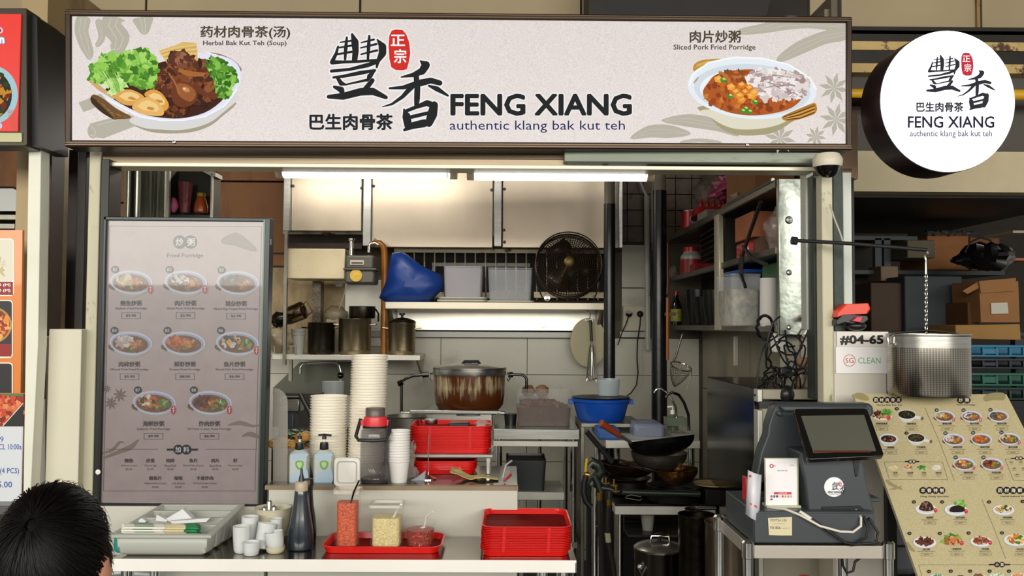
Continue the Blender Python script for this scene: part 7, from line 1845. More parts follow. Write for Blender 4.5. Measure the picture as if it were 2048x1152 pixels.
# hand gel bottles
for cx, lab, side in ((599, 'left clear hand gel bottle with black pump turned towards the viewer', 0), (648, 'right clear hand gel bottle with its black pump turned sideways', 1)):
    y_ = 3.14; x_ = X(cx, y_, 920); k_ = y_ / F
    t = thing('hand_gel_bottle', lab, 'bottle', (x_, y_, zk), 'hand gel bottles')
    b = MB(); hx, hy = 20.5 * k_, .02
    zz_ = lambda yy: Z(yy, y_, cx)
    loft(b, [ringrr(x_, y_, hx * .95, hy, zk, .012), ringrr(x_, y_, hx, hy, zk + .006, .014), ringrr(x_, y_, hx, hy, zz_(912), .014), ringrr(x_, y_, hx * .85, hy * .9, zz_(905), .014), ringrr(x_, y_, hx * .5, hy * .7, zz_(900), .009), ringrr(x_, y_, .012, .012, zz_(897), .0115)]); b.build('bottle_body', M('gel_clear', 'c9d4cc', .1, alpha=.5, coat=.5), t)
    b = MB(); b.lathe((x_, y_, 0), [(8.5 * k_, zz_(899)), (9 * k_, zz_(897)), (8 * k_, zz_(885)), (5 * k_, zz_(884))], 22); b.build('pump_cap', BLACKP, t)
    b = MB(); b.lathe((x_, y_, 0), [(2.6 * k_, zz_(885)), (2.6 * k_, zz_(878))], 12); b.build('pump_stem', WHITEP, t)
    b = MB(); b.lathe((x_, y_, 0), [(4.5 * k_, zz_(878)), (4 * k_, zz_(872)), (0, zz_(871))], 12)
    if side: b.tube([(X(640, y_), y_, zz_(870.5)), (x_, y_, zz_(869)), (X(666, y_), y_, zz_(871))], .0035, 8)
    else: b.tube([(x_, y_, zz_(870)), (x_ + .002, y_ - .035, zz_(871))], .004, 8)
    b.build('pump_nozzle', BLACKP, t)
    b = MB(); b.box(x_ - hx * .78, x_ + hx * .78, y_ - hy - .001, y_ - hy - .0004, zz_(966), zz_(907)); b.build('label', M('gel_label', 'd8e0dc', .4, alpha=.5), t)
    A = Art(lambda a, c, y_=y_, hy=hy: pt(a, c, y_ - hy - .0015), NV)
    A.sp([(cx - 16, 909), (cx + 15, 907), (cx + 14, 914), (cx - 2, 917), (cx - 16, 918)], 'a2bcd2'); A.sp([(cx - 16, 948), (cx, 944), (cx + 15, 940), (cx + 15, 966), (cx - 15, 966)], 'a6bdd0')
    A.sp([(cx - 8, 924), (cx, 921), (cx + 8, 924), (cx + 7, 934), (cx, 940), (cx - 7, 934)], '58a07c'); A.sp([(cx - 5, 926), (cx, 924), (cx + 5, 926), (cx + 4, 932), (cx, 936), (cx - 4, 932)], 'b9c86c')
    A.build('print', P_PAP, t)
# big clear bottle with red collar
y_ = 3.13; x_ = X(750, y_, 900); k_ = y_ / F; zz_ = lambda yy: Z(yy, y_, 750)
t = thing('water_bottle', 'large smoky clear drinking bottle with red collar and grey cap', 'bottle', (x_, y_, zk))
b = MB(); b.lathe((x_, y_, 0), [(26 * k_, zk), (28.5 * k_, zk + .005), (29 * k_, zz_(953)), (28.4 * k_, zz_(952)), (29 * k_, zz_(950)), (29 * k_, zz_(868)), (27 * k_, zz_(860)), (24 * k_, zz_(855))], 40); b.build('bottle_body', M('smoky_plastic', '575356', .08, alpha=.42, coat=.6), t)
b = MB(); b.lathe((x_, y_, 0), [(26 * k_, zk + .004), (27 * k_, zz_(955)), (0, zz_(955))], 32); b.build('dark_base', M('dark_base_plastic', '33363c', .2), t)
b = MB(); b.lathe((x_, y_, 0), [(25 * k_, zz_(855)), (25 * k_, zz_(852)), (24 * k_, zz_(851))], 36); b.build('dark_seal', BLACKP, t)
b = MB(); b.lathe((x_, y_, 0), [(23 * k_, zz_(853)), (23.5 * k_, zz_(840)), (22 * k_, zz_(833)), (20 * k_, zz_(832))], 36); b.obox((x_ - 25 * k_, y_, zz_(845)), .01, .02, .018); b.obox((x_ + 26 * k_, y_, zz_(845)), .01, .02, .018); b.build('red_collar', M('coral_red', 'e0343c', .35), t)
b = MB(); b.lathe((x_, y_, 0), [(19.5 * k_, zz_(833)), (19.5 * k_, zz_(817)), (18 * k_, zz_(815)), (0, zz_(815))], 32); b.build('cap', M('taupe_cap', '5f524e', .35), t)
b = MB(); b.tube([(x_ - 29 * k_, y_, zz_(838)), (x_ - 34 * k_, y_ - .02, zz_(862)), (x_ - 35 * k_, y_ - .035, zz_(870)), (x_ - 28 * k_, y_ - .055, zz_(876)), (x_, y_ - .058, zz_(877)), (x_ + 26 * k_, y_ - .05, zz_(876)), (x_ + 31 * k_, y_ - .03, zz_(862)), (x_ + 29 * k_, y_, zz_(838))], .006, 10); b.build('carry_loop', M('loop_grey', '26262a', .4), t)
A = Art(lambda a, c: pt(a, c, y_ - 29.6 * k_), NV); A.text('VA', 736, 938, 750, 944, 'b9b6b8', 0); A.build('lettering', P_PAP, t)
# skewer, packets, cloth, pen box
t = thing('bill_spike', 'thin steel bill spike on a round foot', 'spike', (X(859, 3.2), 3.2, zk))
b = MB(); c = Vector(t.location); b.lathe(c, [(.03, 0), (.03, .003), (.012, .01), (.006, .014), (0, .015)], 28); b.build('foot', CHROME, t)
b = MB(); b.tube([c + Vector((0, 0, .01)), c + Vector((.001, 0, .155))], .0018, 8); b.build('spike', CHROME, t)
b = MB(); b.blob((X(822, 3.22), 3.22, zk + .085), .018, .018, .055, .35, 14, 12, 8); b.blob((X(826, 3.22), 3.22, zk + .02), .024, .02, .022, .3, 14, 12, 5); tag(b.build('clear_wrap', M('clear_bag2', 'b3a7a4', .12, alpha=.35)), 'crumpled clear film right of the white cup stack', 'film')
b = MB(); b.ext([(818, 962), (832, 956), (851, 942), (849, 968), (820, 969)], 3.17, .03); tag(b.build('grey_pouch', M('grey_pouch', '9a9ca0', .35, alpha=.9), bevel=.002), 'grey folded pouch at the foot of the clear film', 'pouch')
b = MB(); nx, ny = 26, 8; vs = []; fs = []
for i in range(nx):
    for j in range(ny):
        u, v_ = i / (nx - 1), j / (ny - 1); x_ = X(903 + 96 * u, 3.2); y_ = 3.16 + .1 * v_ * (1 - .5 * u)
        h_ = .006 + .022 * (1 - u) ** 1.5 * (.6 + .8 * noise.noise(Vector((u * 6, v_ * 2.2, 1)))) + .01 * math.sin(u * 11) * (1 - u) + .004 * abs(noise.noise(Vector((u * 14, v_ * 5, 3))))
        if i < 3: h_ += .012 * (3 - i) / 3
        vs.append((x_, y_, zk + max(.003, h_)))
for i in range(nx - 1):
    for j in range(ny - 1): fs.append((i * ny + j, (i + 1) * ny + j, (i + 1) * ny + j + 1, i * ny + j + 1))
b.add(vs, fs); tag(b.build('cleaning_cloth', M('yellow_cloth', 'b9ab74', .85, var=.15, scale=12), solid=.004, subd=1), 'crumpled pale yellow cloth on the counter', 'cloth')
pb_ = tub('pen_box', 'small clear box with pens at the right end of the counter', 'box', 1000, 1022, 936, 968, 3.12, .05, CLR, zb=zk, r=.004)
b = MB(); b.tube([pt(1006, 955, 3.14), pt(1012, 930, 3.14), pt(1024, 921, 3.13)], .0035, 8); tag(b.build('pen', M('silver_pen', 'd8d8d8', .2, .6)), 'silver pen leaning out of the clear box', 'pen')
b = MB(); b.tube([pt(1008, 962, 3.13), pt(1022, 949, 3.12)], .005, 8); tag(b.build('marker', M('crimson_marker', 'a3283c', .3)), 'dark red marker low in the clear box', 'marker')
# left: acrylic sheet, tofu tub, greens
b = MB(); pl = [(546, 975), (546, 776)] + [(546 + 29 * math.sin(a * PI / 16), 805 - 29 * math.cos(a * PI / 16)) for a in range(0, 9)] + [(575, 975)]
b.ext(pl, 3.14, .006); tag(b.build('acrylic_guard', M('acrylic', 'a8a39a', .25, alpha=.5)), 'rounded milky acrylic guard right of the menu screen', 'guard')
tub('tofu_tub', 'milky tub of golden tofu puffs behind the left hand gel bottle', 'tub', 543, 622, 897, 972, 3.24, .16, MILKY, zb=zk, contents=(M('tofu_gold', 'c99a4c', .6, var=.3, scale=30, bump=.5), .9))
for k in range(14):
    b = MB(); x_ = 552 + (k * 37) % 68; b.blob((X(x_, 3.3), 3.28 + (k % 4) * .03, Z(893, 3.3) + R.uniform(-.0, .012) + (.02 if x_ > 600 else 0)), .02, .018, .014, .25, 10, 7, k * 1.3); tag(b.build('tofu_puff', M('tofu_puff', 'd0a050', .6, var=.25, scale=40)), 'golden fried tofu puff heaped in the milky tub', 'tofu puff', 'golden tofu puffs in the tub')
b = MB()
for k in range(160):
    p = Vector((X(594, 3.42) + R.gauss(0, .035), 3.42 + R.gauss(0, .03), Z(872, 3.42) + R.uniform(-.03, .02))); a = R.uniform(0, 6.28)
    d = Vector((math.cos(a), math.sin(a), R.uniform(-.3, .7))) * .012; e_ = Vector((-math.sin(a), math.cos(a), R.uniform(-.4, .4))) * .006
    b.add([p - d, p + e_, p + d, p - e_], [(0, 1, 2, 3)])
o = tag(b.build('leafy_greens', M('leaf_green', '3c6a1e', .5, var=.4, scale=40)), 'chopped leafy greens heaped behind the tofu puffs', 'vegetables'); o['kind'] = 'stuff'
b = MB(); b.box(X(548, 3.4), X(622, 3.4), 3.42, 3.48, zk, Z(880, 3.42)); tag(b.build('dark_tray', M('dark_tray', '2a2c26', .4), bevel=.004), 'dark tray under the chopped greens', 'tray')
b = MB(); b.pbox(558, 795, 600, 826, 4.5, .1); tag(b.build('steel_holder', STEEL, bevel=.01), 'shiny steel holder seen right of the acrylic guard', 'holder')
b = MB(); b.lathe(pt(560, 808, 4.45), [(0, .014), (.014, .01), (.016, 0)], 12, axis='Y'); tag(b.build('holder_knob', BLACKP), 'black knob on the shiny steel holder', 'knob')
b = MB(); b.pbox(556, 826, 588, 880, 4.45, .1); tag(b.build('blue_grey_box', M('slate_plastic', '3d4650', .4), bevel=.01), 'blue grey container under the shiny steel holder', 'container')
b = MB(); b.ptube([(600, 787), (606, 800), (618, 822), (630, 862), (634, 884)], 4.45, .012, 8); tag(b.build('dark_ladle_handle', M('dark_handle', '2f2b28', .4)), 'dark handle leaning left of the shorter bowl stack', 'ladle')
b = MB(); b.box(X(545, 4.4), X(830, 4.4), 4.4, 4.95, Z(882, 4.4) - .03, Z(882, 4.4)); b.box(X(545, 4.4), X(830, 4.4), 4.42, 4.44, 0, Z(882, 4.4) - .03); tag(b.build('rear_counter', M('dark_rear', '3f3c36', .5, .2)), 'dark rear worktop behind the bowl stacks', 'counter')
b = MB(); b.pbox(562, 787, 640, 790, 4.45, .1); b.box(X(545, 4.9), X(640, 4.9), 4.94, 4.95, Z(882, 4.4), Z(788, 4.9)); tag(b.build('rear_upstand', M('dark_rear', '3f3c36', .5, .2)), 'dark upstand behind the shiny steel holder', 'panel')

# ================================================================ TILL ON ITS RACK
YR = 2.54; zrk = Z(1091, YR, 1630)
PR = thing('till_rack', 'stainless steel rack carrying the till', 'rack', (X(1630, 2.72), 2.72, 0))
xa, xb = X(1500, YR, 1100), X(1772, YR, 1100)
b = MB(); b.box(xa, xb, YR, 2.88, zrk - .006, zrk); b.build('top', STEELH, PR)
b = MB(); b.box(xa, xb, YR - .002, YR + .003, zrk - .036, zrk); b.box(xa - .003, xa, YR, 2.88, zrk - .036, zrk); b.box(xa, xb, 2.877, 2.88, zrk - .036, zrk); b.build('edge_band', M('rack_edge', 'cfc6ba', .3, .6), PR, bevel=.001)
for x_, y_ in ((xa - .006, YR), (xb + .006, YR), (xa - .006, 2.88), (xb + .006, 2.88)):
    b = MB(); b.lathe((x_, y_, 0), [(.015, 0), (.015, zrk - .036), (.018, zrk - .034), (.018, zrk + .008), (.012, zrk + .014), (0, zrk + .014)], 18); b.build('leg', CHROME, PR)
b = MB(); b.box(xa, xb, YR, 2.88, .3, .31); b.build('lower_shelf', STEELH, PR)
t = thing('soda_bottle', 'bottle with a bright red cap at the bottom under the till', 'bottle', (X(1605, 2.77), 2.77, .31))
c = Vector(t.location); zc2 = Z(1147, 2.77)
b = MB(); b.lathe(c, [(.035, 0), (.036, .01), (.036, .25), (.02, .36), (.012, zc2 - .31 - .03)], 22); b.build('bottle_body', M('bottle_dark', '2a1a14', .15, alpha=.9), t)
b = MB(); b.lathe((c.x, c.y, zc2 - .03), [(.015, 0), (.015, .026), (.0, .028)], 18); b.build('cap', M('cap_red', 'd81c14', .35), t)
pot('tall_pot', 'tall rust stained steel pot standing behind the till rack', 1455, 3.3, 0.0, 46, .84, M('rusty_steel_pot', '97897a', .28, .95, var=.15, stain='a86a24', sscale=5, sthr=.6, swid=.12, stretch=(2, 2, .5)), handles=False)
# cash drawer
CD = thing('cash_drawer', 'dark grey cash drawer under the till', 'cash drawer', (X(1630, 2.72), 2.72, zrk))
SLATE = M('slate_grey', '3b4145', .42, var=.04)
xd0, xd1 = X(1507, YR + .01, 1060), X(1750, YR + .01, 1060); zd = Z(1023, YR + .01, 1630)
b = MB(); b.box(xd0, xd1, YR + .012, 2.87, zrk + .002, zd); b.build('drawer_body', SLATE, CD, bevel=.004)
b = MB(); b.box(xd0 + .002, xd1 - .002, YR + .006, YR + .012, zrk + .006, zd - .004); b.build('drawer_front', SLATE, CD, bevel=.002)
t = thing('taped_note', 'small cream note with handwriting taped to the cash drawer', 'note', tuple(pt(1560, 1071, YR)))
b = MB(); b.ext([(1536, 1036), (1584, 1034), (1584, 1071), (1561, 1071), (1538, 1070)], YR + .003, .002); b.build('paper', M('note_cream', 'd6cba8', .6), t)
A = Art(lambda a, c: pt(a, c, YR + .0028), NV)
A.text('POPTEA 100', 1541, 1038, 1573, 1043, '4a463e', 0); A.text('FX 856', 1541, 1053, 1561, 1058, '33302c', .01); A.line([(1563, 1057), (1580, 1056)], .6, '4a463e'); A.line([(1545, 1048), (1570, 1047)], .5, '6a665e'); A.build('writing', P_PAP, t)
# till body
TL = thing('till', 'dark grey till with a slanted customer screen and a round shop sticker', 'till', (X(1640, 2.67), 2.72, zd))
b = MB()
b.ext([(1548, 812), (1556, 807), (1738, 807), (1747, 812), (1749, 828), (1738, 838), (1680, 846), (1640, 900), (1560, 990), (1507, 985), (1512, 950), (1520, 905), (1534, 870), (1536, 850)], 2.72, .06)
b.build('rear_shell', M('shell_slate', '33393d', .4), TL, bevel=.01)
b = MB(); b.ext([(1560, 812), (1736, 812), (1740, 822), (1568, 824)], 2.7, .02); b.ext([(1553, 826), (1562, 820), (1568, 832), (1560, 834)], 2.705, .015); b.build('top_ridge', SLATE, TL, bevel=.006)
b = MB(); b.ext([(1600, 905), (1720, 905), (1729, 940), (1736, 975), (1750, 1024), (1617, 1024), (1611, 960)], 2.585, .2); b.build('neck', SLATE, TL, bevel=.004)
b = MB(); b.ext([(1704, 905), (1722, 905), (1716, 952), (1711, 955)], 2.582, .01); b.build('neck_hinge', M('dark_hinge', '15181a', .4), TL, bevel=.003)
b = MB(); b.ext([(1645, 1014), (1720, 1012), (1736, 1023), (1644, 1024)], 2.58, .01); b.build('cable_slot', BLACKM, TL)
b = MB(); b.box(X(1507, 2.72), X(1748, 2.72), 2.69, 2.84, zd, zd + .012); b.box(X(1510, 2.72), X(1600, 2.72), 2.72, 2.8, zd + .01, Z(960, 2.72)); b.build('foot', SLATE, TL, bevel=.003)
# customer screen on a slope
s0 = pt(1588, 817, 2.62)
a46 = math.radians(46)
sf, sn_ = mkplane(s0, s0 + Vector((1, 0, 0)), s0 + Vector((0, math.cos(a46), math.sin(a46))))
b = MB(); b.prism([sf(*q) for q in ((1588, 821), (1592, 817), (1730, 816), (1736, 820), (1768, 908), (1765, 912), (1622, 919), (1616, 916))], -sn_ * .016); b.build('screen_bezel', M('bezel_black', '0b0b0c', .2, coat=.3), TL, bevel=.002)
b = MB(); b.prism([sf(*q) + sn_ * .0005 for q in ((1602, 832), (1728, 830), (1752, 902), (1627, 906))], -sn_ * .002); b.build('screen_glass', M('screen_glass', '595b52', .06, coat=1.0, var=.1, scale=3), TL, smooth=False)  # greenish grey reflections are put into the glass base colour
A = Art(lambda a, c: sf(a, c) + sn_ * .0005, sn_)
A.rect(1628, 901, 1742, 905, '5a2c14'); A.build('screen_print', P_PAP, TL)
ey = 2.583
A = Art(lambda a, c: pt(a, c, ey), NV)
A.ell(1668, 974, 20, 20, 'dcd8e2', .6, 30); A.ell(1668, 974, 18.6, 18.8, 'f4f4f8', .6, 30); A.build('sticker', P_PAP, TL)
LA = Art(lambda a, c: pt(a, c, ey - .0006), NV)
LA.o = (1668 - 13.5, 974 - 18, 24.0); logo_chars(LA, 0, 0, 1, 0, '1d1d22', red='c92a5a')
LA.o = (0, 0, 1); LA.text('FENG XIANG', 1656, 982, 1680, 986.5, '1d1d22', .02); LA.text('authentic klang', 1659, 988, 1678, 990.5, '55555a', 0)
LA.build('sticker_lettering', P_PAP, TL)
# payment card stand (code left out) and the curled card
CS2 = thing('payment_card_stand', 'upright white payment card in a clear stand in front of the till', 'sign', tuple(pt(1562, 1022, 2.61)))
b = MB(); b.ext([(1531, 918), (1594, 918), (1594, 1010), (1532, 1012)], 2.61, .004); b.build('card', M('card_white', 'f0eef0', .4), CS2, smooth=False)
b = MB(); b.ext([(1529, 916), (1597, 916), (1597, 1014), (1530, 1015)], 2.616, .004); b.box(X(1530, 2.61), X(1597, 2.61), 2.6, 2.65, zd, zd + .006); b.box(X(1548, 2.61), X(1575, 2.61), 2.61, 2.62, zd, Z(1008, 2.61)); b.build('clear_holder', M('holder_clear', 'e6e6c8', .2, alpha=.6), CS2)
A = Art(lambda a, c: pt(a, c, 2.6095), NV)
A.ell(1543, 932, 4, 4, 'b5304a', 0, 16); A.ell(1543, 932, 2, 2, 'f0eef0', 0, 12); A.text('pay', 1547, 930, 1551, 935, 'c86a7a'); A.text('SCAN', 1580, 929, 1588, 932, 'a0a0a4'); A.text('SCAN TO PAY HERE', 1554, 940, 1575, 942.5, '5a5a5e')
A.rect(1548, 984, 1583, 989, 'c93a4a'); A.text('ACCEPTED HERE', 1557, 985.2, 1574, 987.8, 'f4e4e6')
for k, cl in enumerate(('c05a66', '3a5aa0', '3a3a44', 'd8d8da', 'c85a4a', 'd8a03a', 'a0a0a4', 'b8b8bc')): A.rect(1541 + k * 5.6, 990.5, 1545 + k * 5.6, 995, cl)
A.rect(1541, 997, 1545, 1000.5, '50505a'); A.build('print', P_PAP, CS2)
b = MB(); nC = 10; vs = []
for i in range(nC + 1):
    u = i / nC; xx_ = 1494 + 27 * u; yo = 12 * u + 2 * math.sin(u * 3); Yd = 2.56 - .02 * math.sin(u * PI)
    vs += [pt(xx_ + 2, 940 + yo * .8, Yd), pt(xx_ - 3, 1028 + yo * 1.2, Yd)]
b.add(vs, [(2 * i, 2 * i + 1, 2 * i + 3, 2 * i + 2) for i in range(nC)]); CC = thing('curled_card', 'curled white payment card at the left corner of the cash drawer', 'card', tuple(pt(1506, 1042, 2.58))); b.build('card', M('card_white2', 'dcdce4', .4), CC, solid=.0012)
A = Art(lambda a, c: pt(a, c, 2.5405), NV); A.ell(1500, 952, 2.5, 3, 'b5304a', .3, 12); A.poly([(1500, 1005), (1514, 1012), (1514, 1016), (1500, 1009)], 'c93a4a'); A.build('print', P_PAP, CC)
b = MB(); b.pbox(1491, 955, 1497, 1003, 2.59, .04); tag(b.build('red_card_holder', M('red_plastic', 'c41c28', .3), bevel=.003), 'red plastic stand behind the curled card', 'stand')
# till cables
b = MB(); b.ptube([(1540, 1016, 2.6), (1570, 1018, 2.56), (1600, 1030, 2.535), (1640, 1052, 2.53), (1680, 1063, 2.53), (1706, 1064, 2.532), (1722, 1052, 2.532), (1722, 1035, 2.54), (1712, 1020, 2.58), (1690, 1012, 2.66)], 2.54, .0035, 8); tag(b.build('white_cable', M('white_cable2', 'd6d0c0', .4)), 'white cable drooping across the cash drawer', 'cable')
b = MB(); b.ptube([(1600, 1024, 2.56), (1626, 1040, 2.535), (1660, 1064, 2.53), (1690, 1085, 2.528), (1712, 1088, 2.528), (1732, 1075, 2.53), (1736, 1055, 2.53), (1726, 1030, 2.55)], 2.54, .004, 8); b.ptube([(1720, 1018, 2.62), (1740, 1040, 2.535), (1756, 1065, 2.52), (1752, 1086, 2.52), (1700, 1090, 2.53)], 2.54, .004, 8); tag(b.build('black_cable', RUBBER), 'black cable crossing the cash drawer and curling at its right corner', 'cable')
b = MB(); b.ptube([(1600, 1024, 2.555), (1622, 1038, 2.532)], 2.54, .0055, 8); tag(b.build('cable_tag', WHITEP), 'white sleeve on the black cable over the cash drawer', 'cable tag')
b = MB(); b.ptube([(1683, 1108), (1686, 1132), (1694, 1146), (1706, 1142), (1710, 1124), (1722, 1114)], 2.72, .004, 8); tag(b.build('black_cable', RUBBER), 'black cable hanging in a loop below the till rack', 'cable')

# ================================================================ SLANTED MENU BOARD (right)
m0 = pt(1706, 787, 3.0); a1 = math.radians(46)
mf, mn = mkplane(m0, m0 + Vector((1, 0, 0)), m0 + Vector((0, math.cos(a1), math.sin(a1))))
if mn.z < 0: mn = -mn
up = Vector((0, math.cos(a1), math.sin(a1)))
wM = (mf(2012, 787) - mf(1706, 787)).length
SM = thing('slanted_menu', 'large beige slanted menu board full of dishes at the lower right', 'menu board', (m0.x + wM / 2, m0.y - .35, m0.z - .78))
b = MB(); b.prism([m0, m0 + Vector((wM, 0, 0)), m0 + Vector((wM, 0, 0)) - up * .8, m0 - up * .8], -mn * .012); b.build('board', speckle('menu_beige', 'c8bc96', 'baad85', 0.0, 200, .45, 0.2, 1.0), SM, smooth=False)
b = MB(); b.prism([mf(1796, 788) + up * .006, mf(1920, 788) + up * .006, mf(1920, 788), mf(1796, 788)], -mn * .03); b.build('top_clip', BLACKP, SM)
b = MB(); b.box(m0.x + wM * .2, m0.x + wM * .2 + .03, 2.98, 3.01, 0, m0.z - .05); b.box(m0.x + wM * .8, m0.x + wM * .8 + .03, 2.98, 3.01, 0, m0.z - .05); b.box(m0.x + wM * .2, m0.x + wM * .2 + .03, 2.5, 3.0, 0, .02); b.box(m0.x + wM * .8, m0.x + wM * .8 + .03, 2.5, 3.0, 0, .02); b.build('stand_leg', BLACKM, SM)
A = Art(mf, mn, 1690, 770, 3.0168, start=2e-4, step=6e-6)
HB = '9b9068'
wavy(A, [(60, 62, 26), (100, 70, 40), (140, 85, 20)], HB, 'b7aa80', 1); wavy(A, [(840, 85, 30), (890, 70, 44), (960, 70, 40)], HB, 'b7aa80', 1); wavy(A, [(250, 575, 14), (280, 600, 20), (340, 628, 10)], HB, 'b7aa80', 1); wavy(A, [(250, 640, 8), (300, 625, 14), (340, 612, 6)], HB, 'b7aa80', 1); wavy(A, [(375, 950, 10), (395, 985, 22), (420, 1005, 8)], HB, 'b7aa80', 1)


def chips(cx, cy, s_, r=17):
    x0 = cx - (len(s_) - 1) * r * 1.0
    for i, ch in enumerate(s_): A.ell(x0 + i * r * 2.0, cy, r * 1.15, r * 1.1, '241c18', 0, 20)
    for i, ch in enumerate(s_): A.tc(ch, x0 + i * r * 2.0, cy, r * 1.25, 'efe8d8', .02)


chips(255, 90, '药材肉骨茶'); A.text('Herbal Bak Kut Teh', 192, 116, 345, 127, '4a3c2c', .012)
chips(717, 92, '炒粥', 19); A.text('Fried Porridge', 674, 116, 786, 127, '4a3c2c', .012)
chips(527, 637, '丰香特制', 19); A.text('Feng Xiang Specialty', 456, 668, 628, 680, '4a3c2c', .012)
chips(1015, 637, '药材海鲜汤', 20); A.text('Herbal Seafood Soup', 938, 668, 1100, 680, '4a3c2c', .012)
A.rect(362, 459, 448, 467, '241c18'); chips(405, 463, '加料', 11); A.rect(868, 1081, 996, 1089, '241c18'); chips(932, 1085, '小菜', 15); A.rect(1000, 441, 1090, 448, '241c18'); chips(1048, 444, '加料', 11)
for pts in ([(482, 140), (570, 345), (660, 578)], [(826, 692), (900, 870), (968, 1048)], [(235, 465), (360, 465)], [(450, 465), (588, 465), (620, 573), (268, 573), (235, 465)], [(965, 448), (1000, 448)], [(965, 448), (1015, 575), (1100, 578)], [(444, 1087), (866, 1087)], [(998, 1086), (1100, 1086)], [(444, 1087), (470, 1180)]): A.line(pts, 1.6, '5c5038')
L0 = A.lay; mxl = L0


def label(cx, cy, zh, en, w_=70, price=True):
    A.tc(zh, cx, cy, 13, '3a3024', .02); A.text(en, cx - len(en) * 2.3, cy + 10, cx + len(en) * 2.3, cy + 17, '4c4232', 0)
    if price: pill(A, cx - 33, cy + 24, cx + 36, cy + 41, '5c5038', 1.4); A.text('$6.90', cx - 13, cy + 29, cx + 15, cy + 36, '3a3024', .01)


def bowl2(cx, cy, w_, rimc, inner, cols, stick=False):
    L1 = A.lay; u = w_ / 100
    if stick: A.poly([(cx + 40 * u, cy + 4 * u), (cx + 86 * u, cy + 14 * u), (cx + 86 * u, cy + 26 * u), (cx + 34 * u, cy + 22 * u)], 'dcdcd8'); A.ell(cx + 80 * u, cy + 20 * u, 8 * u, 9 * u, '6a645c')
    A.sp([(cx - 42 * u, cy + 4 * u), (cx - 26 * u, cy + 34 * u), (cx, cy + 40 * u), (cx + 26 * u, cy + 34 * u), (cx + 44 * u, cy + 4 * u)], 'd4d4d0', 3)
    A.ell(cx, cy, 48 * u, 25 * u, 'e4e6e8', .05, 26); A.ell(cx, cy, 45 * u, 22 * u, rimc, .05, 24); A.ell(cx, cy + u, 39 * u, 18 * u, inner, .05, 22)
    A.blobs(cx, cy, 30 * u, 13 * u, 26, 6 * u, cols); L2 = A.lay; A.lay = L1
    return L2


BRM = ['4a2416', '6e3a20', '8c5030', '3a1c10']
ds = [(600, 190, 130, 0, 1, 'B1'), (762, 190, 130, 1, 1, 'B2'), (925, 188, 130, 2, 0, 'B3'), (655, 330, 135, 3, 0, 'B4'), (822, 328, 135, 4, 0, 'B5'), (993, 326, 135, 5, 1, 'B6'), (718, 478, 140, 6, 1, 'B7'), (886, 478, 140, 7, 1, 'B8')]
for x_, y_, w_, k, h_, bd in ds: mxl = max(mxl, dish(A, x_, y_, w_, k, bd, bool(h_)))
mxl = max(mxl, bowl2(372, 180, 116, '26241e', '1d1a14', ['3a2a1a', '50603a', '2a2016'], True), bowl2(262, 325, 118, 'c9d2dc', '1e1a18', ['2a2220', '8c3030', 'b06a40'], False), bowl2(428, 320, 112, '26241e', '2a2016', ['4a2a18', '3c5a2c', '6a3a20'], True))
L1 = A.lay; A.ell(225, 195, 58, 20, 'dfe1e4', .0, 24); A.blobs(200, 180, 34, 22, 50, 9, BRM); A.blobs(250, 168, 34, 18, 50, 9, ['5f9c3e', '7cb652', '3d7a26']); A.blobs(235, 195, 34, 8, 20, 8, ['c9844a', 'e0a468']); A.ell(262, 200, 13, 14, 'd04a50'); mxl = max(mxl, A.lay); A.lay = L1
for x_, cols in ((290, ['d8c08a', 'e6d4a6']), (378, ['b5602c', 'd0905c', 'e0c0a0']), (463, ['4a8c2c', '6cae48', '357020']), (550, ['e4e4d4', 'cfd4c0'])):
    A.lay = L1; A.ell(x_ - 2, 502, 32, 15, 'cdc6ac'); A.blobs(x_, 500, 24, 11, 24, 8, cols); mxl = max(mxl, A.lay)
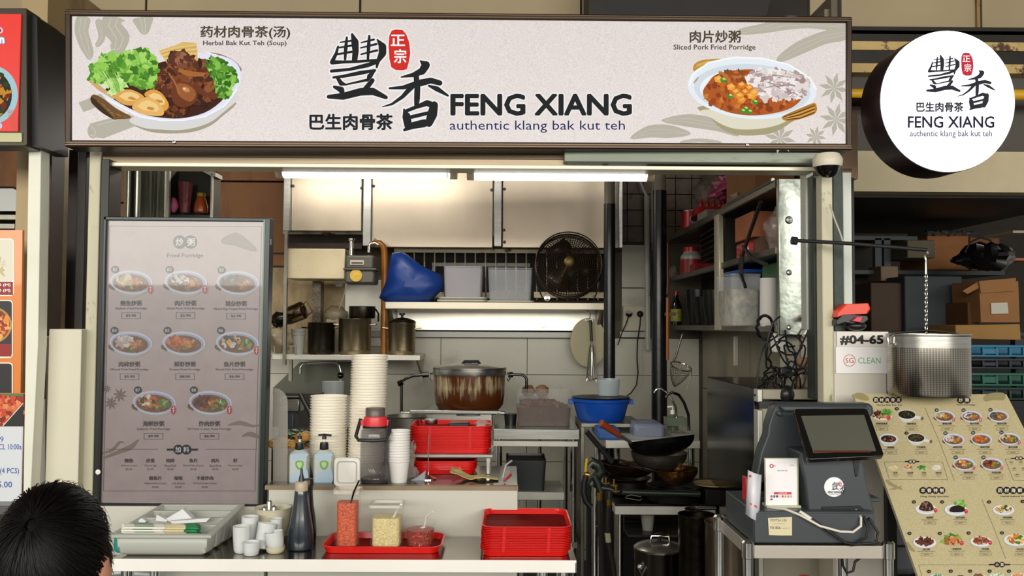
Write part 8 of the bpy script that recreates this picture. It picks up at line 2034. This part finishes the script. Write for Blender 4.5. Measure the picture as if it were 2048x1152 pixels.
for x_, y_, w_, cols, extra in ((490, 745, 130, ['2e1a14', '46281c', '5c3020'], 'dome'), (670, 750, 140, ['241814', '30201a', '4a3424'], 'green'), (955, 750, 130, ['c8a060', '3a5a2c', 'e4dcc8', '8c5a2c', '4a4a3a'], None), (480, 945, 140, ['3a1a14', '5c2c20', '6e3c2c'], None),
                                (645, 942, 140, ['a85a30', '8c3c1c', 'c87848', 'd8a070'], 'leaf'), (820, 940, 130, ['7c3c24', '9c5434', 'b8785c'], None), (1032, 930, 150, ['c8642c', 'd8843c', '4a7a2c', 'e8c890'], None), (555, 1160, 90, ['7cb0a0', '4a7a4a'], None), (690, 1166, 90, ['2a2a26', '4a3a2a'], None), (805, 1158, 90, ['8c5a3c', '5c3a2a'], None), (915, 1152, 90, ['a9c88a', '7aa05a', 'e4e4dc'], None), (1042, 1152, 90, ['c8804c', 'e0a470'], None)):
    A.lay = L1; u = w_ / 100
    if extra == 'leaf': A.blobs(x_, y_ - 6 * u, 42 * u, 20 * u, 60, 10 * u, ['5f9c3e', '7cb652', '3d7a26'])
    else: A.ell(x_, y_ + 8 * u, 48 * u, 25 * u, 'b9b8b0'); A.ell(x_, y_ + 4 * u, 50 * u, 24 * u, 'e0e2e6', .04, 26); A.ell(x_, y_ + 3 * u, 40 * u, 17 * u, 'c8ccd0', .04, 22)
    if extra == 'dome': A.sp([(x_ - 34 * u, y_ + 4 * u), (x_ - 22 * u, y_ - 22 * u), (x_, y_ - 34 * u), (x_ + 22 * u, y_ - 22 * u), (x_ + 34 * u, y_ + 6 * u), (x_, y_ + 14 * u)], '3a211a', 3); A.blobs(x_ - 4, y_ - 8 * u, 24 * u, 18 * u, 30, 7 * u, cols + ['8c6a5c'])
    elif extra == 'green': A.blobs(x_ + 20 * u, y_ - 20 * u, 26 * u, 14 * u, 40, 8 * u, ['8cc05c', 'a4d078', '6ca044']); A.sp([(x_ - 26 * u, y_ + 12 * u), (x_ - 22 * u, y_ - 8 * u), (x_ + 10 * u, y_ - 16 * u), (x_ + 36 * u, y_ - 4 * u), (x_ + 30 * u, y_ + 12 * u)], '241815', 3)
    else: A.blobs(x_, y_, 34 * u, 15 * u, 60, 9 * u, cols)
    if y_ < 1000 and x_ not in (480, 955): A.ell(x_ + 42 * u, y_ + 10 * u, 11, 14, 'c83040', 0, 14); A.line([(x_ + 42 * u - 5, y_ + 8 * u), (x_ + 42 * u + 5, y_ + 8 * u)], 2, 'f0e0e0')
    mxl = max(mxl, A.lay)
A.lay = mxl
for x_, y_ in ((415, 708), (585, 708), (868, 708), (388, 898), (571, 898), (745, 896), (946, 895), (1070, 705), (312, 146), (370, 293), (506, 1128), (637, 1126), (754, 1126), (871, 1126), (988, 1126)): A.ell(x_, y_, 12, 10, '2a2420'); A.tc('A1', x_, y_, 7, 'c8c0b0', .01)
for x_, y_, zh, en in ((222, 236, '药材肉骨茶', 'Herbal Bak Kut Teh'), (400, 237, '海参骨汤', 'Sea Cucumber Pot'), (615, 236, '鲍鱼炒粥', 'Abalone Fried Porridge'), (780, 236, '肉片炒粥', 'Sliced Pork Porridge'), (945, 236, '猪杂炒粥', 'Mixed Pork Porridge'), (275, 380, '猪脚醋', 'Vinegar Pork Trotter'), (458, 379, '干肉骨茶', 'Dry Bak Kut Teh'),
                       (678, 379, '肉碎炒粥', 'Minced Pork Porridge'), (843, 379, '鲜虾炒粥', 'Prawns Fried Porridge'), (1012, 379, '鱼片炒粥', 'Sliced Fish Porridge'), (743, 533, '海鲜炒粥', 'Seafood Fried Porridge'), (912, 533, '炸肉炒粥', 'Pork Cutlet Porridge'), (510, 804, '卤猪脚', 'Braised Pork Knuckle'), (695, 804, '卤东坡肉', 'Braised Pork Belly'), (980, 804, '药材海鲜', 'Herbal Seafood Soup'),
                       (490, 996, '卤大肠', 'Braised Large Intestine'), (672, 994, '丰香炸肉', 'Feng Xiang Pork Cubes'), (845, 994, '炸豆腐', 'Braised Tau Pok'), (1055, 996, '炸云吞', 'Fried Wonton')): label(x_, y_, zh, en)
for x_, zh in ((303, '豆皮'), (392, '油豆腐'), (475, '生菜'), (563, '金针菇')): A.tc(zh, x_, 535, 11, '3a3024', .02); A.text('Add On', x_ - 16, 543, x_ + 16, 549, '4c4232', 0); A.text('$1.50', x_ - 9, 553, x_ + 13, 559, '4c4232', 0)
for x_, y_ in ((1002, 470), (1060, 470), (1020, 508), (1075, 508), (1036, 546)): A.tc('肉片', x_, y_, 9, '3a3024', .02); A.text('$2.00', x_ - 10, y_ + 9, x_ + 12, y_ + 14, '4c4232', 0)
# keep the print inside the board
lim = m0.x + wM - .004
keep = []
vi = A.v
nf = []; nc = []
for f_, c_ in zip(A.f, A.c):
    if all(vi[i].x < lim for i in f_) and all(vi[i].x > m0.x for i in f_): nf.append(f_); nc.append(c_)
A.f = nf; A.c = nc
A.build('menu_print', P_PAP, SM)
b = MB(); b.ext([(1775, 1000), (1810, 1000), (1836, 1090), (1836, 1152), (1775, 1152)], 3.35, .2); tag(b.build('grey_bin', M('grey_bin', '5c5f66', .45), bevel=.02), 'grey rounded bin behind the slanted menu', 'bin')
b = MB(); b.ptube([(1776, 1085), (1790, 1092), (1812, 1092)], 3.3, .005, 6); tag(b.build('black_cable', RUBBER), 'black cable in front of the grey bin', 'cable')

# ================================================================ PERSON (dark haired, seen from behind at the lower left)
PX, PY = X(95, 1.5, 1090), 1.5
PE = thing('person', 'person with short black hair seen from behind at the lower left', 'person', (PX, PY, 0))
sk = {'pelvis': ((0, .02, .52), .13), 'waist': ((0, .0, .66), .12), 'chest': ((0, 0, .84), .14), 'upper': ((0, 0, .95), .10), 'neck0': ((0, .005, 1.0), .055), 'neck': ((0, .02, 1.07), .05)}
vs = []; rad = []; ed = []; idx = {}


def sv(p, r):
    vs.append(Vector(p)); rad.append(r); return len(vs) - 1


prev = None
for k_, (p, r) in sk.items():
    idx[k_] = sv(p, r)
    if prev is not None: ed.append((prev, idx[k_]))
    prev = idx[k_]
for sg in (-1, 1):
    a = idx['upper']
    for p, r in (((sg * .17, 0, .93), .058), ((sg * .22, .04, .70), .045), ((sg * .17, .26, .64), .036), ((sg * .14, .34, .655), .026), ((sg * .13, .39, .655), .032)):
        n_ = sv(p, r); ed.append((a, n_)); a = n_
    palm = a
    for fx, ln in ((-.022, .06), (-.008, .07), (.008, .068), (.022, .052)):
        q = vs[palm]; f1 = sv((q.x + fx, q.y + .03, q.z + .0), .009); f2 = sv((q.x + fx * 1.1, q.y + .03 + ln * .55, q.z - .006), .008); f3 = sv((q.x + fx * 1.1, q.y + .03 + ln, q.z - .02), .007)
        ed += [(palm, f1), (f1, f2), (f2, f3)]
    q = vs[palm]; f1 = sv((q.x - sg * .035, q.y - .005, q.z), .01); f2 = sv((q.x - sg * .05, q.y + .03, q.z - .004), .008); ed += [(palm, f1), (f1, f2)]
    a = idx['pelvis']
    for p, r in (((sg * .09, .1, .52), .085), ((sg * .12, .46, .5), .06), ((sg * .12, .48, .28), .05), ((sg * .12, .46, .07), .038), ((sg * .12, .58, .035), .03)):
        n_ = sv(p, r); ed.append((a, n_)); a = n_
me = bpy.data.meshes.new('body'); me.from_pydata([tuple(v) for v in vs], ed, [])
ob = bpy.data.objects.new('body', me); COL.objects.link(ob)
sm = ob.modifiers.new('skin', 'SKIN')
for i, r in enumerate(rad): me.skin_vertices[0].data[i].radius = (r, r)
me.skin_vertices[0].data[idx['pelvis']].use_root = True
sb_ = ob.modifiers.new('sub', 'SUBSURF'); sb_.levels = 2
bpy.context.view_layer.update()
ev = ob.evaluated_get(bpy.context.evaluated_depsgraph_get()); em = ev.to_mesh()
b = MB(); b.add([v.co for v in em.vertices], [tuple(p.vertices) for p in em.polygons])
bpy.data.objects.remove(ob)
HC = Vector((0, .02, 1.145))


def headr(d):
    """distance of the scalp / face along direction d"""
    r = Vector((.077 * d.x, .098 * d.y, .115 * d.z))
    return r


hv = []; hf = []; nr, ns = 22, 30
for i in range(nr + 1):
    th = PI * i / nr
    for k in range(ns):
        a = 2 * PI * k / ns; d = Vector((math.sin(th) * math.cos(a), math.sin(th) * math.sin(a), math.cos(th)))
        p = headr(d)
        if d.y > .3 and d.z < .2: p.x *= 1 - .25 * max(0, -d.z)
        if d.z < -.2 and d.y < 0: p.y *= .8
        if d.y > .9: p.y += .018 * math.exp(-((d.x / .14) ** 2 + ((d.z + .12) / .16) ** 2))      # nose
        if d.y > .8: p.y -= .007 * math.exp(-(((abs(d.x) - .36) / .14) ** 2 + ((d.z - .06) / .1) ** 2))  # eye sockets
        if d.y > .7: p.y += .006 * math.exp(-((d.x / .25) ** 2 + ((d.z + .5) / .08) ** 2))   # lips
        hv.append(HC + p)
for i in range(nr):
    for k in range(ns): hf.append((i * ns + k, (i + 1) * ns + k, (i + 1) * ns + (k + 1) % ns, i * ns + (k + 1) % ns))
b.add(hv, hf)
for sg in (-1, 1): b.blob(HC + Vector((sg * .083, -.002, -.015)), .012, .022, .034, .15, 12, 9); 
off = Vector((PX, PY, 0))
b.v = [v + off for v in b.v]
b.build('body', M('skin', 'c98f72', .5, var=.05), PE)
for sg in (-1, 1):
    e = MB(); e.blob(off + HC + Vector((sg * .03, .083, .005)), .011, .008, .008, 0, 12, 8); e.build('eye', M('eye', '221814', .2), PE)
# shirt: a shell following torso and upper arms
b = MB()
for zz0, hx_, hy_ in (): pass
rings = [ringrr(PX, PY + .01, .17, .13, .5, .1), ringrr(PX, PY, .17, .125, .66, .1), ringrr(PX, PY, .2, .14, .84, .11), ringrr(PX, PY, .19, .12, .93, .1), ringrr(PX, PY, .11, .085, .99, .08), ringrr(PX, PY + .005, .066, .062, 1.015, .06)]
loft(b, rings, False, False)
for sg in (-1, 1): b.tube([(PX + sg * .15, PY, .93), (PX + sg * .2, PY + .01, .86), (PX + sg * .225, PY + .035, .74)], .075, 14, r1=.058)
b.build('shirt', M('dark_shirt', '24262c', .8, var=.1), PE, solid=.004)
b = MB()
for sg in (-1, 1): b.tube([(PX + sg * .07, PY + .02, .52), (PX + sg * .1, PY + .2, .53), (PX + sg * .12, PY + .44, .51), (PX + sg * .12, PY + .49, .45), (PX + sg * .12, PY + .48, .28), (PX + sg * .12, PY + .465, .1)], .1, 14, r1=.05)
b.build('trousers', M('dark_trousers', '1c1e24', .8), PE)
# hair: cap plus strands radiating from the crown
hb = MB(); nr, ns = 18, 34; hv = []; hf = []
WH = Vector((.08, -.76, .65)).normalized()
for i in range(nr + 1):
    th = PI * .70 * i / nr
    for k in range(ns):
        a = 2 * PI * k / ns; d = Vector((math.sin(th) * math.cos(a), math.sin(th) * math.sin(a), math.cos(th)))
        if d.y > .45 and d.z < .45: d = Vector((d.x, min(d.y, .45 + .5 * max(0, d.z)), max(d.z, .1))).normalized()
        p = headr(d) * 1.1 + Vector((0, -.004, .004)); p += d * .009 * noise.noise(d * 9)
        hv.append(off + HC + p)
for i in range(nr):
    for k in range(ns): hf.append((i * ns + k, (i + 1) * ns + k, (i + 1) * ns + (k + 1) % ns, i * ns + (k + 1) % ns))
hb.add(hv, hf)
HM = M('black_hair', '060404', .5, var=.4, scale=30, ior=1.28)
hair = hb.build('hair', HM, PE)
st = MB(); t1 = WH.orthogonal().normalized(); t2 = WH.cross(t1)
for k in range(7000):
    a = R.uniform(0, 2 * PI); th0 = abs(R.gauss(0, .9)) * .9 + .09; ln = R.uniform(.25, .6); sw = .5; u_ = R.uniform(0, .03) + .05 * (R.random() < .06)
    pts = []
    for i in range(5):
        th = th0 + ln * i / 4; aa = a + sw * (.1 + th) * .35
        d = WH * math.cos(th) + (t1 * math.cos(aa) + t2 * math.sin(aa)) * math.sin(th)
        if d.z < -.5 or (d.y > .5 and d.z < .3): break
        f = 1.118 + .03 * math.sin(PI * i / 5) + u_
        pts.append((off + HC + Vector((0, -.004, .004)) + headr(d) * f, d))
    if len(pts) < 3: continue
    vv_ = []; ff = []
    for i, (p, d) in enumerate(pts):
        tn = (pts[min(i + 1, len(pts) - 1)][0] - pts[max(i - 1, 0)][0]).normalized(); sd = tn.cross(d).normalized() * (.0011 * (1 - i / len(pts) * .8))
        vv_ += [p - sd, p + sd]
    ff = [(2 * i, 2 * i + 1, 2 * i + 3, 2 * i + 2) for i in range(len(pts) - 1)]
    st.add(vv_, ff)
b = MB(); b.blob(off + HC + headr(WH) * 1.115, .007, .006, .007, .2); b.build('scalp', M('scalp', '33231d', .7), hair)
o = st.build('strands', HM, hair, keep=False); o['kind'] = 'stuff'
b = MB(); b.lathe((PX, PY + .02, 0), [(.17, .35), (.175, .36), (.175, .375), (.16, .385), (0, .387)], 32)
SL = thing('stool', 'round stool under the seated person with black hair', 'stool', (PX, PY + .02, 0)); b.build('seat', M('stool_red', '9c2a20', .4), SL)
for k in range(4):
    a = PI / 4 + k * PI / 2; b = MB(); b.tube([(PX + .11 * math.cos(a), PY + .02 + .11 * math.sin(a), .35), (PX + .16 * math.cos(a), PY + .02 + .16 * math.sin(a), 0)], .014, 10); b.build('leg', STEEL, SL)
